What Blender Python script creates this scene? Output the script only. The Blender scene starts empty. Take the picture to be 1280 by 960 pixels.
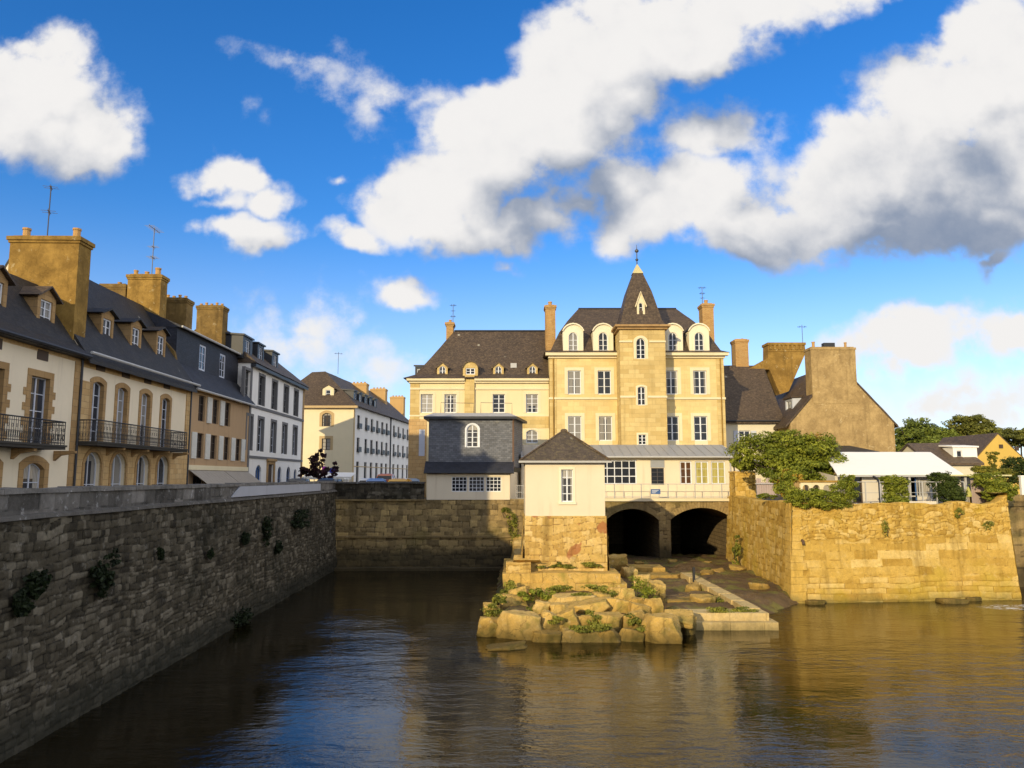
import bpy, bmesh, math, random
import numpy as np
from mathutils import Vector, Matrix, noise
from mathutils.geometry import delaunay_2d_cdt

R = math.radians
scene = bpy.context.scene
COL = scene.collection
random.seed(7)

# ------------------------------------------------------------------ camera
FPX, PITCH, CAMZ = 950.0, R(7.0), 6.0
cam_d = bpy.data.cameras.new('camera')
cam_d.sensor_width = 36.0
cam_d.lens = 36.0 * FPX / 1280.0
cam_d.clip_start, cam_d.clip_end = 0.1, 6000.0
cam = bpy.data.objects.new('camera', cam_d)
cam.location = (0, 0, CAMZ)
cam.rotation_euler = (R(90) + PITCH, 0, 0)
COL.objects.link(cam)
scene.camera = cam

# ------------------------------------------------------------------ light
SUN_AZ, SUN_EL = R(28.0), R(15.5)          # from behind the camera, off to its left
SUN_DIR = Vector((-math.sin(SUN_AZ) * math.cos(SUN_EL), -math.cos(SUN_AZ) * math.cos(SUN_EL), math.sin(SUN_EL)))
sun_d = bpy.data.lights.new('sun', 'SUN')
sun_d.energy = 2.65
sun_d.angle = R(0.5)
sun_d.color = (1.0, 0.81, 0.48)
sun = bpy.data.objects.new('sun', sun_d)
sun.rotation_euler = SUN_DIR.to_track_quat('Z', 'Y').to_euler()
sun.location = (-30, -40, 40)
COL.objects.link(sun)

scene.view_settings.view_transform = 'Standard'
scene.view_settings.look = 'None'
scene.view_settings.gamma = 1.0
scene.view_settings.use_curve_mapping = False
scene.view_settings.exposure = 0.65
scene.render.engine = 'CYCLES'
scene.cycles.max_bounces = 6
scene.cycles.diffuse_bounces = 3
scene.cycles.glossy_bounces = 3
scene.cycles.transmission_bounces = 3
scene.cycles.caustics_reflective = False
scene.cycles.caustics_refractive = False
scene.cycles.use_denoising = True

# ------------------------------------------------------------------ node helpers
def nd(nt, typ, props=None, **ins):
    n = nt.nodes.new(typ)
    for k, v in (props or {}).items():
        setattr(n, k, v)
    for k, v in ins.items():
        s = n.inputs[int(k[1:])] if (k[0] == 'i' and k[1:].isdigit()) else n.inputs[k.replace('_', ' ')]
        if isinstance(v, bpy.types.NodeSocket):
            nt.links.new(v, s)
        else:
            if s.type == 'RGBA' and len(v) == 3:
                v = (*v, 1.0)
            s.default_value = v
    return n

def mth(nt, op, a, b=0.0, c=0.0, clamp=False):
    return nd(nt, 'ShaderNodeMath', {'operation': op, 'use_clamp': clamp}, i0=a, i1=b, i2=c).outputs[0]

def vmth(nt, op, a, b=(0, 0, 0)):
    n = nd(nt, 'ShaderNodeVectorMath', {'operation': op}, i0=a, i1=b)
    return n.outputs['Value'] if op in ('LENGTH', 'DOT_PRODUCT', 'DISTANCE') else n.outputs[0]

def vscale(nt, a, s):
    n = nd(nt, 'ShaderNodeVectorMath', {'operation': 'SCALE'}, i0=a)
    n.inputs['Scale'].default_value = s
    return n.outputs[0]

def vmul3(nt, v, s):
    return nd(nt, 'ShaderNodeVectorMath', {'operation': 'MULTIPLY'}, i0=v, i1=s).outputs[0]

def mixc(nt, f, a, b, mode='MIX'):
    return nd(nt, 'ShaderNodeMix', {'data_type': 'RGBA', 'blend_type': mode}, i0=f, i6=a, i7=b).outputs[2]

def noi(nt, vec, scale, detail=4.0, rough=0.55, col=False):
    n = nd(nt, 'ShaderNodeTexNoise', None, Vector=vec, Scale=scale, Detail=detail, Roughness=rough)
    return n.outputs['Color' if col else 'Fac']

def ramp(nt, f, lo, hi, a=0.0, b=1.0, smooth=True):
    return nd(nt, 'ShaderNodeMapRange', {'interpolation_type': 'SMOOTHSTEP' if smooth else 'LINEAR'},
              i0=f, i1=lo, i2=hi, i3=a, i4=b).outputs[0]

# ------------------------------------------------------------------ sky with clouds
world = bpy.data.worlds.new('World')
scene.world = world
world.use_nodes = True

def px_dir(px, py):
    u, v = (px - 640.0) / FPX, (480.0 - py) / FPX
    return Vector((u, math.cos(PITCH) - v * math.sin(PITCH), math.sin(PITCH) + v * math.cos(PITCH)))

def cloud_group():
    g = bpy.data.node_groups.new('cloud_density', 'ShaderNodeTree')
    g.interface.new_socket('P', in_out='INPUT', socket_type='NodeSocketVector')
    g.interface.new_socket('D', in_out='OUTPUT', socket_type='NodeSocketFloat')
    g.interface.new_socket('S', in_out='OUTPUT', socket_type='NodeSocketFloat')
    g.interface.new_socket('K', in_out='OUTPUT', socket_type='NodeSocketFloat')
    gi, go = g.nodes.new('NodeGroupInput'), g.nodes.new('NodeGroupOutput')
    P = gi.outputs[0]
    w1 = vscale(g, vmth(g, 'SUBTRACT', noi(g, P, 5.0, 2.0, 0.5, True), (.5, .5, .5)), 0.17)
    w2 = vscale(g, vmth(g, 'SUBTRACT', noi(g, P, 17.0, 3.0, 0.6, True), (.5, .5, .5)), 0.055)
    Q = vmth(g, 'ADD', vmth(g, 'ADD', P, w1), w2)
    # px, py, half width, half height, tilt (deg, up to the right), weight
    blobs = [(20, 130, 150, 82, 0, 1.0), (110, 150, 78, 66, -15, 1.0), (40, 80, 80, 38, 10, .75), (140, 165, 52, 40, 0, .8),
             (285, 222, 50, 30, -20, .9), (335, 250, 42, 30, 0, .85), (320, 300, 58, 34, 0, 1.0), (290, 255, 26, 22, 0, .5),
             (428, 305, 46, 32, 0, .9), (505, 376, 60, 32, 0, .95), (432, 206, 18, 13, 0, .4),
             (520, 255, 95, 62, 10, 1.1), (600, 205, 110, 95, 35, 1.2), (690, 140, 120, 100, 20, 1.3), (740, 60, 130, 75, 25, 1.2),
             (880, 30, 190, 62, 15, 1.2), (640, 280, 100, 38, 0, .9), (560, 290, 110, 32, 0, .9), (770, 205, 75, 60, 0, .55), (990, -20, 160, 50, 12, .9),
             (800, 262, 90, 46, 20, 1.0), (880, 235, 120, 80, 15, 1.1), (905, 150, 70, 52, 0, .95), (960, 270, 160, 62, 0, 1.1),
             (1080, 215, 150, 100, 25, 1.3), (1180, 130, 150, 110, 35, 1.3), (1270, 90, 130, 120, 30, 1.3), (1200, 250, 190, 85, 0, 1.25),
             (1300, 220, 130, 120, 0, 1.2), (1100, 292, 200, 46, 0, 1.0), (1250, 292, 130, 50, 0, 1.0), (940, 300, 120, 34, 0, .9),
             (780, 110, 70, 50, 10, .9), (775, 228, 80, 48, 0, .95), (710, 250, 60, 30, 0, .7), (620, 130, 60, 50, 30, .8), (1200, 40, 110, 50, 30, .9),
             (375, 62, 105, 26, -18, .34), (490, 105, 110, 40, -12, .40), (545, 130, 70, 32, 0, .36), (318, 132, 18, 26, 0, .10), (640, 330, 34, 18, 0, .45),
             (385, 420, 95, 48, 0, .42), (500, 460, 90, 30, 0, .38), (420, 470, 130, 40, 0, .3),
             (1140, 425, 170, 34, 3, .75), (1270, 425, 90, 40, 0, .7), (1190, 490, 190, 52, 0, .48), (1245, 338, 34, 20, 0, .7)]
    acc = None
    for (px, py, rx, ry, rot, wt) in blobs:
        d = px_dir(px, py)
        lx, ly = d.x / d.y, d.z / d.y
        if acc is None: loc = (lx, ly, 0)
        else:           # the faint dependence on the running value keeps the shader's working memory small
            loc = nd(g, 'ShaderNodeCombineXYZ', None, X=mth(g, 'MULTIPLY_ADD', acc, 1e-7, lx), Y=ly).outputs[0]
        m = nd(g, 'ShaderNodeMapping', {'vector_type': 'TEXTURE'}, Vector=Q, Location=loc,
               Rotation=(0, 0, R(rot)), Scale=(rx / FPX * 1.13, ry / FPX * 1.13, 1))
        v = mth(g, 'MULTIPLY_ADD', vmth(g, 'LENGTH', m.outputs[0]), -wt, wt)
        acc = v if acc is None else mth(g, 'SMOOTH_MAX', acc, v, 0.16)
    thick = None      # where the big clouds are deep and their undersides grey
    for (px, py, rx, ry, rot, wt) in [(1190, 285, 270, 105, 4, 1.0), (1010, 300, 190, 60, 0, .8), (720, 240, 150, 75, 0, .55), (640, 300, 120, 40, 0, .35), (880, 95, 130, 55, 10, .55), (100, 205, 130, 40, 0, .4), (1090, 205, 120, 60, 10, .55)]:
        d = px_dir(px, py)
        loc = (d.x / d.y, d.z / d.y, 0) if thick is None else nd(g, 'ShaderNodeCombineXYZ', None, X=mth(g, 'MULTIPLY_ADD', thick, 1e-7, d.x / d.y), Y=d.z / d.y).outputs[0]
        m = nd(g, 'ShaderNodeMapping', {'vector_type': 'TEXTURE'}, Vector=Q, Location=loc, Rotation=(0, 0, R(rot)), Scale=(rx / FPX, ry / FPX, 1))
        v = mth(g, 'MULTIPLY_ADD', vmth(g, 'LENGTH', m.outputs[0]), -wt, wt)
        thick = mth(g, 'MAXIMUM', v, 0.0) if thick is None else mth(g, 'SMOOTH_MAX', thick, v, 0.2)
    g.links.new(thick, go.inputs[2])
    fb = mth(g, 'SUBTRACT', noi(g, P, 8.0, 3.0, 0.55), 0.5)
    fine = mth(g, 'SUBTRACT', noi(g, P, 26.0, 6.0, 0.68), 0.5)
    W = vmth(g, 'ADD', P, vscale(g, noi(g, P, 12.0, 2.0, 0.5, True), 0.05))
    for sc, am in ((15.0, .42), (36.0, .22)):      # cauliflower billows
        vo = nd(g, 'ShaderNodeTexVoronoi', {'voronoi_dimensions': '2D', 'feature': 'SMOOTH_F1'}, Vector=W, Scale=sc, Smoothness=.35)
        fine = mth(g, 'MULTIPLY_ADD', mth(g, 'SUBTRACT', .40, vo.outputs['Distance']), am, fine)
    S = mth(g, 'MULTIPLY_ADD', fb, 0.75, acc)
    D = mth(g, 'MULTIPLY_ADD', fine, 0.70, S)
    g.links.new(D, go.inputs[0]); g.links.new(S, go.inputs[1])
    return g

def build_sky():
    nt = world.node_tree
    nt.nodes.clear()
    out = nt.nodes.new('ShaderNodeOutputWorld')
    bg = nt.nodes.new('ShaderNodeBackground')
    tc = nt.nodes.new('ShaderNodeTexCoord')
    sky = nd(nt, 'ShaderNodeTexSky', {'sky_type': 'NISHITA', 'sun_disc': False, 'sun_elevation': SUN_EL,
                                      'sun_rotation': math.pi + SUN_AZ, 'ozone_density': 2.5, 'air_density': 1.0, 'dust_density': 0.3})
    sep = nd(nt, 'ShaderNodeSeparateXYZ', None, Vector=tc.outputs['Generated'])
    hs = nd(nt, 'ShaderNodeHueSaturation', None, Saturation=ramp(nt, sep.outputs[2], .04, .34, .72, 1.34), Value=1.0, Color=sky.outputs[0])
    y = mth(nt, 'MAXIMUM', mth(nt, 'ABSOLUTE', sep.outputs[1]), 0.1)
    P = nd(nt, 'ShaderNodeCombineXYZ', None, X=mth(nt, 'DIVIDE', sep.outputs[0], y), Y=mth(nt, 'DIVIDE', sep.outputs[2], y)).outputs[0]
    grp = cloud_group()
    def dens(p):
        n = nt.nodes.new('ShaderNodeGroup'); n.node_tree = grp
        nt.links.new(p, n.inputs[0])
        return n
    n1 = dens(P); D, S = n1.outputs[0], n1.outputs[1]
    S2 = dens(vmth(nt, 'ADD', P, (-0.045, 0.10, 0))).outputs[1]
    alpha = mth(nt, 'MULTIPLY', ramp(nt, D, 0.0, 0.48), ramp(nt, S, -.15, .50, .30, 1.0))
    lit = ramp(nt, mth(nt, 'SUBTRACT', S, S2), -0.55, 0.35, .1, 1.0, smooth=False)
    lit = mth(nt, 'MULTIPLY_ADD', mth(nt, 'SUBTRACT', D, S), 0.75, lit)
    lit = mth(nt, 'MULTIPLY_ADD', n1.outputs[2], -.95, lit)
    lit = mth(nt, 'ADD', lit, mth(nt, 'MULTIPLY', ramp(nt, nd(nt, 'ShaderNodeSeparateXYZ', None, Vector=P).outputs[1], .27, .21), .7))
    lit = ramp(nt, lit, -.45, 1.06)
    c = mixc(nt, mth(nt, 'MAXIMUM', lit, mth(nt, 'MULTIPLY_ADD', mth(nt, 'SUBTRACT', D, S), .35, .07)), CLOUD_LO, CLOUD_HI)
    # bright cloud added outside the view, strongest to the right, to lift fill light
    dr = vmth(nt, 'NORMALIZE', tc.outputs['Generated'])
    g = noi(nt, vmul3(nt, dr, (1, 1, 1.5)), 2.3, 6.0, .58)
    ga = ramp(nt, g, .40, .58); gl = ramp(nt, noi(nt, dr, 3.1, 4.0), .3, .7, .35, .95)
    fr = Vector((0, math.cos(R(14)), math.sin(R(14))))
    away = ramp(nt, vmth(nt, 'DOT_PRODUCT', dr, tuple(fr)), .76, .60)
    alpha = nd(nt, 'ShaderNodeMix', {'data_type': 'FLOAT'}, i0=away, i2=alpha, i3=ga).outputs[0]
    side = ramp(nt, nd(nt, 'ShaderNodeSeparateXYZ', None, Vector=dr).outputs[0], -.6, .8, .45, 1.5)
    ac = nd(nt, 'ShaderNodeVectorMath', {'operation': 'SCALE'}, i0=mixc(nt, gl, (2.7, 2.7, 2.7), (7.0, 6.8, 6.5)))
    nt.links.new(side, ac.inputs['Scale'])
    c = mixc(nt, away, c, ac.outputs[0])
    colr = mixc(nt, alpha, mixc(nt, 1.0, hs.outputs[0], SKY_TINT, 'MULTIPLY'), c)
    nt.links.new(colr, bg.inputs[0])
    bg.inputs[1].default_value = 0.14
    nt.links.new(bg.outputs[0], out.inputs[0])
    world.cycles.sampling_method = 'MANUAL'
    world.cycles.sample_map_resolution = 512

CLOUD_LO, CLOUD_HI = (1.15, 1.42, 1.95), (4.1, 4.02, 3.95)
SKY_TINT = (0.62, 0.71, 0.92)
build_sky()

# ------------------------------------------------------------------ geometry helpers
def ray(px, py):
    return px_dir(px, py)

def atY(px, py, Y):
    r = ray(px, py); t = Y / r.y
    return Vector((r.x * t, Y, CAMZ + r.z * t))

def atZ(px, py, Z):
    r = ray(px, py); t = (Z - CAMZ) / r.z
    return Vector((r.x * t, r.y * t, Z))

class Frame:
    """a facade's own axes: x along it (to the right seen from outside), y into the building, z up"""
    def __init__(s, o, ang):
        s.o, s.ang = Vector(o), ang
        s.ax = Vector((math.cos(ang), math.sin(ang), 0)); s.ay = Vector((-math.sin(ang), math.cos(ang), 0))
    def loc(s, px, py, y=0.0):
        c = Vector((0, 0, CAMZ)) - s.o; r = ray(px, py)
        t = (y - c.dot(s.ay)) / r.dot(s.ay)
        p = c + r * t
        return p.dot(s.ax), p.z
    def x(s, px, py, y=0.0): return s.loc(px, py, y)[0]
    def z(s, px, py, y=0.0): return s.loc(px, py, y)[1]
    def world(s, x, y, z): return s.o + s.ax * x + s.ay * y + Vector((0, 0, z))

def link(o, parent=None):
    COL.objects.link(o)
    if parent is not None:
        o.parent = parent
    return o

def tag(o, label=None, cat=None, group=None, kind=None):
    if label: o['label'] = label
    if cat: o['category'] = cat
    if group: o['group'] = group
    if kind: o['kind'] = kind
    return o

def empty(name, loc, label, cat, ang=0.0, group=None):
    o = bpy.data.objects.new(name, None)
    o.empty_display_size = 0.3
    o.location = loc; o.rotation_euler = (0, 0, ang)
    link(o)
    return tag(o, label, cat, group)

def copy_tree(o, parent=None):
    c = o.copy(); COL.objects.link(c); c.parent = parent
    for ch in list(o.children):
        copy_tree(ch, c)
    return c

def box_uv(me):
    nv = len(me.vertices); nl = len(me.loops)
    if nl == 0: return
    co = np.empty(nv * 3); me.vertices.foreach_get('co', co); co = co.reshape(-1, 3)
    nf = len(me.polygons)
    no = np.empty(nf * 3); me.polygons.foreach_get('normal', no); no = no.reshape(-1, 3)
    tot = np.empty(nf, dtype=np.int32); me.polygons.foreach_get('loop_total', tot)
    li = np.empty(nl, dtype=np.int32); me.loops.foreach_get('vertex_index', li)
    fi = np.repeat(np.arange(nf), tot)
    n = no[fi]; p = co[li]
    hl = np.hypot(n[:, 0], n[:, 1]); flat = hl < 0.25
    hl = np.maximum(hl, 1e-6)
    t = np.stack([-n[:, 1] / hl, n[:, 0] / hl, np.zeros(nl)], 1); t[flat] = (1, 0, 0)
    b = np.cross(n, t)
    uv = np.stack([(p * t).sum(1), (p * b).sum(1)], 1)
    me.uv_layers.new(name='UVMap').data.foreach_set('uv', uv.ravel())

class MB:
    def __init__(s): s.v, s.f = [], []
    def add(s, vs, fs):
        o = len(s.v); s.v += [tuple(p) for p in vs]; s.f += [tuple(i + o for i in f) for f in fs]; return s
    def box(s, x0, x1, y0, y1, z0, z1):
        return s.add([(x0, y0, z0), (x1, y0, z0), (x1, y1, z0), (x0, y1, z0), (x0, y0, z1), (x1, y0, z1), (x1, y1, z1), (x0, y1, z1)],
                     [(0, 3, 2, 1), (4, 5, 6, 7), (0, 1, 5, 4), (1, 2, 6, 5), (2, 3, 7, 6), (3, 0, 4, 7)])
    def hexa(s, p):      # 8 points, bottom ring then top ring
        return s.add(p, [(0, 3, 2, 1), (4, 5, 6, 7), (0, 1, 5, 4), (1, 2, 6, 5), (2, 3, 7, 6), (3, 0, 4, 7)])
    def prism_y(s, poly, y0, y1):   # poly in (x,z) counter-clockwise seen from -y
        n = len(poly)
        return s.add([(x, y0, z) for x, z in poly] + [(x, y1, z) for x, z in poly],
                     [tuple(range(n)), tuple(range(2 * n - 1, n - 1, -1))] + [(i, i + n, (i + 1) % n + n, (i + 1) % n) for i in range(n)])
    def prism_x(s, poly, x0, x1):   # poly in (y,z)
        n = len(poly)
        return s.add([(x0, y, z) for y, z in poly] + [(x1, y, z) for y, z in poly],
                     [tuple(range(n)), tuple(range(2 * n - 1, n - 1, -1))] + [(i, i + n, (i + 1) % n + n, (i + 1) % n) for i in range(n)])
    def prism_z(s, poly, z0, z1):
        n = len(poly)
        return s.add([(x, y, z0) for x, y in poly] + [(x, y, z1) for x, y in poly],
                     [tuple(range(n - 1, -1, -1)), tuple(range(n, 2 * n))] + [(i, (i + 1) % n, (i + 1) % n + n, i + n) for i in range(n)])
    def tube(s, pts, r, n=6, r1=None, cap=True):
        pts = [Vector(p) for p in pts]; rings = []; m = len(pts)
        for i, p in enumerate(pts):
            d = (pts[min(i + 1, m - 1)] - pts[max(i - 1, 0)]).normalized()
            a = d.cross(Vector((0, 0, 1)));
            if a.length < 1e-3: a = Vector((1, 0, 0))
            a.normalize(); b = d.cross(a)
            rr = r if r1 is None else r + (r1 - r) * i / max(1, m - 1)
            rings.append([p + (a * math.cos(2 * math.pi * k / n) + b * math.sin(2 * math.pi * k / n)) * rr for k in range(n)])
        vs = [q for rg in rings for q in rg]; fs = []
        for i in range(m - 1):
            for k in range(n):
                fs.append((i * n + k, i * n + (k + 1) % n, (i + 1) * n + (k + 1) % n, (i + 1) * n + k))
        if cap: fs += [tuple(range(n - 1, -1, -1)), tuple(range((m - 1) * n, m * n))]
        return s.add(vs, fs)
    def lathe(s, prof, cx, cy, n=10):
        vs, fs = [], []
        for r, z in prof:
            vs += [(cx + r * math.cos(2 * math.pi * k / n), cy + r * math.sin(2 * math.pi * k / n), z) for k in range(n)]
        for i in range(len(prof) - 1):
            for k in range(n):
                fs.append((i * n + k, i * n + (k + 1) % n, (i + 1) * n + (k + 1) % n, (i + 1) * n + k))
        fs += [tuple(range(n - 1, -1, -1)), tuple(range((len(prof) - 1) * n, len(prof) * n))]
        return s.add(vs, fs)
    def build(s, name, mat, parent=None, smooth=False, rough=0.0, cut=0, rs=1.2, fix=True):
        me = bpy.data.meshes.new(name)
        me.from_pydata(s.v, [], s.f)
        if fix or rough or cut:
            bm = bmesh.new(); bm.from_mesh(me)
            if cut:
                bmesh.ops.remove_doubles(bm, verts=bm.verts, dist=1e-4)
                for _ in range(6):
                    es = [e for e in bm.edges if e.calc_length() > cut * 1.5]
                    if not es: break
                    bmesh.ops.subdivide_edges(bm, edges=es, cuts=1, use_grid_fill=True)
                    if len(bm.verts) > 60000: break
                bmesh.ops.triangulate(bm, faces=[f for f in bm.faces if len(f.verts) > 4])
            if rough:
                for v in bm.verts:
                    v.co += noise.noise_vector(v.co * rs) * rough
            bmesh.ops.recalc_face_normals(bm, faces=bm.faces)
            bm.to_mesh(me); bm.free()
        if smooth:
            me.polygons.foreach_set('use_smooth', [True] * len(me.polygons))
        box_uv(me)
        if mat: me.materials.append(mat)
        return link(bpy.data.objects.new(name, me), parent)

def outline(x, z0, w, h, rise=0.0, n=8, inset=0.0):
    """opening outline centred on x, from z0 up: flat head (rise 0) or arched head of that rise"""
    w2, h2 = w / 2 - inset, h - inset
    pts = [(x - w2, z0 + inset), (x + w2, z0 + inset)]
    if rise <= 0.01:
        return pts + [(x + w2, z0 + h2), (x - w2, z0 + h2)]
    rad = (w * w / 4 + rise * rise) / (2 * rise); cz = z0 + h - rad; rr = rad - inset
    a = math.asin(min(1, w2 / rr))
    for k in range(n + 1):
        t = a - 2 * a * k / n
        pts.append((x + rr * math.sin(t), cz + rr * math.cos(t)))
    return pts

def pip(p, poly):
    c = False; j = len(poly) - 1
    for i in range(len(poly)):
        xi, zi = poly[i]; xj, zj = poly[j]
        if (zi > p[1]) != (zj > p[1]) and p[0] < (xj - xi) * (p[1] - zi) / (zj - zi) + xi: c = not c
        j = i
    return c

def plate(mb, outer, holes, y=0.0, rev=0.25):
    """flat wall face at y with openings, their reveals running in to y+rev"""
    pts, edges = [], []
    for poly in [outer] + holes:
        o = len(pts); pts += [Vector(p) for p in poly]
        edges += [(o + i, o + (i + 1) % len(poly)) for i in range(len(poly))]
    vs, es, fs, _, _, _ = delaunay_2d_cdt(pts, edges, [], 1, 1e-5)
    keep = []
    for f in fs:
        c = sum((vs[i] for i in f), Vector((0, 0))) / len(f)
        if pip(c, outer) and not any(pip(c, h) for h in holes): keep.append(tuple(f))
    mb.add([(p.x, y, p.y) for p in vs], keep)
    for h in holes:
        n = len(h)
        mb.add([(x, y, z) for x, z in h] + [(x, y + rev, z) for x, z in h],
               [(i, (i + 1) % n, (i + 1) % n + n, i + n) for i in range(n)])
    return mb

def ring(mb, out, inn, y0, y1):
    n = len(out)
    vs = [(x, y0, z) for x, z in out] + [(x, y0, z) for x, z in inn] + [(x, y1, z) for x, z in out] + [(x, y1, z) for x, z in inn]
    fs = []
    for i in range(n):
        j = (i + 1) % n
        fs += [(i, j, n + j, n + i), (2 * n + i, 3 * n + i, 3 * n + j, 2 * n + j), (i, 2 * n + i, 2 * n + j, j), (n + i, n + j, 3 * n + j, 3 * n + i)]
    mb.add(vs, fs)
    return mb
# ------------------------------------------------------------------ materials
def new_mat(name, rough=0.85, spec=0.3):
    m = bpy.data.materials.new(name); m.use_nodes = True
    nt = m.node_tree; b = nt.nodes['Principled BSDF']
    b.inputs['Roughness'].default_value = rough
    b.inputs['Specular IOR Level'].default_value = spec
    return m, nt, b

def coords(nt, kind='Object'):
    return nt.nodes.new('ShaderNodeTexCoord').outputs[kind]

def vmul(nt, v, s):
    return nd(nt, 'ShaderNodeVectorMath', {'operation': 'MULTIPLY'}, i0=v, i1=s).outputs[0]

def bump(nt, b, h, strength=0.4, dist=0.02):
    n = nd(nt, 'ShaderNodeBump', None, Strength=strength, Distance=dist, Height=h)
    nt.links.new(n.outputs[0], b.inputs['Normal'])

def shade(c, k): return tuple(x * k for x in c)

def plain(name, col, rough=0.6, metal=0.0, spec=0.4, var=0.12):
    m, nt, b = new_mat(name, rough, spec)
    b.inputs['Metallic'].default_value = metal
    v = noi(nt, coords(nt), 3.0, 5.0)
    nt.links.new(mixc(nt, v, shade(col, 1 - var * 1.6), shade(col, 1 + var)), b.inputs['Base Color'])
    return m

def plaster(name, col, stain=(0.30, 0.26, 0.2), amount=0.35, streak=0.3):
    m, nt, b = new_mat(name, 0.92, 0.2)
    o = coords(nt)
    big = noi(nt, o, 0.55, 5.0, 0.6)
    st = noi(nt, vmul(nt, o, (2.6, 2.6, 0.22)), 1.0, 5.0, 0.6)
    fine = noi(nt, o, 9.0, 4.0, 0.6)
    c = mixc(nt, big, shade(col, 0.86), shade(col, 1.07))
    c = mixc(nt, mth(nt, 'MULTIPLY', ramp(nt, st, .52, .78), streak), c, stain)
    c = mixc(nt, mth(nt, 'MULTIPLY', ramp(nt, fine, .55, .8), amount * .5), c, shade(stain, 1.3))
    nt.links.new(c, b.inputs['Base Color'])
    bump(nt, b, noi(nt, o, 22.0, 4.0, 0.65), 0.25, 0.012)
    return m

def render_mat(name, col, dark, pale):
    """old lime render: mottled, streaked, with pale patched spots and hairline cracks"""
    m, nt, b = new_mat(name, 0.94, 0.15)
    o = coords(nt)
    n1 = noi(nt, o, 1.1, 7.0, .68); n2 = noi(nt, o, 6.5, 6.0, .7)
    st = noi(nt, vmul(nt, o, (2.2, 2.2, .16)), 1.0, 5.0, .65)
    c = mixc(nt, ramp(nt, n1, .3, .72), dark, col)
    c = mixc(nt, 0.75, c, mixc(nt, n2, (.55, .55, .55), (1.45, 1.42, 1.36)), 'MULTIPLY')
    c = mixc(nt, mth(nt, 'MULTIPLY', ramp(nt, st, .50, .74), .6), c, shade(dark, .6))
    c = mixc(nt, mth(nt, 'MULTIPLY', ramp(nt, noi(nt, vmth(nt, 'ADD', o, (5, 1, 8)), 2.6, 5.0, .7), .60, .68), .6), c, pale)
    vor = nd(nt, 'ShaderNodeTexVoronoi', {'feature': 'DISTANCE_TO_EDGE'}, Vector=vmth(nt, 'ADD', o, vscale(nt, noi(nt, o, 2.0, 3.0, .6, True), .5)), Scale=.55)
    c = mixc(nt, mth(nt, 'MULTIPLY', ramp(nt, vor.outputs['Distance'], .012, .003), .25), c, shade(dark, .4))
    nt.links.new(c, b.inputs['Base Color'])
    bump(nt, b, mth(nt, 'ADD', n2, mth(nt, 'MULTIPLY', noi(nt, o, 30.0, 3.0, .7), .6)), .6, .02)
    return m

def blocks(name, c1, c2, mortar, bw, bh, ms=0.012, bumpd=0.012, stain=None, amount=0.5, warp=0.02):
    """coursed masonry on the faces' own metres (UV)"""
    m, nt, b = new_mat(name, 0.9, 0.2)
    uv = coords(nt, 'UV'); o = coords(nt)
    wv = vscale(nt, vmth(nt, 'SUBTRACT', noi(nt, o, 1.7, 3.0, 0.6, True), (.5, .5, .5)), warp * 4)
    br = nd(nt, 'ShaderNodeTexBrick', {'offset': 0.5}, Vector=vmth(nt, 'ADD', uv, wv), Color1=c1, Color2=c2, Mortar=mortar, Scale=1.0,
            Mortar_Size=ms, Mortar_Smooth=0.3, Bias=0.0, Brick_Width=bw, Row_Height=bh)
    c = br.outputs['Color']
    n1 = noi(nt, o, 0.8, 6.0, 0.62); n2 = noi(nt, o, 5.5, 6.0, 0.65)
    c = mixc(nt, 0.75, c, mixc(nt, n1, (.55, .55, .55), (1.3, 1.27, 1.2)), 'MULTIPLY')
    c = mixc(nt, mth(nt, 'MULTIPLY', ramp(nt, n2, .52, .75), amount), c, stain or shade(c1, .5))
    st = noi(nt, vmul(nt, o, (2.4, 2.4, .18)), 1.0, 5.0, .65)
    c = mixc(nt, mth(nt, 'MULTIPLY', ramp(nt, st, .52, .76), amount * .9), c, shade(c1, .55))
    nt.links.new(c, b.inputs['Base Color'])
    h = mth(nt, 'ADD', mth(nt, 'MULTIPLY', br.outputs['Fac'], -0.7), mth(nt, 'MULTIPLY', noi(nt, o, 14.0, 6.0, .65), 0.8))
    bump(nt, b, h, 0.7, bumpd)
    return m

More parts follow.
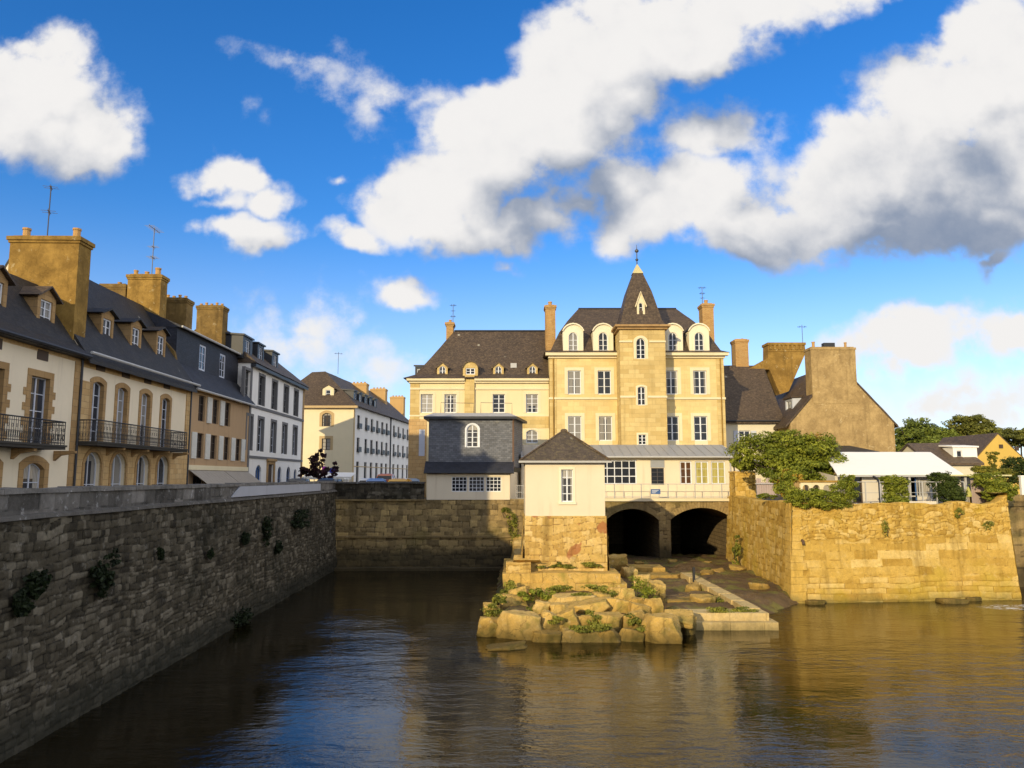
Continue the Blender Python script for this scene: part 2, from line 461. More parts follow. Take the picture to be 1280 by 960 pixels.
def slate(name, col, lichen=0.25, warm=(.16, .12, .07)):
    m, nt, b = new_mat(name, 0.62, 0.35)
    uv = coords(nt, 'UV'); o = coords(nt)
    br = nd(nt, 'ShaderNodeTexBrick', {'offset': 0.5}, Vector=uv, Color1=shade(col, .75), Color2=shade(col, 1.25), Mortar=shade(col, .45), Scale=1.0,
            Mortar_Size=0.008, Mortar_Smooth=0.2, Bias=0.0, Brick_Width=0.26, Row_Height=0.13)
    n1 = noi(nt, o, 0.7, 6.0, .65); n2 = noi(nt, o, 6.0, 5.0, .6); n3 = noi(nt, vmul(nt, o, (3.0, 3.0, .5)), 1.0, 4.0, .6)
    c = mixc(nt, 0.8, br.outputs['Color'], mixc(nt, n1, (.45, .45, .47), (1.55, 1.5, 1.4)), 'MULTIPLY')
    c = mixc(nt, mth(nt, 'MULTIPLY', ramp(nt, n2, .45, .72), lichen * 1.3, clamp=True), c, warm)
    c = mixc(nt, mth(nt, 'MULTIPLY', ramp(nt, n3, .55, .75), lichen * .6), c, shade(warm, .6))
    vor = nd(nt, 'ShaderNodeTexVoronoi', None, Vector=o, Scale=0.9)
    sp = ramp(nt, vor.outputs['Distance'], 0.14, 0.05)
    gate = ramp(nt, noi(nt, o, 0.45, 2.0), .58, .64)
    c = mixc(nt, mth(nt, 'MULTIPLY', mth(nt, 'MULTIPLY', sp, gate), .8 * min(1, lichen * 3)), c, (.45, .42, .33))
    nt.links.new(c, b.inputs['Base Color'])
    h = mth(nt, 'ADD', mth(nt, 'MULTIPLY', br.outputs['Fac'], -0.8), mth(nt, 'MULTIPLY', noi(nt, o, 11.0, 4.0), 0.7))
    bump(nt, b, h, 0.6, 0.015)
    return m

def glass(name, col, curtain=(.32, .31, .29), share=0.4):
    """window glass: dark room or pale curtain behind, one choice per pane object, sharp sky reflection"""
    m, nt, b = new_mat(name, 0.05, 0.26)
    o = coords(nt)
    oi = nt.nodes.new('ShaderNodeObjectInfo').outputs['Random']
    folds = nd(nt, 'ShaderNodeTexWave', {'bands_direction': 'X'}, Vector=o, Scale=3.1, Distortion=1.6, Detail=2.0)
    cur = mixc(nt, folds.outputs['Fac'], shade(curtain, .55), curtain)
    dark = mixc(nt, noi(nt, o, 1.3, 3.0), shade(col, .4), shade(col, 1.5))
    ge = nd(nt, 'ShaderNodeSeparateXYZ', None, Vector=coords(nt, 'Generated'))
    r2 = mth(nt, 'FRACT', mth(nt, 'MULTIPLY', oi, 17.31)); r3 = mth(nt, 'FRACT', mth(nt, 'MULTIPLY', oi, 41.7))
    side = mth(nt, 'ABSOLUTE', mth(nt, 'SUBTRACT', ge.outputs[0], .5))
    drawn = mth(nt, 'GREATER_THAN', side, mth(nt, 'MULTIPLY', r2, .42))                       # curtains drawn back to the sides
    blind = mth(nt, 'GREATER_THAN', ge.outputs[2], mth(nt, 'MULTIPLY_ADD', r3, .9, .35))       # or a blind pulled part way down
    on = mth(nt, 'MULTIPLY', ramp(nt, oi, 1 - share - .001, 1 - share + .001), mth(nt, 'MAXIMUM', drawn, blind))
    nt.links.new(mixc(nt, on, dark, cur), b.inputs['Base Color'])
    bump(nt, b, noi(nt, o, 1.6, 2.0), 0.06, 0.05)
    return m

def stone(name, dark, mid, light, gap, moss=(.05, .07, .02), mossamt=0.5, lich=(.5, .48, .4), licamt=.25, wet_z=None, wetcol=(.02, .02, .014), gapd=.8, red=0.0, mscale=.33, crack=0.0):
    """for modelled stone sheets: 'tone' and 'joint' come with the mesh, stains from noise"""
    m, nt, b = new_mat(name, 0.93, 0.18)
    o = coords(nt)
    tone = nd(nt, 'ShaderNodeAttribute', {'attribute_name': 'tone'}).outputs['Fac']
    joint = nd(nt, 'ShaderNodeAttribute', {'attribute_name': 'joint'}).outputs['Fac']
    n0 = noi(nt, o, mscale, 4.0, .6); n1 = noi(nt, o, 1.5, 6.0, .65); n2 = noi(nt, o, 7.0, 6.0, .7); n3 = noi(nt, o, 26.0, 4.0, .7)
    t = mth(nt, 'ADD', mth(nt, 'MULTIPLY', tone, .5), mth(nt, 'MULTIPLY', n1, .55))
    c = mixc(nt, ramp(nt, t, .12, .5), dark, mid)
    c = mixc(nt, ramp(nt, t, .5, .95), c, light)
    c = mixc(nt, 0.8, c, mixc(nt, n2, (.45, .45, .45), (1.5, 1.48, 1.42)), 'MULTIPLY')
    c = mixc(nt, 0.6, c, mixc(nt, n3, (.55, .55, .55), (1.4, 1.4, 1.4)), 'MULTIPLY')
    c = mixc(nt, mth(nt, 'MULTIPLY', ramp(nt, joint, .25, .9), gapd), c, gap)
    c = mixc(nt, mth(nt, 'MULTIPLY', ramp(nt, n0, .52, .68), mossamt), c, moss)
    lm = mth(nt, 'MULTIPLY', ramp(nt, noi(nt, vmth(nt, 'ADD', o, (7, 3, 1)), 3.4, 6.0, .72), .57, .68), licamt)
    c = mixc(nt, lm, c, lich)
    if crack:
        vor = nd(nt, 'ShaderNodeTexVoronoi', {'feature': 'DISTANCE_TO_EDGE'}, Vector=vmth(nt, 'ADD', o, vscale(nt, noi(nt, o, 1.6, 4.0, .6, True), .7)), Scale=crack)
        c = mixc(nt, mth(nt, 'MULTIPLY', ramp(nt, vor.outputs['Distance'], .016, .004), .55), c, gap)
    if red:
        rm = mth(nt, 'MULTIPLY', ramp(nt, noi(nt, vmth(nt, 'ADD', o, (2, 9, 4)), 1.1, 3.0, .5), .62, .67), red)
        c = mixc(nt, rm, c, (.32, .10, .04))
    # rain streaks running down from the coping
    st = noi(nt, vmul(nt, o, (1.5, 1.5, .10)), 1.0, 5.0, .65)
    c = mixc(nt, mth(nt, 'MULTIPLY', ramp(nt, st, .5, .72), .55), c, shade(dark, .45))
    if wet_z is not None:
        z = nd(nt, 'ShaderNodeSeparateXYZ', None, Vector=nt.nodes.new('ShaderNodeNewGeometry').outputs['Position']).outputs[2]
        w = ramp(nt, mth(nt, 'ADD', z, mth(nt, 'MULTIPLY', n1, -1.0)), wet_z, wet_z - .9)
        c = mixc(nt, mth(nt, 'MULTIPLY', w, .8), c, wetcol)
    nt.links.new(c, b.inputs['Base Color'])
    bump(nt, b, mth(nt, 'ADD', n2, mth(nt, 'MULTIPLY', n3, .5)), 0.8, 0.03)
    return m

def leaf(name, c1, c2, dry=None):
    m, nt, b = new_mat(name, 0.6, 0.25)
    tone = nd(nt, 'ShaderNodeAttribute', {'attribute_name': 'tone'}).outputs['Fac']
    c = mixc(nt, tone, c1, c2)
    if dry:
        c = mixc(nt, ramp(nt, tone, .90, .93), c, dry)
    nt.links.new(c, b.inputs['Base Color'])
    tr = nd(nt, 'ShaderNodeBsdfTranslucent', None, Color=c)
    mx = nd(nt, 'ShaderNodeMixShader', None, i0=.28, i1=b.outputs[0], i2=tr.outputs[0])
    nt.links.new(mx.outputs[0], nt.nodes['Material Output'].inputs[0])
    return m

WHITE = plain('white_paint', (.72, .74, .78), .45)
GREYWHITE = plain('weathered_white_paint', (.55, .58, .66), .5)
BLACKIRON = plain('black_iron', (.018, .018, .02), .5, 0, .5)
ZINC = plain('grey_zinc', (.30, .31, .33), .5, 0.0, .5, .1)
DARKZINC = plain('dark_zinc', (.028, .03, .036), .5)
PALEZINC = plain('pale_zinc', (.45, .44, .42), .5)
WOOD = plain('brown_wood', (.07, .045, .03), .7)
BLUEPAINT = plain('blue_door_paint', (.05, .12, .30), .5)
GLASS = glass('window_glass', (.030, .036, .05), (.30, .285, .26), .55)
GLASSD = glass('dark_window_glass', (.012, .014, .018), (.05, .05, .05), .1)
GLASSC = glass('curtained_window_glass', (.05, .05, .055), (.46, .43, .38), .8)
CREAM = plaster('cream_plaster', (.80, .69, .51), (.42, .34, .24), .4, .3)
CREAM2 = plaster('pale_cream_plaster', (.70, .64, .48), (.42, .36, .25), .15, .12)
OCHRE = plaster('ochre_plaster', (.50, .34, .17), (.25, .17, .1), .3, .2)
RUSTY = plaster('orange_brown_plaster', (.46, .31, .175), (.20, .13, .08), .9, .55)
WHITEWALL = plaster('white_plaster', (.87, .83, .77), (.5, .46, .40), .3, .3)
WHITEWARM = plaster('warm_white_plaster', (.75, .65, .48), (.52, .41, .27), .4, .4)
TANWALL = render_mat('tan_roughcast', (.47, .335, .155), (.29, .20, .09), (.58, .45, .25))
STACK = render_mat('ochre_chimney_render', (.37, .23, .062), (.20, .12, .032), (.50, .40, .22))
STACKD = render_mat('brown_chimney_render', (.27, .175, .06), (.14, .09, .033), (.36, .29, .17))
YELLOWW = plaster('yellow_plaster', (.62, .42, .10), (.38, .24, .08), .35, .25)
BRICKST = blocks('chimney_brick', (.42, .22, .07), (.52, .31, .11), (.46, .35, .19), .24, .09, .012, .01)
TRIMST = blocks('brown_dressed_stone', (.36, .225, .10), (.43, .28, .13), (.2, .14, .08), .6, .32, .008, .006, amount=.3)
GOLDST = blocks('golden_dressed_stone', (.52, .34, .15), (.60, .42, .21), (.3, .2, .1), .55, .3, .01, .01, amount=.35)
ASHLAR = blocks('cream_ashlar', (.66, .51, .235), (.75, .60, .295), (.58, .44, .20), .95, .36, .007, .005, (.52, .35, .13), .34, .004)
ASHLARW = blocks('weathered_ashlar', (.56, .41, .165), (.68, .53, .245), (.44, .31, .13), .8, .34, .008, .008, (.44, .28, .09), .45, .006)
PALESTONE = plaster('pale_dressed_stone', (.76, .66, .44), (.52, .40, .2), .3, .25)
SLATE = slate('dark_slate', (.024, .023, .024), .30, (.075, .06, .04))
SLATEB = slate('brown_slate', (.074, .052, .036), .5, (.17, .12, .07))
SLATEG = slate('grey_hung_slate', (.135, .143, .165), .08)
SLATEBL = slate('blue_black_slate', (.024, .027, .040), .06)
TILEOLD = slate('old_brown_roof', (.10, .07, .045), .5, (.22, .15, .07))
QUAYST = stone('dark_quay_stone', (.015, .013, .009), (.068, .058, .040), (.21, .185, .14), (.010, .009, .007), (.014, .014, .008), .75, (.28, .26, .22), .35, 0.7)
COPEST = stone('grey_coping_stone', (.035, .033, .030), (.115, .108, .10), (.28, .265, .25), (.03, .03, .028), (.05, .05, .035), .3, (.5, .5, .5), .5)
OLDWALL = stone('old_river_wall_stone', (.11, .08, .04), (.28, .20, .09), (.50, .36, .15), (.05, .036, .02), (.12, .11, .03), .4, (.45, .38, .25), .3, 1.3, (.03, .026, .016))
BASTST = stone('golden_bastion_stone', (.36, .21, .035), (.55, .355, .08), (.74, .55, .22), (.20, .11, .018), (.40, .30, .02), .4, (.68, .54, .28), .25, 0.15, (.13, .11, .03), .75)
PIERST = stone('golden_pier_stone', (.36, .22, .06), (.57, .38, .12), (.74, .55, .25), (.17, .10, .04), (.22, .20, .05), .3, (.62, .52, .34), .3, 0.15, (.06, .055, .02), .8, .75)
ROCKST = stone('golden_boulder_stone', (.34, .205, .05), (.55, .36, .10), (.70, .50, .20), (.12, .075, .03), (.20, .19, .035), .6, (.66, .56, .38),   .35, 0.42, (.045, .038, .012), .7, mscale=1.3, crack=1.1)
LEAFG = leaf('green_leaves', (.10, .13, .012), (.38, .40, .045), (.42, .24, .03))
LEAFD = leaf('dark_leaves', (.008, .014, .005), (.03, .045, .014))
LEAFF = leaf('far_leaves', (.06, .085, .014), (.26, .31, .05))
LEAFM = leaf('mossy_leaves', (.10, .12, .018), (.40, .38, .06))
LEAFP = leaf('purple_leaves', (.02, .008, .012), (.08, .03, .04))
BARK = plain('bark', (.06, .045, .03), .9)
CANVAS = plain('white_canvas', (.90, .87, .80), .7, var=.03)
GREYCLOTH = plain('grey_awning_cloth', (.33, .29, .24), .8)
MUD = plaster('brown_mud', (.20, .125, .055), (.12, .08, .04), .5, .1)
CONCRETE = plaster('pale_concrete', (.50, .39, .22), (.3, .22, .12), .5, .2)
LILAC = plain('weathered_lilac_boards', (.42, .33, .30), .8)
POT = plain('clay_chimney_pot', (.48, .28, .10), .8)

# ------------------------------------------------------------------ building parts
def win(E, x, z0, w, h, rise=0.0, cols=2, rows=4, y=0.2, fr=None, pane=None, fw=0.07, bar=0.035, transom=None, sur=None, sill=None, shutters=None, name='window', mid=0.08, face=0.0, pp=None):
    """a window: frame with bars, a pane, and optionally stone surround, sill, shutters"""
    fr = fr or WHITE; pane = pane or GLASS
    mb = MB()
    n = 8
    out = outline(x, z0, w, h, rise, n); inn = outline(x, z0, w, h, rise, n, fw)
    ring(mb, out, inn, y - .03, y + .05)
    def top(xx):
        if rise <= .01: return z0 + h - fw
        rad = (w * w / 4 + rise * rise) / (2 * rise); cz = z0 + h - rad
        return cz + math.sqrt(max(0, (rad - fw) ** 2 - (xx - x) ** 2))
    for i in range(1, cols):
        bx = x - w / 2 + w * i / cols
        bw = mid if (cols % 2 == 0 and i == cols // 2) else bar
        mb.box(bx - bw / 2, bx + bw / 2, y - .02, y + .04, z0 + fw, top(bx) + .005)
    hs = [z0 + (h - rise * .55) * j / rows for j in range(1, rows)]
    for j, bz in enumerate(hs):
        bh = bar
        if transom is not None and j == transom: bh = mid * 1.2
        mb.box(x - w / 2 + fw * .5, x + w / 2 - fw * .5, y - .015, y + .035, bz - bh / 2, bz + bh / 2)
    o = mb.build(name, fr, E)
    pb = MB(); p = outline(x, z0, w, h, rise, n, fw * .5)
    pb.add([(a, y + .012, b) for a, b in p], [tuple(range(len(p)))])
    pb.build('pane', pane, pp or o, fix=False)
    if sur:
        sm, t = sur[0], sur[1]; pr = sur[2] if len(sur) > 2 else .035
        sb = MB()
        A = outline(x, z0 - .001, w + 2 * t, h + t, rise + t * .2 if rise > .01 else 0, n); B = outline(x, z0 - .001, w, h, rise, n, .014)
        A[0] = (A[0][0], z0); A[1] = (A[1][0], z0); B[0] = (B[0][0], z0); B[1] = (B[1][0], z0)
        k = len(A)
        for i in range(1, k):
            j = (i + 1) % k
            q = [A[i], A[j], B[j], B[i]]
            sb.prism_y(q, face - pr, max(face + .012, y - .035))
        if len(sur) > 3:      # toothed quoins up both sides
            nz = int(h / .62)
            for q in range(nz):
                zz = z0 + .15 + q * .62
                for sgn in (-1, 1):
                    xa = x + sgn * (w / 2 + t - .01); xb = x + sgn * (w / 2 + t + .2)
                    sb.box(min(xa, xb), max(xa, xb), face - pr + .004, face + .01, zz, zz + .31)
        sb.build('surround', sm, pp or o)
    if sill:
        MB().box(x - w / 2 - .12, x + w / 2 + .12, -.12, y, z0 - .13, z0 - .002).build('sill', sill, o)
    if shutters:
        sw = shutters[1]
        for sgn in (-1, 1):
            xa = x + sgn * (w / 2 + .03); xb = xa + sgn * sw
            b2 = MB(); b2.box(min(xa, xb), max(xa, xb), -.07, -.02, z0 + .02, z0 + h - .02)
            for q in range(3):
                b2.box(min(xa, xb) + .06, max(xa, xb) - .06, -.082, -.068, z0 + .12 + q * h / 3, z0 + (q + 1) * h / 3 - .06)
            b2.build('shutter', shutters[0], o)
    return o

def hole(x, z0, w, h, rise=0.0): return outline(x, z0, w, h, rise, 8)

def body(E, x0, x1, d, z1, holes, mat, ridge=None, z0=-0.3, rev=.25, name='wall', yr=None):
    """four walls; front has openings; ridge (height) makes gabled ends with the ridge along x"""
    mb = MB()
    plate(mb, [(x0, z0), (x1, z0), (x1, z1), (x0, z1)], holes, 0.0, rev)
    yr = d / 2 if yr is None else yr
    side = [(0, z0), (d, z0), (d, z1)] + ([(yr, ridge)] if ridge else []) + [(0, z1)]
    for xx in (x0, x1):
        mb.add([(xx, y, z) for y, z in side], [tuple(range(len(side)))])
    mb.add([(x0, d, z0), (x1, d, z0), (x1, d, z1), (x0, d, z1)], [(0, 1, 2, 3)])
    return mb.build(name, mat, E)

def roof_gable(E, x0, x1, d, ze, zr, mat, over=.35, th=.16, vx=.12, yr=None, name='roof', rough=.025):
    yr = d / 2 if yr is None else yr
    k = (zr - ze) / yr; k2 = (zr - ze) / (d - yr)
    poly = [(-over, ze - over * k + .02), (-over, ze - over * k + th + .05), (yr, zr + th + .05), (d + over, ze - over * k2 + th + .05), (d + over, ze - over * k2 + .02), (yr, zr + .02)]
    return MB().prism_x(poly, x0 - vx, x1 + vx).build(name, mat, E, rough=rough, cut=.8)

def dormer(E, x, zb, w, h, yf, d, style, mw, mr, wn, rise=0.0, over=.12, name='dormer'):
    """front at yf, running back d into the roof; wn = dict for its window"""
    if style == 'gable': out = [(x - w / 2, zb), (x + w / 2, zb), (x + w / 2, zb + h), (x, zb + h + rise), (x - w / 2, zb + h)]
    elif style == 'arch': out = outline(x, zb, w, h + rise, rise, 8)
    else: out = [(x - w / 2, zb), (x + w / 2, zb), (x + w / 2, zb + h), (x - w / 2, zb + h)]
    hl = hole(wn['x'], wn['z0'], wn['w'], wn['h'], wn.get('rise', 0))
    mb = MB(); plate(mb, out, [hl], yf, .14)
    n = len(out)
    mb.add([(a, yf, b) for a, b in out] + [(a, yf + d, b) for a, b in out], [(i, i + n, (i + 1) % n + n, (i + 1) % n) for i in range(n)])
    o = mb.build(name, mw, E)
    rb = MB(); th = .07
    if style == 'flat':
        rb.hexa([(x - w / 2 - over, yf - over, zb + h), (x + w / 2 + over, yf - over, zb + h), (x + w / 2 + over, yf + d, zb + h + .15), (x - w / 2 - over, yf + d, zb + h + .15),
                 (x - w / 2 - over, yf - over, zb + h + .13), (x + w / 2 + over, yf - over, zb + h + .13), (x + w / 2 + over, yf + d, zb + h + .3), (x - w / 2 - over, yf + d, zb + h + .3)])
    else:
        tp = [p for p in out[2:]] if style == 'gable' else [p for p in out[1:]] + [out[0]]
        if style == 'arch': tp = [p for p in out[2:]]
        cx = x; cz = zb + h - .4
        def grow(p, g):
            v = Vector((p[0] - cx, p[1] - cz)); v = v.normalized() * (v.length + g); return (cx + v.x, cz + v.y)
        a = [grow(p, .003) for p in tp]; b = [grow(p, th + .02) for p in tp]
        if style == 'gable':
            sl = rise / (w / 2); a[0] = (a[0][0] + over, a[0][1] - over * sl); b[0] = (b[0][0] + over, b[0][1] - over * sl)
            a[2] = (a[2][0] - over, a[2][1] - over * sl); b[2] = (b[2][0] - over, b[2][1] - over * sl)
        for i in range(len(a) - 1):
            rb.prism_y([a[i], b[i], b[i + 1], a[i + 1]], yf - over, yf + d)
    rb.build('dormer_roof', mr, o)
    k = dict(wn); ex = k.pop('x'), k.pop('z0'), k.pop('w'), k.pop('h')
    win(o, *ex, y=yf + .1, face=yf, pp=o, **{q: v for q, v in k.items()})
    return o

def chimney(E, x0, x1, y0, y1, z0, z1, mat, pots=(), cap=.14, taper=0.0, name='chimney', band=True):
    mb = MB(); t = taper
    mb.hexa([(x0 - t, y0 - t, z0), (x1 + t, y0 - t, z0), (x1 + t, y1 + t, z0), (x0 - t, y1 + t, z0), (x0, y0, z1), (x1, y0, z1), (x1, y1, z1), (x0, y1, z1)])
    mb.box(x0 - cap, x1 + cap, y0 - cap, y1 + cap, z1 - .02, z1 + .16)
    if band: mb.box(x0 - cap * .5, x1 + cap * .5, y0 - cap * .5, y1 + cap * .5, z1 - .14, z1 - .03)
    mb.box(x0 + .08, x1 - .08, y0 + .08, y1 - .08, z1 + .1, z1 + .24)
    o = mb.build(name, mat, E, rough=.012, cut=.5)
    for (px_, py_, hh, rr) in pots:
        MB().lathe([(rr, z1 + .2), (rr * .96, z1 + .2 + hh * .8), (rr * 1.15, z1 + .2 + hh * .82), (rr * 1.15, z1 + .2 + hh), (rr * .7, z1 + .2 + hh)], px_, py_, 10).build('chimney_pot', POT, o, smooth=False)
    return o

def balcony(E, x0, x1, z, d, hrail, brackets, step=.13):
    o = MB().box(x0, x1, -d, -.01, z - .16, z).box(x0 - .04, x1 + .04, -d - .05, -.012, z - .05, z + .03).build('balcony', DARKSTONE, E)
    r = MB()
    yb = -d + .05
    for (a, b_) in (((x0 + .04, yb), (x1 - .04, yb)), ((x0 + .04, yb), (x0 + .04, -.03)), ((x1 - .04, yb), (x1 - .04, -.03))):
        L = math.hypot(b_[0] - a[0], b_[1] - a[1]); n = max(2, int(L / step))
        for zz, t in ((z + hrail, .028), (z + .12, .015), (z + hrail - .14, .012)):
            r.tube([(a[0], a[1], zz), (b_[0], b_[1], zz)], t, 4)
        for i in range(n + 1):
            px_, py_ = a[0] + (b_[0] - a[0]) * i / n, a[1] + (b_[1] - a[1]) * i / n
            r.tube([(px_, py_, z + .02), (px_, py_, z + hrail)], .022 if i % 12 == 0 else .011, 4)
            if i < n:     # scrollwork between the bars
                mx, my = a[0] + (b_[0] - a[0]) * (i + .5) / n, a[1] + (b_[1] - a[1]) * (i + .5) / n
                ux, uy = (b_[0] - a[0]) / L, (b_[1] - a[1]) / L
                pts = [(mx + ux * .045 * math.cos(q), my + uy * .045 * math.cos(q), z + .34 + .16 * math.sin(q)) for q in [k * math.pi / 3 for k in range(7)]]
                r.tube(pts, .009, 3, cap=False)
                if i % 2 == 0:
                    pts = [(mx + ux * .045 * math.cos(q), my + uy * .045 * math.cos(q), z + .66 + .07 * math.sin(q)) for q in [k * math.pi / 3 for k in range(7)]]
                    r.tube(pts, .008, 3, cap=False)
    r.build('railing', BLACKIRON, o, fix=False)
    for bx in brackets:
        MB().prism_x([(-.012, z - .6), (-.012, z - .17), (-d + .1, z - .17), (-d + .1, z - .27), (-.25, z - .38)], bx - .1, bx + .1).build('bracket', TRIMST, o)
    return o

DARKSTONE = plaster('dark_balcony_stone', (.06, .055, .048), (.03, .03, .03), .5, .3)

def antenna(loc, h, label, arms, ang=0.0):
    E = empty('tv_antenna', loc, label, 'antenna', ang, 'TV antennas on the chimneys')
    MB().tube([(0, 0, -.1), (0, 0, h)], .028, 5).build('mast', ZINCD, E)
    for (z, L, n) in arms:
        a = MB(); a.tube([(-L / 2, 0, z), (L / 2, 0, z)], .018, 4)
        for i in range(n):
            q = -L / 2 + L * (i + .5) / n
            a.tube([(q, -.32, z + .01), (q, .32, z + .01)], .012, 3); a.tube([(q, 0, z - .12), (q, 0, z + .12)], .012, 3)
        a.build('aerial_array', ZINCD, E)
    return E
ZINCD = plain('antenna_metal', (.07, .07, .08), .5, .4)
# ------------------------------------------------------------------ modelled masonry sheets
def _hash(ix, iy, seed):
    h = (ix.astype(np.int64) * 374761393 + iy.astype(np.int64) * 668265263 + seed * 974711) & 0x7fffffff
    h = ((h ^ (h >> 13)) * 1274126177) & 0x7fffffff
    return ((h ^ (h >> 16)) & 0xffff) / 65535.0

def vnoise(x, y, seed=0):
    ix, iy = np.floor(x), np.floor(y); fx, fy = x - ix, y - iy
    fx = fx * fx * (3 - 2 * fx); fy = fy * fy * (3 - 2 * fy)
    a, b = _hash(ix, iy, seed), _hash(ix + 1, iy, seed); c, d = _hash(ix, iy + 1, seed), _hash(ix + 1, iy + 1, seed)
    return (a + (b - a) * fx) * (1 - fy) + (c + (d - c) * fx) * fy

def fbm(x, y, seed=0, o=4):
    s, a, t = 0, 1.0, 0
    for k in range(o):
        s = s + a * vnoise(x * 2 ** k + 13.7 * k, y * 2 ** k + 5.1 * k, seed + k); t += a; a *= .55
    return s / t

def masonry(S, Z, seed, course=(.26, .46), bw=(.35, .95), warp=.05, jw=.03):
    rng = np.random.RandomState(seed)
    Zw = Z + (fbm(S * .55, Z * .6, seed, 3) - .5) * warp * 4 + (fbm(S * 2.5, Z * 2.5, seed + 9, 2) - .5) * warp
    Sw = S + (fbm(S * .9, Z * 1.1, seed + 4, 3) - .5) * warp * 3
    zb = [Z.min() - 1.0]
    while zb[-1] < Z.max() + 1.0: zb.append(zb[-1] + rng.uniform(*course))
    zb = np.array(zb); ci = np.clip(np.searchsorted(zb, Zw) - 1, 0, len(zb) - 2)
    dz = np.minimum(Zw - zb[ci], zb[ci + 1] - Zw)
    tone = np.zeros_like(S); off = np.zeros_like(S); dsx = np.ones_like(S)
    for c in np.unique(ci):
        m = ci == c
        sb = [S.min() - 2 - rng.uniform(0, .5)]
        while sb[-1] < S.max() + 2: sb.append(sb[-1] + rng.uniform(*bw))
        sb = np.array(sb); k = np.clip(np.searchsorted(sb, Sw[m]) - 1, 0, len(sb) - 2)
        dsx[m] = np.minimum(Sw[m] - sb[k], sb[k + 1] - Sw[m])
        tv = rng.rand(len(sb)); ov = rng.rand(len(sb))
        tone[m] = tv[k]; off[m] = ov[k]
    d = np.minimum(dz, dsx)
    joint = 1 - np.clip(d / jw, 0, 1)
    return tone, joint, off

def mesh_grid(name, V, nr, nc, mat, parent=None, tone=None, joint=None, mask=None, smooth=True):
    idx = np.arange(nr * nc).reshape(nr, nc)
    q = np.stack([idx[:-1, :-1], idx[:-1, 1:], idx[1:, 1:], idx[1:, :-1]], -1).reshape(-1, 4)
    if mask is not None: q = q[mask.reshape(-1)]
    me = bpy.data.meshes.new(name)
    me.vertices.add(nr * nc); me.vertices.foreach_set('co', V.reshape(-1).astype(np.float32))
    me.loops.add(q.size); me.loops.foreach_set('vertex_index', q.reshape(-1).astype(np.int32))
    me.polygons.add(len(q)); me.polygons.foreach_set('loop_start', np.arange(0, q.size, 4, dtype=np.int32))
    if smooth: me.polygons.foreach_set('use_smooth', np.ones(len(q), dtype=bool))
    me.update(calc_edges=True); me.validate()
    for nm, arr in (('tone', tone), ('joint', joint)):
        if arr is not None: me.attributes.new(nm, 'FLOAT', 'POINT').data.foreach_set('value', arr.reshape(-1).astype(np.float32))
    box_uv(me)
    if mat: me.materials.append(mat)
    return link(bpy.data.objects.new(name, me), parent)

def sheet(name, mat, P0, P1, zlo, zhi, seed, parent=None, batter=0.0, ds=.07, dz=.07, relief=.035, thick=.5, hole_fn=None, ss=None, zones=None, **kw):
    """coursed stone face from P0 to P1 (outside on the right of that direction), with a top running back"""
    P0, P1 = np.array(P0, float), np.array(P1, float); L = np.linalg.norm(P1 - P0); d = (P1 - P0) / L; n = np.array([d[1], -d[0]])
    s = np.linspace(0, L, max(3, int(L / ds))) if ss is None else ss
    top = zhi(s) if callable(zhi) else np.full_like(s, zhi)
    zm = float(top.max()); nz = max(3, int((zm - zlo) / dz))
    v = np.linspace(0, 1, nz)
    S = np.repeat(s[None], nz, 0); Z = zlo + v[:, None] * (top[None] - zlo)
    tone, joint, off = masonry(S, Z, seed, **kw)
    if zones:     # other masonry above / below given heights: (z from, z to, relief factor, keywords)
        rel = np.ones_like(S)
        for k, (za, zb_, rf, k2) in enumerate(zones):
            w = (fbm(S * .7, Z * .3, seed + 50 + k, 3) - .5) * .7
            m = (Z + w > za) & (Z + w <= zb_)
            t2, j2, o2 = masonry(S, Z, seed + 7 * k + 3, **k2)
            tone[m], joint[m], off[m], rel[m] = t2[m], j2[m], o2[m], rf
    else: rel = 1.0
    rough = fbm(S * 3.1, Z * 3.1, seed + 21, 4) - .5
    big = fbm(S * .35, Z * .4, seed + 33, 3) - .5
    h = relief * rel * ((1 - joint ** 1.5) + (off - .5) * 1.1 + rough * 1.5) + big * relief * 2.0
    out = batter * (1 - (Z - zlo) / (zm - zlo)) ** 1.5 + h
    X = P0[0] + d[0] * S + n[0] * out; Y = P0[1] + d[1] * S + n[1] * out
    V = np.stack([X, Y, Z], -1)
    for back, dzz in ((thick * .25, .02), (thick, .0)):
        r = V[nz - 1].copy(); r[:, 0] = P0[0] + d[0] * s - n[0] * back; r[:, 1] = P0[1] + d[1] * s - n[1] * back; r[:, 2] = top + dzz
        V = np.concatenate([V, r[None]], 0)
    tone = np.concatenate([tone, tone[-1:], tone[-1:]], 0); joint = np.concatenate([joint, joint[-1:] * 0, joint[-1:] * 0], 0)
    mask = None
    if hole_fn is not None:
        Sc = (S[:-1, :-1] + S[1:, 1:]) / 2; Zc = (Z[:-1, :-1] + Z[1:, 1:]) / 2
        mask = np.concatenate([~hole_fn(Sc, Zc), np.ones((2, len(s) - 1), bool)], 0)
    return mesh_grid(name, V, nz + 2, len(s), mat, parent, tone, joint, mask)

def add_tone(me, t, j=0.0):
    n = len(me.vertices)
    me.attributes.new('tone', 'FLOAT', 'POINT').data.foreach_set('value', np.full(n, t, dtype=np.float32))
    me.attributes.new('joint', 'FLOAT', 'POINT').data.foreach_set('value', np.full(n, j, dtype=np.float32))

# ------------------------------------------------------------------ water, ground
GZ = 4.4
def qx(Y): return -11.1 - .02 * (Y - 17.35)

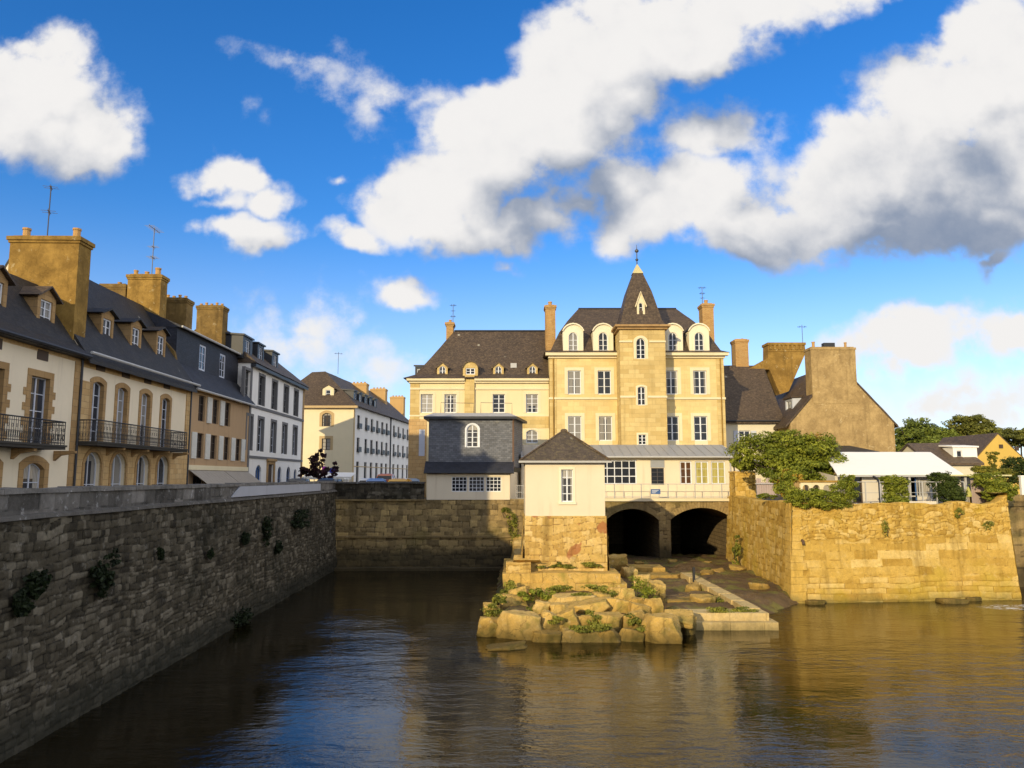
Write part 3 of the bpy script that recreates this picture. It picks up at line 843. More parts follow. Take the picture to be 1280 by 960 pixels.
def water():
    m, nt, b = new_mat('river_water', 0.04, 0.75)
    b.inputs['IOR'].default_value = 1.33
    P = nt.nodes.new('ShaderNodeNewGeometry').outputs['Position']
    n1 = noi(nt, vmul(nt, P, (.35, .8, 1)), 1.0, 3.0, .55); n2 = noi(nt, vmul(nt, P, (1.5, 3.0, 1)), 1.0, 4.0, .6); n3 = noi(nt, vmul(nt, P, (6.0, 9.0, 1)), 1.0, 3.0, .6)
    calm = ramp(nt, noi(nt, vmul(nt, P, (.10, .16, 1)), 1.0, 3.0, .5), .36, .62)
    h = mth(nt, 'ADD', mth(nt, 'MULTIPLY', n1, 1.0), mth(nt, 'ADD', mth(nt, 'MULTIPLY', n2, .48), mth(nt, 'MULTIPLY', n3, .09)))
    bp = nd(nt, 'ShaderNodeBump', None, Strength=mth(nt, 'MULTIPLY_ADD', calm, .36, .11), Distance=.15, Height=h)
    nt.links.new(bp.outputs[0], b.inputs['Normal'])
    murk = noi(nt, vmul(nt, P, (.12, .2, 1)), 1.0, 4.0, .6)
    c = mixc(nt, murk, (.0012, .0012, .0006), (.012, .008, .0012))
    # white water over the little weir at the right end of the bastion
    sp = nd(nt, 'ShaderNodeSeparateXYZ', None, Vector=P)
    d = vmth(nt, 'LENGTH', vmul(nt, vmth(nt, 'SUBTRACT', P, (23.9, 36.3, 0)), (.40, 1.0, 0)))
    f = mth(nt, 'MULTIPLY', ramp(nt, d, 1.05, .5), ramp(nt, noi(nt, vmul(nt, P, (1.8, 5.0, 1)), 1.0, 5.0, .7), .46, .62))
    c = mixc(nt, f, c, (.7, .72, .74))
    nt.links.new(c, b.inputs['Base Color'])
    nt.links.new(mth(nt, 'MULTIPLY_ADD', f, .6, .05), b.inputs['Roughness'])
    o = MB().add([(-60, -300, 0), (300, -300, 0), (300, 75, 0), (-60, 75, 0)], [(0, 1, 2, 3)]).build('river_water', m)
    tag(o, kind='structure')
water()

PAVE = blocks('street_paving', (.10, .095, .09), (.13, .125, .115), (.06, .06, .055), .5, .3, .012, .006)
def ground():
    a, b_ = (qx(-200) - .3, -200), (qx(51.2) - .3, 51.2)
    polys = [[(-4000, -4000), (-40, -4000), (a[0], a[1]), b_, (-4000, 51.2)],
             [(-4000, 51.2), b_, (1.5, 51.2), (1.5, 53.2), (15.1, 53.2), (15.1, 4000), (-4000, 4000)],
             [(15.1, 53.2), (14.1, 38.5), (25.0, 39.4), (25.6, 43.0), (4000, 43.0), (4000, 4000), (15.1, 4000)]]
    mb = MB()
    for p in polys: mb.add([(x, y, GZ) for x, y in p], [tuple(range(len(p)))])
    tag(mb.build('ground', PAVE), kind='structure')
ground()

# ------------------------------------------------------------------ river walls
def river_walls():
    # left quay, seen close
    ys = [-60.0]
    while ys[-1] < 51.3: ys.append(ys[-1] + (.9 if ys[-1] < 12 else max(.042, .0023 * ys[-1])))
    ys = np.array(ys); ys[-1] = 51.3
    P0, P1 = (qx(-60), -60), (qx(51.3), 51.3); L = math.hypot(P1[0] - P0[0], P1[1] - P0[1])
    ss = (ys + 60) / (111.3) * L
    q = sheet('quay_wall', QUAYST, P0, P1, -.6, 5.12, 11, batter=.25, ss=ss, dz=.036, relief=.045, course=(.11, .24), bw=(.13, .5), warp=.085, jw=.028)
    tag(q, 'long dark grey stone quay wall along the left bank, weedy and stained', 'quay wall')
    wp0, wp1 = (qx(-60) - .02, -60), (qx(51.3) - .02, 51.3)
    sheet('parapet', COPEST, wp0, wp1, 5.10, 5.66, 12, q, ss=ss, dz=.05, relief=.03, thick=.5, course=(.25, .6), bw=(.5, 1.3), warp=.06, jw=.03)
    cb = MB()
    rng = random.Random(3)
    y = -60.0
    while y < 51.2:
        e = min(51.3, y + rng.uniform(1.1, 1.9)); dz = rng.uniform(-.015, .015); dx = rng.uniform(-.015, .015)
        cb.hexa([(qx(y) - .6, y, 5.63), (qx(y) + .07 + dx, y, 5.63), (qx(e) + .07 + dx, e - .012, 5.63), (qx(e) - .6, e - .012, 5.63),
                 (qx(y) - .6, y, 5.75 + dz), (qx(y) + .06 + dx, y, 5.74 + dz), (qx(e) + .06 + dx, e - .012, 5.74 + dz), (qx(e) - .6, e - .012, 5.75 + dz)])
        y = e
    o = cb.build('coping', COPEST, q, rough=.02, cut=.35, rs=2.5); add_tone(o.data, .75)
    sb = MB()
    sb.hexa([(qx(-60), -60, 5.02), (qx(-60) + .13, -60, 5.05), (qx(51.2) + .13, 51.2, 5.05), (qx(51.2), 51.2, 5.02), (qx(-60), -60, 5.17), (qx(-60) + .11, -60, 5.13), (qx(51.2) + .11, 51.2, 5.13), (qx(51.2), 51.2, 5.17)])
    o = sb.build('string_course', COPEST, q, rough=.02, cut=.6, rs=2.5); add_tone(o.data, .4)
    nb = MB()      # the renewed smooth length of the parapet face
    ya, yb = 31.0, 46.5
    nb.hexa([(qx(ya) + .02, ya, 5.2), (qx(ya) + .085, ya, 5.2), (qx(yb) + .085, yb, 5.2), (qx(yb) + .02, yb, 5.2), (qx(ya) + .02, ya + .9, 5.62), (qx(ya) + .085, ya + .9, 5.62), (qx(yb) + .085, yb, 5.62), (qx(yb) + .02, yb, 5.62)])
    o = nb.build('renewed_facing', plaster('pale_grey_render', (.40, .41, .45), (.2, .2, .2), .3, .25), q)
    # wall closing the far side of the pool, below the slate-hung house
    f = sheet('river_wall', OLDWALL, (qx(51.2) - .3, 51.2), (1.9, 51.2), -.6, 4.55, 21, batter=.12, ds=.06, dz=.06, relief=.04, thick=1.0, course=(.22, .42), bw=(.25, .8), warp=.09, jw=.035)
    tag(f, 'old stone wall across the far side of the pool, half in shadow', 'river wall')
    x1 = atY(531, 600, 51.2).x
    sheet('parapet', QUAYST, (qx(51.2) - .3, 51.17), (x1, 51.17), 4.5, 5.62, 22, f, ds=.06, dz=.06, relief=.035, course=(.2, .35), bw=(.25, .6), warp=.07, jw=.03)
    o = MB().box(qx(51.2) - .3, x1, 50.98, 51.7, 5.6, 5.7).build('coping', COPEST, f, rough=.02, cut=.4); add_tone(o.data, .5)
    o = MB().box(qx(51.2), x1 - .02, 51.0, 51.3, 4.45, 4.55).build('string_course', OLDWALL, f, rough=.02, cut=.5); add_tone(o.data, .2)
    o = MB().box(qx(51.2), 1.6, 50.98, 51.3, 2.05, 2.17).build('lower_string_course', OLDWALL, f, rough=.03, cut=.5); add_tone(o.data, .3)
    o = MB().box(qx(51.2), .6, 50.2, 51.3, -.5, .16).build('footing_ledge', OLDWALL, f, rough=.08, cut=.4); add_tone(o.data, .2)
    # right bank bastion
    def topz(s): return 4.72 + (fbm(s * .8, s * 0, 5, 3) - .5) * .35 + np.clip((s - 10.9) / .8, 0, 1) * .55
    A, B, C, D = (15.0, 53.4), (13.75, 38.0), (25.1, 39.0), (25.9, 43.4)
    b = sheet('bastion_wall', BASTST, B, C, -.6, topz, 31, batter=.55, ds=.045, dz=.045, relief=.03, thick=.6, course=(.24, .32), bw=(.5, 1.5), warp=.05, jw=.04,
              zones=[(1.15, 3.0, .45, dict(course=(.34, .5), bw=(.8, 2.2), warp=.03, jw=.012)), (3.0, 9, 1.7, dict(course=(.12, .26), bw=(.15, .5), warp=.22, jw=.03))])
    tag(b, 'golden stone bastion wall of the right bank terrace, sunlit and battered', 'retaining wall')
    sheet('return_wall', BASTST, A, (B[0] - .02, B[1] - .3), -.6, lambda s: 4.72 + (fbm(s * .8, s * 0, 8, 3) - .5) * .3, 32, b, batter=.35, ds=.06, dz=.06, relief=.03, thick=.6, course=(.22, .36), bw=(.3, .8), warp=.06, jw=.03)
    sheet('end_wall', BASTST, C, D, -.6, 5.2, 33, b, batter=.4, ds=.1, dz=.1, relief=.03, course=(.25, .4), bw=(.4, 1.0))
    qb = MB(); rng = random.Random(8); z = -.6
    while z < 4.7:      # dressed corner where the two faces meet
        h = min(rng.uniform(.3, .42), 4.75 - z); j = rng.uniform(.35, .6); k = rng.uniform(.35, .6)
        def off(zz): t = 1 - (zz + .6) / 5.3; return .62 * max(t, 0) ** 1.5, .42 * max(t, 0) ** 1.5
        o0, o1 = off(z), off(z + h)
        x, y = B[0], B[1]
        qb.hexa([(x - o0[1] - .05, y - o0[0] - .05, z), (x + j, y - o0[0] - .05, z), (x + j, y + k, z), (x - o0[1] - .05, y + k, z),
                 (x - o1[1] - .05, y - o1[0] - .05, z + h - .012), (x + j, y - o1[0] - .05, z + h - .012), (x + j, y + k, z + h - .012), (x - o1[1] - .05, y + k, z + h - .012)])
        z += h
    o = qb.build('corner_quoin', BASTST, b, rough=.02, cut=.25, rs=2.5); add_tone(o.data, .62)
    w2 = sheet('quay_wall', OLDWALL, (25.5, 43.0), (90, 46), -.6, 5.0, 34, ds=.2, dz=.12, relief=.05, batter=.2, course=(.25, .45), bw=(.4, 1.1))
    tag(w2, 'shaded stone quay wall set back beyond the bastion at the far right', 'quay wall')
river_walls()
# ------------------------------------------------------------------ left bank row of houses
ANG = math.atan2(1.0, -.02)
LF = Frame((-19.9 - .02 * (16.6 - 35), 16.6, GZ), ANG)
def sub(s): return Frame(LF.world(s, 0, 0), ANG)

def gutter(E, x0, x1, y, z, mat=None, name='gutter'):
    return MB().tube([(x0, y, z), (x1, y, z)], .075, 6).build(name, mat or DARKZINC, E)

def downpipe(E, x, z0, z1, mat=None, y=-.09):
    return MB().tube([(x, y, z0), (x, y, z1)], .055, 6).build('downpipe', mat or DARKZINC, E)

def house_near():
    s1 = LF.x(97, 500)
    fr = LF
    E = empty('town_house', fr.o, 'cream plastered house cut by the left picture edge, with iron balcony and broad ochre stack', 'house', ANG)
    d, ze = 8.4, fr.z(50, 434) + .1
    zb = fr.z(60, 556, -1.0)
    c1 = (fr.x(33, 500) + fr.x(64, 500)) / 2
    ww = 1.32
    up_top = fr.z(48, 471); lo_top = fr.z(38, 578)
    holes, ws = [], []
    for k in range(6):
        c = c1 - 3.05 * k
        if c < 1: break
        ws.append(c); holes += [hole(c, zb + .02, ww, up_top - zb), hole(c, .05, 1.45, lo_top - .05, .28)]
    body(E, 0, s1, d, ze, holes, CREAM, ridge=None, rev=.24)
    for c in ws:
        win(E, c, zb + .02, ww, up_top - zb, 0, 2, 4, .2, GREYWHITE, GLASS, transom=3, sur=(TRIMST, .26, .03, 1))
        win(E, c, .05, 1.45, lo_top - .05, .28, 2, 3, .2, GREYWHITE, GLASSC, transom=2, sur=(TRIMST, .3, .03))
        MB().box(c - .38, c + .38, -.03, .1, ze - .62, ze - .2).build('attic_vent', WOOD, E)
    MB().box(s1 - .42, s1, -.04, .05, 0, ze - .05).build('quoin', TRIMST, E)
    MB().box(0, s1 - .42, -.02, .06, ze - .28, ze - .02).build('frieze', GOLDST, E)
    # mansard: steep lower slope, flat upper one
    zk = ze + 3.35; yk = 2.15
    P = [(-.45, ze - .12), (-.45, ze + .08), (.2, ze + .55), (yk, zk), (d / 2, zk + .75), (d - yk, zk), (d - .2, ze + .55), (d + .45, ze + .08), (d + .45, ze - .12)]
    MB().prism_x(P, -.1, s1 + .02).build('roof', SLATE, E, rough=.03, cut=.7)
    gutter(E, 0, s1, -.5, ze - .02)
    downpipe(E, s1 + .04, 0, ze)
    zd = ze + 1.15
    xs = [fr.x(50, 400, 1.0) - 3.4 * k for k in range(5)]
    for x in xs:
        if x > 1:
            dormer(E, x, zd - .5, 1.35, 1.75, .75, 2.2, 'gable', TRIMST, SLATEB, dict(x=x, z0=zd, w=.88, h=1.1, cols=2, rows=3, fr=WHITE), rise=.42, over=.2)
    # stacks: the big one at the party wall, two more on the part outside the picture
    zt = fr.z(60, 297, 1.6)
    x0 = s1 - .14
    chimney(E, x0, x0 + 1.05, .35, 3.55, ze - .1, zt, STACK, [(x0 + .45, .75, .5, .17), (x0 + .45, 3.1, .5, .17)], cap=.12)
    chimney(E, .1, 1.1, .3, 3.2, ze, 13.6, STACK, [(.5, .8, .4, .16), (.5, 2.6, .4, .16)])
    chimney(E, 3.0, 4.2, .9, 3.2, ze, 15.2, STACK, [(3.6, 1.5, .4, .16), (3.6, 2.7, .4, .16)])
    balcony(E, c1 - 8.5, fr.x(84, 530, -1.0), zb, 1.0, 1.0, [c1 - 7.5, c1 - 4.5, c1 - 1.5, c1 + 1.4])
    antenna(fr.world(x0 + .4, 2.1, zt + .2), 2.6, 'thin mast antenna on the broad ochre stack at the far left', [(2.5, .5, 2), (1.3, .6, 2)], ANG + .3)
    return s1

def house_balcony(s0):
    fr = sub(s0); x1 = fr.x(236, 520)
    E = empty('town_house', fr.o, 'house with long black iron balcony above four arched ground floor openings', 'house', ANG)
    d = 5.6; ze = fr.z(170, 456, -.3)
    zb = fr.z(165, 556, -1.0)
    cu = [fr.x(p, 500) for p in (121.5, 152.5, 182, 207.5)]
    cl = [fr.x(p, 590) for p in (114, 146.5, 177, 202)]
    zt = fr.z(121, 477); zlt = fr.z(114, 565)
    holes = [hole(c, zb + .02, 1.05, zt - zb, .16) for c in cu] + [hole(c, .02, 1.5, zlt, .55) for c in cl]
    yr = 3.3; zr = fr.z(107, 352, yr)
    body(E, 0, x1, d, ze, holes, CREAM, ridge=zr, yr=yr, rev=.24)
    for c in cu: win(E, c, zb + .02, 1.05, zt - zb, .16, 2, 5, .2, GREYWHITE, GLASS, transom=4, sur=(TRIMST, .24, .035))
    for c in cl: win(E, c, .02, 1.5, zlt, .55, 2, 2, .2, GREYWHITE, GLASS, transom=1, mid=.07)
    gb = MB(); plate(gb, [(.0, .0), (x1, 0), (x1, zb - .16), (0, zb - .16)], [hole(c, .02, 1.5, zlt, .55) for c in cl], -.05, .06)
    gb.build('arcade_facing', GOLDST, E)
    for c in cl:
        rb = MB(); ring(rb, outline(c, .0, 1.86, zlt + .2, .72), outline(c, .0, 1.5, zlt + .02, .55), -.09, -.045); rb.build('arch_moulding', TRIMST, E)
    MB().box(0, .95, -.03, .05, zb, fr.z(100, 480) + .2).build('quoin', GOLDST, E)
    MB().box(x1 - .55, x1, -.06, .05, 0, ze - .1).build('pilaster', GOLDST, E)
    MB().box(0, x1, -.025, .04, ze - .75, ze - .08).build('frieze', GOLDST, E)
    for c in [fr.x(p, 460) for p in (125, 157, 185, 209)]:
        MB().box(c - .4, c + .4, -.06, .03, ze - .74, ze - .1).build('attic_vent', WOOD, E)
    roof_gable(E, .0, x1, d, ze + .02, zr, SLATE, over=.45, vx=.02, yr=yr)
    gutter(E, 0, x1 + .25, -.5, ze - .12, PALEZINC)
    downpipe(E, x1 + .02, 0, ze - .2)
    for p, py0, py1 in ((134, 396, 430), (170, 411, 439), (201, 424, 447)):
        yf = .75; x = fr.x(p, (py0 + py1) / 2, yf); zw = fr.z(p, py1, yf); hw = 1.25
        dormer(E, x, zw - .45, 1.25, 1.95, yf, 2.4, 'gable', TRIMST, SLATE, dict(x=x, z0=zw + .02, w=.85, h=hw, cols=2, rows=3), rise=.26, over=.2)
    ztop = fr.z(185, 346, 3)
    x0 = x1 + .02
    chimney(E, x0, x0 + .95, 2.2, 4.3, ze, ztop, STACK, [(x0 + .4, 2.6, .5, .17), (x0 + .4, 3.3, .25, .13), (x0 + .4, 4.0, .35, .13)], cap=.1)
    zl = fr.z(140, 356, 5)
    chimney(E, x0 - .0, x0 + .9, 4.4, 6.2, ze, zl, STACKD, [(x0 + .4, 5.0, .2, .12)], cap=.05)
    balcony(E, .05, fr.x(235, 545, -1.0), zb, 1.0, 1.0, [(cl[0] + cl[1]) / 2, (cl[1] + cl[2]) / 2, (cl[2] + cl[3]) / 2, cl[3] + 1.35])
    antenna(fr.world(x0 + .4, 3.0, ztop + .2), 3.2, 'tall antenna with wide top array on the second ochre stack of the row', [(3.1, 1.6, 7), (1.9, .5, 3), (1.2, .7, 4)], ANG)
    return s0 + x1

def house_awning(s0):
    fr = sub(s0); x1 = fr.x(309.5, 560)
    E = empty('town_house', fr.o, 'narrow orange brown house with dark slate attic and beige shop awnings', 'house', ANG)
    d = 8.0; ze = fr.z(275, 494, -.35)
    r1 = [fr.x(p, 520) for p in (252, 269.5, 284.5)]; r2 = [fr.x(p, 560) for p in (250, 267, 283.5, 298)]
    z1a, z1b = fr.z(269, 530), fr.z(269, 499); z2a, z2b = fr.z(267, 574), fr.z(267, 544)
    holes = [hole(c, z1a, 1.1, z1b - z1a) for c in r1] + [hole(c, z2a, 1.1, z2b - z2a) for c in r2]
    zsh = fr.z(270, 583) - .6
    sh = [fr.x(p, 595) for p in (248, 268, 285, 299)]
    holes += [hole(c, .05, 1.7, zsh - .1) for c in sh]
    body(E, 0, x1, d, ze, holes, RUSTY, rev=.22)
    for c in r1: win(E, c, z1a, 1.1, z1b - z1a, 0, 2, 3, .16, WOOD, GLASSD)
    for c in r2: win(E, c, z2a, 1.1, z2b - z2a, 0, 2, 3, .16, WOOD, GLASSD)
    for c in sh: win(E, c, .05, 1.7, zsh - .1, 0, 2, 2, .16, WOOD, GLASSD)
    for row, za, zb_ in ((r1, z1a, z1b), (r2, z2a, z2b)):
        e = [(a + b) / 2 for a, b in zip(row, row[1:])]
        if row is r2: e = [row[0] - 1.1] + e + [row[-1] + .95]
        for c in e:
            w = .4
            o = MB().box(c - w, c + w, -.07, -.015, za - .03, zb_ + .02)
            for q in range(6): o.box(c - w + .06, c + w - .06, -.085, -.068, za + .1 + q * (zb_ - za) / 6.3, za + .26 + q * (zb_ - za) / 6.3)
            o.build('shutter', plain('cream_shutter_paint', (.62, .60, .54), .6) if 'cream_shutter_paint' not in bpy.data.materials else bpy.data.materials['cream_shutter_paint'], E)
    MB().box(0, x1, -.12, .02, z2a - .75, z2a - .45).build('shop_fascia', PALESTONE, E)
    zaw = z2a - .78
    for a, b_ in ((.35, x1 * .55), (x1 * .56, x1 - .1)):
        o = MB(); n = 10
        for k in range(n):
            xa, xb = a + (b_ - a) * k / n, a + (b_ - a) * (k + .97) / n
            o.hexa([(xa, -1.35, zaw - .95), (xb, -1.35, zaw - .95), (xb, -.1, zaw - .03), (xa, -.1, zaw - .03), (xa, -1.35, zaw - .92), (xb, -1.35, zaw - .92), (xb, -.1, zaw), (xa, -.1, zaw)])
        o.box(a, b_, -1.36, -1.33, zaw - 1.12, zaw - .93)
        o.build('awning', GREYCLOTH, E)
    # slate-hung attic storey behind a skirt roof
    ya = 1.0; zsk = fr.z(270, 470, ya); zat = fr.z(255, 424, ya)
    MB().prism_x([(-.4, ze - .06), (-.4, ze + .1), (ya + .02, zsk + .03), (ya + .02, zsk - .2)], 0, x1 + .15).build('skirt_roof', SLATEBL, E, rough=.02, cut=.7)
    gutter(E, 0, x1 + .15, -.45, ze - .04, PALEZINC)
    ab = MB(); xw = [fr.x(p, (y0 + y1) / 2, ya) for p, y0, y1 in ((253, 437, 465), (278, 446, 473))]
    zw0 = fr.z(265, 468, ya); hw = 1.75
    plate(ab, [(0, zsk - .3), (x1, zsk - .3), (x1, zat), (0, zat)], [hole(x, zw0, 1.15, hw) for x in xw], ya, .12)
    for xx in (0, x1): ab.add([(xx, ya, zsk - .3), (xx, d - 1, zsk - .3), (xx, d - 1, zat), (xx, d / 2, zat + 1.2), (xx, ya, zat)], [(0, 1, 2, 3, 4)])
    ab.build('attic_storey', SLATEBL, E)
    for x in xw: win(E, x, zw0, 1.15, hw, 0, 2, 3, ya + .06, GREYWHITE, GLASS, fw=.12, name='attic_window')
    MB().prism_x([(ya - .25, zat - .04), (ya - .25, zat + .08), (d / 2, zat + 1.45), (d - .6, zat + .1), (d - .6, zat - .04)], -.05, x1 + .05).build('roof', SLATEBL, E)
    gutter(E, -.02, x1, ya - .3, zat + .02, PALEZINC)
    MB().prism_x([(.4, ze), (ya, zsk + .6), (d / 2, zat + 1.6), (d / 2 + .2, zat + 1.3), (d / 2, ze)], -.3, -.03).build('party_wall', STACKD, E)
    for p0, p1, py, y0, th, xo in ((209, 227, 367, 1.75, .8, 3.0), (241, 266, 369, 1.9, 1.0, x1 - 1.3)):
        zt = fr.z((p0 + p1) / 2, py, y0)
        ya_ = y0; yb_ = y0 + 2.0
        pots = [(xo + .45, ya_ + .25 + k * .4, .22 + .08 * (k % 2), .1) for k in range(5)]
        chimney(E, xo, xo + 1.1, ya_, yb_, ze, zt, STACKD, pots, cap=.08)
    return s0 + x1

def house_white(s0):
    fr = sub(s0); x1 = fr.x(378, 560)
    E = empty('town_house', fr.o, 'tall white house with grey stone window frames and flat topped dark dormers', 'house', ANG)
    d = 7.0; ze = fr.z(340, 463, -.4)
    r1 = [fr.x(p, y) for p, y in ((309.5, 482), (327, 489), (343, 494), (357.5, 498), (370, 502))]
    r2 = [fr.x(p, y) for p, y in ((311.5, 540), (325.5, 545), (341.5, 546), (355.5, 548), (368.5, 550))]
    z1a, z1b = fr.z(343, 512), fr.z(343, 477); z2a, z2b = fr.z(341, 566), fr.z(341, 527)
    ww = 1.35
    holes = [hole(c, z1a, ww, z1b - z1a) for c in r1] + [hole(c, z2a, ww, z2b - z2a) for c in r2]
    g = [(fr.x(323, 590), 1.5, fr.z(323, 582), .5), (fr.x(338, 590), 1.6, fr.z(338, 581), 0), (fr.x(349.5, 590), 1.2, fr.z(349, 584), .5), (fr.x(360.5, 590), 1.3, fr.z(360, 584), .5), (fr.x(369, 590), .9, fr.z(368, 587), .4)]
    holes += [hole(x, .05, w, h, r) for x, w, h, r in g]
    body(E, 0, x1, d, ze, holes, WHITEWALL, rev=.3)
    for c in r1: win(E, c, z1a, ww, z1b - z1a, 0, 2, 4, .22, plain('grey_frame_paint', (.16, .16, .17), .5), GLASSD, sur=(GREYSTONE, .2, .04))
    for c in r2: win(E, c, z2a, ww, z2b - z2a, 0, 2, 4, .22, GREYWHITE, GLASSD, sur=(GREYSTONE, .2, .04))
    for k, (x, w, h, r) in enumerate(g):
        if k == 1:
            o = MB().box(x - w / 2, x + w / 2, .14, .2, .05, h).box(x - w * .4, x - .05, .12, .15, .3, 1.2).box(x + .05, x + w * .4, .12, .15, .3, 1.2).box(x - w * .4, x - .05, .12, .15, 1.35, h - .2).box(x + .05, x + w * .4, .12, .15, 1.35, h - .2).build('door', WOOD, E)
            s = MB(); ring(s, outline(x, .04, w + .7, h + .35), outline(x, .04, w, h), -.07, .02); s.box(x - w / 2 - .5, x + w / 2 + .5, -.18, -.02, h + .3, h + .5); s.build('surround', TRIMST, o)
        elif k == 0:
            win(E, x, .05, w, h, r, 2, 2, .16, BLUEPAINT, glass('blue_glass', (.02, .05, .12), share=0), fw=.14, name='door')
        else:
            win(E, x, .05, w, h, r, 2, 3, .16, BLUEPAINT, GLASSD, fw=.09)
    zs = (z1a + z2b) / 2 + .25
    MB().box(0, x1, -.07, .02, z1a - .35, z1a - .12).build('string_course', GREYSTONE, E)
    MB().box(0, x1, -.07, .02, g[0][2] + .55, g[0][2] + .75).build('lower_string_course', GREYSTONE, E)
    MB().box(x1 - .5, x1 + .02, -.05, .03, 0, ze - .1).build('quoin', TRIMST, E)
    MB().box(0, .35, -.05, .03, 0, ze - .1).build('quoin', GREYSTONE, E)
    MB().box(-.02, x1 + .02, -.4, .02, ze - .28, ze - .03).build('cornice', DARKZINC, E)
    # hipped roof
    zr = ze + 3.4; hb = 3.2
    vs = [(-.1, -.5, ze), (x1 + .5, -.5, ze), (x1 + .5, d + .5, ze), (-.1, d + .5, ze), (-.1, d / 2, zr), (x1 - hb, d / 2, zr)]
    MB().add(vs, [(0, 1, 5, 4), (1, 2, 5), (2, 3, 4, 5), (3, 0, 4), (0, 3, 2, 1)]).build('roof', SLATEB, E, rough=.03, cut=.8)
    for p, py0, py1, w in ((309.5, 425, 448, 2.3), (326, 432, 452, 1.7), (344, 440, 457, 1.9)):
        yf = .55; x = fr.x(p, (py0 + py1) / 2, yf); zb_ = ze + .35
        dormer(E, x, zb_, w, 1.75, yf, 2.4, 'flat', DARKZINC, DARKZINC, dict(x=x, z0=zb_ + .3, w=1.1, h=1.25, cols=2, rows=2, fr=GREYWHITE, pane=GLASSC))
    return s0 + x1
GREYSTONE = plaster('grey_dressed_stone', (.17, .165, .165), (.1, .1, .1), .3, .2)

s1 = house_near(); s2 = house_balcony(s1); s3 = house_awning(s2); s4 = house_white(s3)

def house_behind():
    """next house of the row towards the viewer, outside the picture: it shades the river"""
    L_ = 18.2
    fr = Frame(LF.world(-L_, 0, 0), ANG)
    E = empty('town_house', fr.o, 'plain cream house nearest the viewer beyond the left picture edge', 'house', ANG)
    ze = 6.6; d = 8.2
    cs = [1.7 + 3.0 * k for k in range(6)]
    holes = [hole(c, 3.6, 1.1, 2.0) for c in cs] + [hole(c, .6, 1.1, 2.0) for c in cs]
    body(E, 0, L_ - .05, d, ze, holes, CREAM, rev=.25, ridge=ze + 4.2)
    for c in cs:
        win(E, c, 3.6, 1.1, 2.0); win(E, c, .6, 1.1, 2.0)
    roof_gable(E, 0, L_ - .05, d, ze, ze + 4.3, SLATE, vx=.0)
    chimney(E, .1, 1.0, 3.0, 5.0, ze, ze + 5.0, STACK, [(.5, 3.6, .4, .15)])
house_behind()

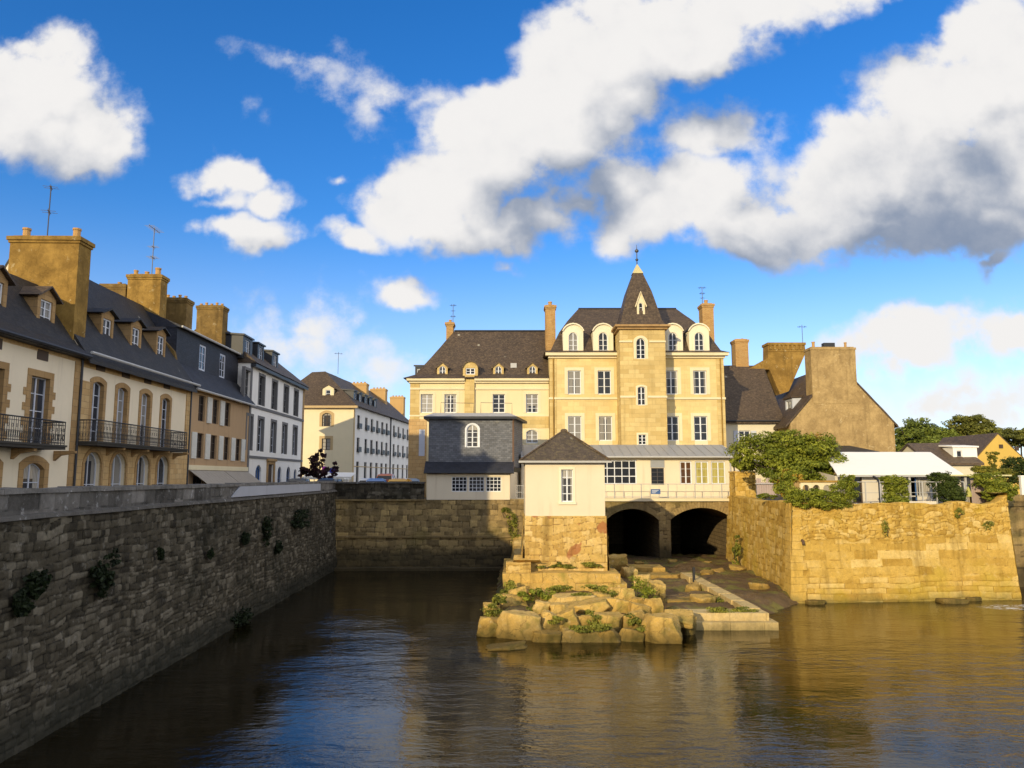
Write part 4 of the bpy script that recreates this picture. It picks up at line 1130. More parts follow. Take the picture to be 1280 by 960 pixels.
# ------------------------------------------------------------------ far street corner block
def corner_block():
    Yc = 87.0
    c = atY(441, 560, Yc)
    F1 = Frame((c.x - 9.5, Yc, GZ), 0.0)            # sunlit end
    E = empty('corner_building', F1.o, 'pale yellow corner building with long grey white street front and three ochre stacks', 'building')
    ze = F1.z(441, 507); W = 9.5
    far = atY(513, 560, 118.0)
    a2 = math.atan2(far.y - Yc, far.x - c.x); L2 = math.hypot(far.y - Yc, far.x - c.x)
    F2 = Frame((c.x, Yc, GZ), a2)
    # front
    cx = [F1.x(408, 540), F1.x(408, 540) - 4.6]
    wsp = []
    for x in cx:
        wsp += [(x, F1.z(408, 533), 1.1, F1.z(408, 516) - F1.z(408, 533), .3, True), (x, F1.z(408, 562.5), 1.0, F1.z(408, 548) - F1.z(408, 562.5), 0, True), (x, .2, 1.2, 2.2, 0, False)]
    mb = MB(); plate(mb, [(0, -.3), (W, -.3), (W, ze), (0, ze)], [hole(*w[:5]) for w in wsp], 0, .2)
    n = Vector((-math.sin(a2), math.cos(a2)))
    back = [(W + L2 * math.cos(a2), L2 * math.sin(a2)), (W + L2 * math.cos(a2) - 9, L2 * math.sin(a2) + .5), (0, 9.0)]
    pl = [(W, 0)] + back + [(0, 0)]
    for i in range(1, len(pl) - 1):
        p, q = pl[i], pl[i + 1]
        mb.add([(p[0], p[1], -.3), (q[0], q[1], -.3), (q[0], q[1], ze), (p[0], p[1], ze)], [(0, 1, 2, 3)])
    mb.build('end_wall', plaster('pale_yellow_plaster', (.80, .69, .46), (.6, .47, .27), .25, .2), E)
    for w in wsp:
        win(E, *w[:5], cols=2, rows=3, y=.14, fr=WOOD, pane=GLASSC, sur=(TANTRIM, .28, .03) if w[5] else None)
    zr = ze + 4.6
    def P(x, y, z): return (W + x * math.cos(a2) - y * math.sin(a2), x * math.sin(a2) + y * math.cos(a2), z)
    vs = [(-.4, -.4, ze - .05), P(-.1, -.45, ze - .05) , P(L2, -.45, ze - .05), P(L2, 9.5, ze - .05), (-.4, 9.4, ze - .05), (3.4, 4.4, zr - .1), P(4.2, 4.9, zr), P(L2, 4.9, zr)]
    vs[1] = (W + .45, -.45, ze - .05)
    MB().add(vs, [(0, 1, 6, 5), (1, 2, 7, 6), (2, 3, 7), (3, 4, 5, 6, 7), (4, 0, 5), (0, 4, 3, 2, 1)]).build('roof', SLATEB, E, rough=.03, cut=1.0)
    MB().prism_z([(-.45, -.5), (W + .5, -.5), (W + .5, .02), (-.45, .02)], ze - .3, ze - .04).build('cornice', TANTRIM, E)
    x = F1.x(410.5, 497, 1.2); zb_ = ze + .75
    dormer(E, x, zb_, 1.3, 1.35, 1.0, 2.2, 'gable', PALESTONE, SLATEB, dict(x=x, z0=zb_ + .3, w=.6, h=.9, cols=1, rows=2), rise=.4)
    # street front in its own axes
    kids = set(E.children)
    mb = MB()
    cols = [F2.x(p, 548) for p in (447.8, 457.5, 464.6, 471.4, 477.7, 483.3, 492.4, 498, 504, 509.4)]
    rows = [(F2.z(447.8, 534.5), F2.z(447.8, 519)), (F2.z(447.8, 564), F2.z(447.8, 547)), (.3, F2.z(447.8, 577))]
    ws2 = [(x, za, 1.15, zb - za) for x in cols for za, zb in rows]
    M = Matrix.Rotation(a2, 4, 'Z'); M.translation = (W, 0, 0)
    plate(mb, [(0, -.3), (L2, -.3), (L2, ze), (0, ze)], [hole(*w) for w in ws2], 0, .22)
    mb.build('street_wall', plaster('warm_grey_white_plaster', (.86, .81, .74), (.5, .45, .4), .25, .25), E); o = E
    MB().box(0, .5, -.04, .03, 0, ze).build('quoin', TANTRIM, o); MB().box(.52, L2, -.03, .02, 2.8, 2.9).build('string_course', TANTRIM, o)
    for k, w in enumerate(ws2):
        q = win(o, *w, cols=2, rows=4, y=.16, fr=plain('dark_frame_paint', (.06, .06, .065), .5) if k == 0 else bpy.data.materials['dark_frame_paint'], pane=GLASSD)
        if k % 3 < 2:
            MB().box(w[0] - .62, w[0] + .62, -.28, -.01, w[1] - .1, w[1] - .02).box(w[0] - .6, w[0] + .6, -.27, -.24, w[1], w[1] + .5).build('window_guard', BLACKIRON, q)
    downp = MB().tube([(F2.x(487.5, 548), -.1, 0), (F2.x(487.5, 548), -.1, ze)], .09, 6).build('downpipe', DARKZINC, o)
    for p in (443.8, 450.5, 457.5, 463.5, 469.5):
        x = F2.x(p, 503, .6)
        dormer(o, x, ze + .35, 1.3, 1.55, .6, 2.0, 'flat', DARKZINC, DARKZINC, dict(x=x, z0=ze + .55, w=.95, h=1.15, cols=1, rows=1, fr=WHITE, pane=GLASS), name='roof_window')
    for p0, p1, py in ((431, 454, 478), (458, 478, 485), (479, 501, 494)):
        xm = F2.x(p1, py + 10, 3.2)
        zt = F2.z((p0 + p1) / 2, py, 3.6)
        chimney(o, xm - .6, xm + .6, 2.6, 2.6 + 2.3, ze + 1.5, zt, STACKL, [(xm, 3.0 + k * .5, .25, .12) for k in range(4)], cap=.06)
    for ch in E.children:
        if ch not in kids: ch.matrix_local = M
    antenna(E.location + Vector((6.5, 4.6, zr - .2)), 2.6, 'small antenna on the hipped roof of the pale yellow corner building', [(2.4, 1.0, 3)], .4)
STACKL = plaster('light_chimney_render', (.52, .33, .14), (.3, .2, .1), .3, .3)
TANTRIM = plaster('tan_stone_trim', (.52, .38, .20), (.35, .24, .12), .3, .2)
corner_block()
# ------------------------------------------------------------------ the buildings on the bridge
def slate_house():
    Y = 51.12
    fr = Frame((atY(533.5, 600, Y).x, Y, GZ), 0.0)
    E = empty('slate_hung_house', fr.o, 'house hung with blue grey slate over a white ground floor, on the river wall', 'house')
    x1 = fr.x(637, 610); xs = fr.x(640.5, 550, .6); w2 = .75; D = 5.0
    zt = fr.z(580, 590); z0 = .12
    cw = [(fr.x(p, 605), fr.z(580, 614.5), 1.02, fr.z(580, 596) - fr.z(580, 614.5)) for p in (574, 595.5, 617)]
    mb = MB(); plate(mb, [(0, z0), (x1, z0), (x1, zt), (0, zt)], [hole(*w) for w in cw], 0, .22)
    mb.add([(x1, 0, z0), (x1 + w2, D, z0), (x1 + w2, D, zt), (x1, 0, zt)], [(0, 1, 2, 3)]).add([(0, 0, z0), (0, D, z0), (0, D, zt), (0, 0, zt)], [(3, 2, 1, 0)]).add([(x1 + w2, D, z0), (0, D, z0), (0, D, zt), (x1 + w2, D, zt)], [(0, 1, 2, 3)])
    mb.build('ground_floor_wall', WHITEWARM, E)
    for w in cw: win(E, *w, cols=4, rows=4, y=.12, fr=WHITE, pane=GLASSD, fw=.045, mid=.035, bar=.035)
    MB().box(x1 - .01, x1 + .012, -.012, .2, z0, zt - .02).build('corner_board', PALESTONE, E)
    # skirt roof and slate-hung upper storey
    ya = .6; zs = fr.z(580, 576.5, ya); zu = fr.z(580, 523.5, ya)
    MB().prism_x([(-.22, zt - .1), (-.22, zt + .02), (ya + .05, zs), (ya + .05, zt - .1)], -.18, xs + .1).build('skirt_roof', SLATEBL, E, rough=.012, cut=.6)
    gutter(E, -.18, xs + .1, -.26, zt - .05)
    a = fr.x(590.5, 545, ya); aw = (a, fr.z(590, 559, ya), .82, fr.z(590, 530.5, ya) - fr.z(590, 559, ya), .36)
    ub = MB(); plate(ub, [(0.02, zs - .2), (xs, zs - .2), (xs, zu), (0.02, zu)], [hole(*aw)], ya, .15)
    ub.add([(xs, ya, zs - .4), (xs + w2, D, zs - .4), (xs + w2, D, zu), (xs, ya, zu)], [(0, 1, 2, 3)]).add([(.02, ya, zs - .4), (.02, D, zs - .4), (.02, D, zu), (.02, ya, zu)], [(3, 2, 1, 0)]).add([(xs + w2, D, zs - .4), (.02, D, zs - .4), (.02, D, zu), (xs + w2, D, zu)], [(0, 1, 2, 3)])
    ub.build('upper_wall', SLATEG, E)
    win(E, *aw, cols=2, rows=4, y=ya + .08, fr=WHITE, pane=GLASSC, fw=.06, sur=(WHITE, .1, .03), face=ya)
    MB().hexa([(xs + .01, ya - .02, zt + .2), (xs + .03, ya - .02, zt + .2), (xs + .12, ya + .62, zt + .2), (xs + .1, ya + .62, zt + .2), (xs + .01, ya - .02, zu), (xs + .03, ya - .02, zu), (xs + .12, ya + .62, zu), (xs + .1, ya + .62, zu)]).build('corner_board', BROWNB, E)
    MB().prism_z([(-.3, ya - .35), (xs + .3, ya - .35), (xs + w2 + .35, D + .1), (-.3, D + .1)], zu - .02, zu + .14).build('roof_edge', DARKZINC, E)
    MB().add([(-.32, ya - .37, zu + .142), (xs + .32, ya - .37, zu + .142), (xs + w2 + .37, D + .1, zu + .142), (-.32, D + .1, zu + .142), (0.2, ya + 1.2, zu + .5), (xs - .2, ya + 1.2, zu + .5), (xs + .3, D - .3, zu + .5), (.2, D - .3, zu + .5)],
             [(0, 3, 2, 1), (4, 5, 6, 7), (0, 1, 5, 4), (1, 2, 6, 5), (2, 3, 7, 6), (3, 0, 4, 7)]).build('roof', PALEZINC, E)
    r = MB()
    for (xa, xb) in ((fr.x(551, 510, 2), fr.x(592, 510, 2)), (fr.x(601, 510, 2), fr.x(640, 510, 2))):
        r.tube([(xa, 2.0, zu + .45), (xa, 2.0, zu + 1.25), (xb, 2.0, zu + 1.2), (xb, 2.0, zu + .45)], .016, 4)
    r.build('roof_rail', ZINCD, E)
BROWNB = plain('red_brown_board', (.28, .15, .08), .7)
slate_house()

def left_wing():
    Y = 60.5
    fr = Frame((atY(512.5, 500, Y).x, Y, GZ), 0.0)
    E = empty('cream_wing', fr.o, 'cream long wing with big steep brown slate roof and four small lucarnes', 'building')
    x1 = fr.x(686, 480); D = 9.2; ze = fr.z(600, 474)
    W1 = [(fr.x(p, 503), fr.z(p, 516), 1.0, fr.z(p, 492.5) - fr.z(p, 516)) for p in (533.5, 563, 623.5, 665)]
    W2 = [(fr.x(665, 545), fr.z(665, 554), .95, fr.z(665, 537) - fr.z(665, 554), .2)]
    mb = MB(); plate(mb, [(0, -.3), (x1, -.3), (x1, ze), (0, ze)], [hole(*w) for w in W1 + W2], 0, .2)
    for xx in (0, x1): mb.add([(xx, 0, -.3), (xx, D, -.3), (xx, D, ze), (xx, 0, ze)], [(0, 1, 2, 3)])
    mb.add([(0, D, -.3), (x1, D, -.3), (x1, D, ze), (0, D, ze)], [(0, 1, 2, 3)])
    mb.build('wall', WARMCREAM, E)
    for k, w in enumerate(W1): win(E, *w, cols=2, rows=4, y=.14, fr=WHITE, pane=GLASSC if k < 2 else GLASS, sur=(PALESTONE, .2, .03))
    win(E, *W2[0], cols=2, rows=3, y=.14, sur=(PALESTONE, .18, .03))
    xp0, xp1 = fr.x(581, 500), fr.x(593, 500)
    zb = fr.z(550, 522)
    MB().box(xp0, xp1, -.22, .05, 0, ze + .25).build('pilaster', ASHLARW, E)
    MB().box(0, xp0 - .02, -.1, .02, ze - .85, ze - .7).box(xp1 + .02, x1, -.1, .02, ze - .85, ze - .7).build('string_course', PALESTONE, E)
    MB().box(-.25, xp0 - .01, -.42, .03, ze - .16, ze + .05).box(xp1 + .01, x1, -.42, .03, ze - .16, ze + .05).box(-.1, x1 - .02, -.2, .02, ze - .32, ze - .16).build('cornice', PALESTONE, E)
    MB().box(0, x1, -.06, .02, fr.z(600, 519) - .1, fr.z(600, 519) + .02).build('floor_band', PALESTONE, E)
    MB().box(-.06, fr.x(533, 560), -.06, .02, 0, fr.z(520, 524)).build('stone_facing', GOLDST, E)
    xq = fr.x(527.5, 550)
    MB().box(xq - .23, xq + .23, -.1, -.061, fr.z(530, 570), fr.z(530, 537)).build('shutter', GREYWHITE, E)
    MB().box(0, .75, -.05, .02, fr.z(520, 524), ze - .33).build('quoin', ASHLARW, E)
    MB().box(xp1 + .02, x1 - .02, -.05, .02, fr.z(660, 535), fr.z(660, 520)).build('band_panel', ASHLARW, E)
    # roof: hip at the left, meeting the mansion on the right; flared eaves
    yr = D / 2; zr = fr.z(620, 414, yr); xr = fr.x(568, 414, yr)
    prof = [(-.5, -.02), (.12, .09), (1, 1)]
    vs, fs = [], []
    for (f, g) in prof:
        z = ze + .05 + (zr - ze - .05) * max(g, 0); ff = f if f >= 0 else 0
        y0 = yr * f if f >= 0 else -.5; xa = xr * f if f >= 0 else -.5; y1 = D - yr * f if f >= 0 else D + .5
        if f < 0: z = ze + .04
        vs += [(xa, y0, z), (x1 + .5, y0, z), (x1 + .5, y1, z), (xa, y1, z)]
    for i in range(len(prof) - 1):
        for k in range(4):
            j = (k + 1) % 4; fs.append((i * 4 + k, i * 4 + j, i * 4 + 4 + j, i * 4 + 4 + k))
    fs.append((3, 2, 1, 0))
    MB().add(vs, fs).build('roof', SLATEB, E, rough=.035, cut=.7)
    MB().tube([(xr, yr, zr + .02), (x1, yr, zr + .02)], .09, 6).build('ridge', DARKZINC, E)
    for p, big in ((553, 0), (588, 1), (623, 0), (665.5, 0)):
        yf = .55 if not big else -.05
        x = fr.x(p, 460, yf); z = ze + .42 if not big else ze + .28
        if big:
            dormer(E, x, z, 1.2, .62, yf, 2.4, 'arch', ASHLARW, TILEOLD, dict(x=x, z0=z + .1, w=.75, h=.52, cols=2, rows=2, pane=GLASSD), rise=.5)
        else:
            dormer(E, x, z, .85, .6, yf, 2.0, 'gable', ASHLARW, TILEOLD, dict(x=x, z0=z + .06, w=.5, h=.66, rise=.2, cols=2, rows=2, pane=GLASS, fw=.05), rise=.38, over=.1, name='lucarne')
    xs = fr.x(642, 459, 1.2); zs = fr.z(642, 459, 1.2)
    MB().hexa([(xs - .25, 1.02, zs - .25), (xs + .25, 1.02, zs - .25), (xs + .25, 1.4, zs - .25), (xs - .25, 1.4, zs - .25), (xs - .25, 1.3, zs + .35), (xs + .25, 1.3, zs + .35), (xs + .25, 1.7, zs + .35), (xs - .25, 1.7, zs + .35)]).build('skylight', PALEZINC, E)
    xc0, xc1 = fr.x(558.5, 410, 5), fr.x(567, 410, 5)
    zc = fr.z(562, 407, 5)
    chimney(E, xc0, xc1, 4.4, 5.6, zr - 2.4, zc, BRICKST, [((xc0 + xc1) / 2, 5.0, .3, .12)], cap=.12)
    xl = fr.x(522, 460, 7)
    dormer(E, -.0, ze + .8, .8, 1.1, 6.0, 1.0, 'flat', DARKZINC, DARKZINC, dict(x=0, z0=ze + 1.0, w=.5, h=.7, cols=1, rows=1))
    antenna(fr.world(fr.x(566, 400, 5.2), 5.4, zc), 2.0, 'slim antenna beside the small brick stack of the cream wing', [(1.9, .6, 2), (1.4, .4, 1), (.9, .5, 2)])
WARMCREAM = plaster('warm_cream_plaster', (.76, .65, .40), (.55, .41, .2), .25, .25)
left_wing()

def mansion():
    Y = 60.0
    fr = Frame((atY(687, 500, Y).x, Y, GZ), 0.0)
    E = empty('mansion', fr.o, 'tall cream stone mansion with central stair tower, pointed slate spire and arched dormers', 'mansion')
    x1 = fr.x(906, 500); D = 10.0; ze = fr.z(790, 442)
    W1 = [(fr.x(p, 478), fr.z(800, 493), 1.08, fr.z(800, 463) - fr.z(800, 493)) for p in (718, 755.5, 839, 875)]
    W2 = [(fr.x(p, 535), fr.z(800, 551), 1.08, fr.z(800, 520) - fr.z(800, 551)) for p in (718.5, 757, 840.5, 876)]
    mb = MB(); plate(mb, [(0, -.3), (x1, -.3), (x1, ze), (0, ze)], [hole(*w) for w in W1 + W2], 0, .2)
    for xx in (0, x1): mb.add([(xx, 0, -.3), (xx, D, -.3), (xx, D, ze), (xx, 0, ze)], [(0, 1, 2, 3)])
    mb.add([(0, D, -.3), (x1, D, -.3), (x1, D, ze), (0, D, ze)], [(0, 1, 2, 3)])
    mb.build('wall', ASHLAR, E)
    for w in W1 + W2: win(E, *w, cols=2, rows=3, y=.13, transom=2, sur=(PALESTONE, .24, .035), fw=.08, mid=.1, pane=GLASS)
    for w in W2[:]: MB().box(w[0] - .52, w[0] + .52, -.02, .1, w[1] - .55, w[1] - .01).build('window_apron', PALESTONE, E)
    zs = fr.z(800, 498)
    MB().box(-.06, x1 + .06, -.1, .02, zs - .08, zs + .08).build('string_course', PALESTONE, E)
    MB().box(-.1, x1 + .1, -.16, .03, ze - .38, ze - .2).box(-.32, x1 + .32, -.45, .03, ze - .2, ze + .04).build('cornice', PALESTONE, E)
    for qa, qb in ((0, .55), (x1 - .6, x1)): MB().box(qa, qb, -.04, .02, 0, ze - .39).build('quoin', ASHLARW, E)
    for p in (692, 901.5): downpipe(E, fr.x(p, 500), 3.5, ze - .2, STACK)
    # flared hip roof
    yr = D / 2; zr = fr.z(790, 386.5, yr); xa, xb = fr.x(723, 386, yr), fr.x(845, 386, yr)
    prof = [(-1, 0), (.05, .06), (.16, .21), (.32, .42), (.6, .68), (1, 1)]
    vs, fs = [], []
    for f, g in prof:
        z = ze + .04 + (zr - ze) * g
        if f < 0: a, b_, c, d_ = -.42, x1 + .42, -.5, D + .5
        else: a, b_, c, d_ = xa * f, x1 - (x1 - xb) * f, yr * f, D - yr * f
        vs += [(a, c, z), (b_, c, z), (b_, d_, z), (a, d_, z)]
    for i in range(len(prof) - 1):
        for k in range(4):
            j = (k + 1) % 4; fs.append((i * 4 + k, i * 4 + j, i * 4 + 4 + j, i * 4 + 4 + k))
    fs.append((3, 2, 1, 0))
    MB().add(vs, fs).build('roof', SLATEB, E, rough=.02, cut=.7)
    MB().tube([(xa, yr, zr + .03), (xb, yr, zr + .03)], .1, 6).build('ridge', DARKZINC, E)
    for p in (716.5, 754, 841, 874):
        x = fr.x(p, 430, .1); z = ze + .05; h = fr.z(754, 409, .1) - z
        o = dormer(E, x, z, 1.62, h - .3, .08, 2.6, 'arch', PALEW, DARKZINC, dict(x=x, z0=z + .2, w=.76, h=1.5, rise=.36, cols=2, rows=3, pane=GLASS, sur=(PALEW, .14, .03)), rise=.55, over=.06)
        MB().box(x - .95, x + .95, -.04, .1, z + .004, z + .16).build('plinth', PALESTONE, o)
        cb = MB(); A_ = outline(x, z, 1.78, h + .33, .64)[2:]; B_ = outline(x, z, 1.63, h + .22, .55)[2:]
        for i in range(len(A_) - 1): cb.prism_y([B_[i], A_[i], A_[i + 1], B_[i + 1]], -.07, .078)
        cb.build('arched_cornice', PALEW, o)
    # stair tower
    yt = -2.0; tx0, tx1 = fr.x(775, 450, yt), fr.x(832, 450, yt); zt = fr.z(803, 409, yt); xm = (tx0 + tx1) / 2
    T = [(fr.x(801, 435, yt), fr.z(801, 448.5, yt), .72, fr.z(801, 422.5, yt) - fr.z(801, 448.5, yt), .36),
         (fr.x(802, 495, yt), fr.z(802, 506.5, yt), .62, fr.z(802, 483, yt) - fr.z(802, 506.5, yt), .1),
         (fr.x(803, 549, yt), fr.z(803, 556, yt), .62, fr.z(803, 543, yt) - fr.z(803, 556, yt), .0)]
    tb = MB(); plate(tb, [(tx0, -.3), (tx1, -.3), (tx1, zt), (tx0, zt)], [hole(*w) for w in T], yt, .22)
    y2 = yt + (tx1 - tx0)
    tb.add([(tx0, yt, -.3), (tx0, y2, -.3), (tx0, y2, zt), (tx0, yt, zt)], [(3, 2, 1, 0)]).add([(tx1, yt, -.3), (tx1, y2, -.3), (tx1, y2, zt), (tx1, yt, zt)], [(0, 1, 2, 3)]).add([(tx0, y2, ze), (tx1, y2, ze), (tx1, y2, zt), (tx0, y2, zt)], [(0, 1, 2, 3)])
    to = tb.build('stair_tower', ASHLARW, E)
    for w in T: win(to, *w, cols=2, rows=4 if w[4] > .2 else 3, y=yt + .14, sur=(PALESTONE, .2 if w[4] > .2 else .13, .03), face=yt, pp=to, fw=.06, pane=GLASSD)
    zsb = fr.z(800, 427, yt)
    MB().box(tx0 - .04, T[0][0] - .66, yt - .07, yt + .02, zsb - .06, zsb + .07).box(T[0][0] + .66, tx1 + .04, yt - .07, yt + .02, zsb - .06, zsb + .07).box(tx0 - .04, T[1][0] - .46, yt - .08, yt + .02, zs - .16, zs).box(T[1][0] + .46, tx1 + .04, yt - .08, yt + .02, zs - .16, zs).build('string_course', PALESTONE, to)
    MB().box(tx0 - .18, tx1 + .18, yt - .18, y2 + .18, zt - .18, zt).box(tx0 - .38, tx1 + .38, yt - .38, y2 + .38, zt, zt + .16).build('cornice', TRIMST, to)
    ym = (yt + y2) / 2
    sz1 = fr.z(795, 342.5, ym); hw = (tx1 - tx0) / 2
    sp = [(hw + .2, 0), (hw - .02, .03), (hw - .2, .11), (hw - .40, .30), (hw - .82, .65), (.37, 1.0)]
    vs, fs = [], []
    for r_, g in sp:
        z = zt + .16 + (sz1 - zt - .16) * g
        vs += [(xm - r_, ym - r_, z), (xm + r_, ym - r_, z), (xm + r_, ym + r_, z), (xm - r_, ym + r_, z)]
    for i in range(len(sp) - 1):
        for k in range(4):
            j = (k + 1) % 4; fs.append((i * 4 + k, i * 4 + j, i * 4 + 4 + j, i * 4 + 4 + k))
    fs += [(3, 2, 1, 0), tuple(range(len(vs) - 4, len(vs)))]
    so = MB().add(vs, fs).build('spire', SLATEB, E, rough=.012, cut=.5)
    zc1 = fr.z(795, 331, ym); zf = fr.z(795, 306, ym)
    MB().add([(xm - .44, ym - .44, sz1 - .04), (xm + .44, ym - .44, sz1 - .04), (xm + .44, ym + .44, sz1 - .04), (xm - .44, ym + .44, sz1 - .04), (xm, ym, zc1 + .1)], [(0, 1, 4), (1, 2, 4), (2, 3, 4), (3, 0, 4), (3, 2, 1, 0)]).build('spire_cap', PALEGOLD, so)
    MB().lathe([(.05, zc1 - .1), (.045, zc1 + .3), (.11, zc1 + .36), (.13, zc1 + .45), (.04, zc1 + .52), (.035, zc1 + 1.0), (.15, zc1 + 1.08), (.16, zc1 + 1.2), (.03, zc1 + 1.32), (.015, zf)], xm, ym, 8).build('finial', ZINCD, so)
    dz0 = fr.z(801, 397, ym - hw + .35); dx = fr.x(801, 385, ym - hw + .35); dh = fr.z(801, 380, ym - hw + .4) - dz0
    dormer(E, dx, dz0, .62, dh, ym - hw + .3, 1.5, 'gable', PALESTONE, PALESTONE, dict(x=dx, z0=dz0 + .22, w=.3, h=dh - .15, rise=.14, cols=1, rows=3, fw=.04, pane=GLASSD), rise=.9, over=.1, name='spire_dormer')
    for p0, p1, py, pw, yy in ((682, 694.5, 383, 0, 3.2), (879, 895, 381, 0, 3.4)):
        xa_, xb_ = fr.x(p0, 420, yy), fr.x(p1, 420, yy); zt2 = fr.z(p0, py + 1, yy)
        if p0 > 800: xb_ = xa_ + .95
        xm_ = (xa_ + xb_) / 2
        chimney(E, xa_, xb_, yy, yy + 1.25, ze - .5, zt2, BRICKST, [(xm_, yy + .6, .4, .16)], cap=.1)
        if p0 > 800: antenna(fr.world(xm_ - .3, yy + .6, zt2 + .1), 1.7, 'small antenna on the right hand brick stack of the mansion', [(1.6, .7, 2), (1.1, .5, 2), (.7, .4, 1)])
PALEW = plaster('pale_dormer_stone', (.82, .74, .55), (.55, .44, .27), .2, .2)
PALEGOLD = plain('pale_gold_lead', (.55, .48, .24), .5)
mansion()

def gallery():
    Y = 54.7
    xL = atY(651.5, 560, Y + .9).x
    fr = Frame((xL, Y, GZ), 0.0)
    E = empty('gallery_building', fr.o, 'low cream gallery with white framed windows under a grey zinc roof on the bridge', 'building')
    x1 = fr.x(917, 590); ze = fr.z(800, 571); D = 57.95 - Y; zr_ = fr.z(800, 556, D)
    def ww(p0, p1, y0, y1): return (fr.x((p0 + p1) / 2, 590), fr.z(800, y1), fr.x(p1, 590) - fr.x(p0, 590), fr.z(800, y0) - fr.z(800, y1))
    G = [ww(750, 796, 575, 605.5), ww(814, 830, 585, 606), ww(850, 865, 576.5, 605.5), ww(869, 886, 576.5, 605.5), ww(889, 907, 576.5, 605.5)]
    mb = MB(); plate(mb, [(0, -.1), (x1, -.1), (x1, ze), (0, ze)], [hole(*w) for w in G], 0, .2)
    for xx in (0, x1): mb.add([(xx, 0, -.1), (xx, D, -.1), (xx, D, zr_ - .15), (xx, 0, ze)], [(0, 1, 2, 3)])
    mb.build('wall', WHITEWARM, E)
    win(E, *G[0], cols=5, rows=3, y=.12, transom=2, fw=.09, bar=.06, pane=GLASSD)
    o = win(E, *G[1], cols=2, rows=4, y=.12, fr=plain('dark_window_frame', (.08, .07, .07), .5), pane=GLASSD, fw=.05, mid=.04)
    MB().box(G[1][0] - .5, G[1][0] + .5, -.02, .06, G[1][1] + G[1][3] + .03, ze - .06).build('grey_panel', ZINC, o)
    for k, w in enumerate(G[2:]): win(E, *w, cols=2, rows=3, y=.12, transom=2, fw=.09, bar=.02, mid=.09, pane=(GLASSBR, GLASSYEL, GLASSYEL)[k])
    MB().prism_x([(-.42, ze - .06), (-.42, ze + .05), (D, zr_), (59.97 - Y, zr_ + .02), (59.97 - Y, zr_ - .2), (D, zr_ - .2)], -.05, x1 + .15).build('roof', ZINC, E)
    seam = MB()
    for k in range(24):
        xx = .2 + k * (x1 - .3) / 23
        seam.prism_x([(-.4, ze + .06), (-.4, ze + .09), (D - .05, zr_ + .02), (D - .05, zr_ - .01)], xx - .012, xx + .012)
    seam.build('roof_seams', ZINC, E)
    MB().tube([(-.05, -.5, ze - .03), (x1 + .15, -.5, ze - .03)], .07, 6).build('gutter', PALEZINC, E)
    MB().box(0, x1, -.12, .02, ze - .22, ze - .07).build('eaves_board', PALESTONE, E)
    downpipe(E, x1 - .25, .2, ze - .1, PALEZINC)
    # small porch at the right end, beside the stone pier
    fr2 = Frame((atY(919, 600, Y + .5).x, Y + .5, GZ), 0)
    P = empty('side_lobby', fr2.o, 'narrow cream lobby with one slim window between gallery and stone gate pier', 'building')
    w = (fr2.x(924.5, 605), fr2.z(924, 621), .4, fr2.z(924, 588) - fr2.z(924, 621))
    body(P, 0, 1.6, 3.0, ze - .35, [hole(*w)], WHITEWARM, z0=-.1, rev=.12)
    win(P, *w, cols=1, rows=4, y=.08, fw=.05, pane=GLASSD)
    MB().box(-.05, 1.7, -.2, 3.1, ze - .36, ze - .2).build('roof', ZINC, P)
GLASSBR = glass('brown_blind_glass', (.10, .05, .025), (.34, .2, .1), .5)
GLASSYEL = glass('yellow_curtain_glass', (.40, .35, .11), (.55, .48, .16), 1.0)
gallery()

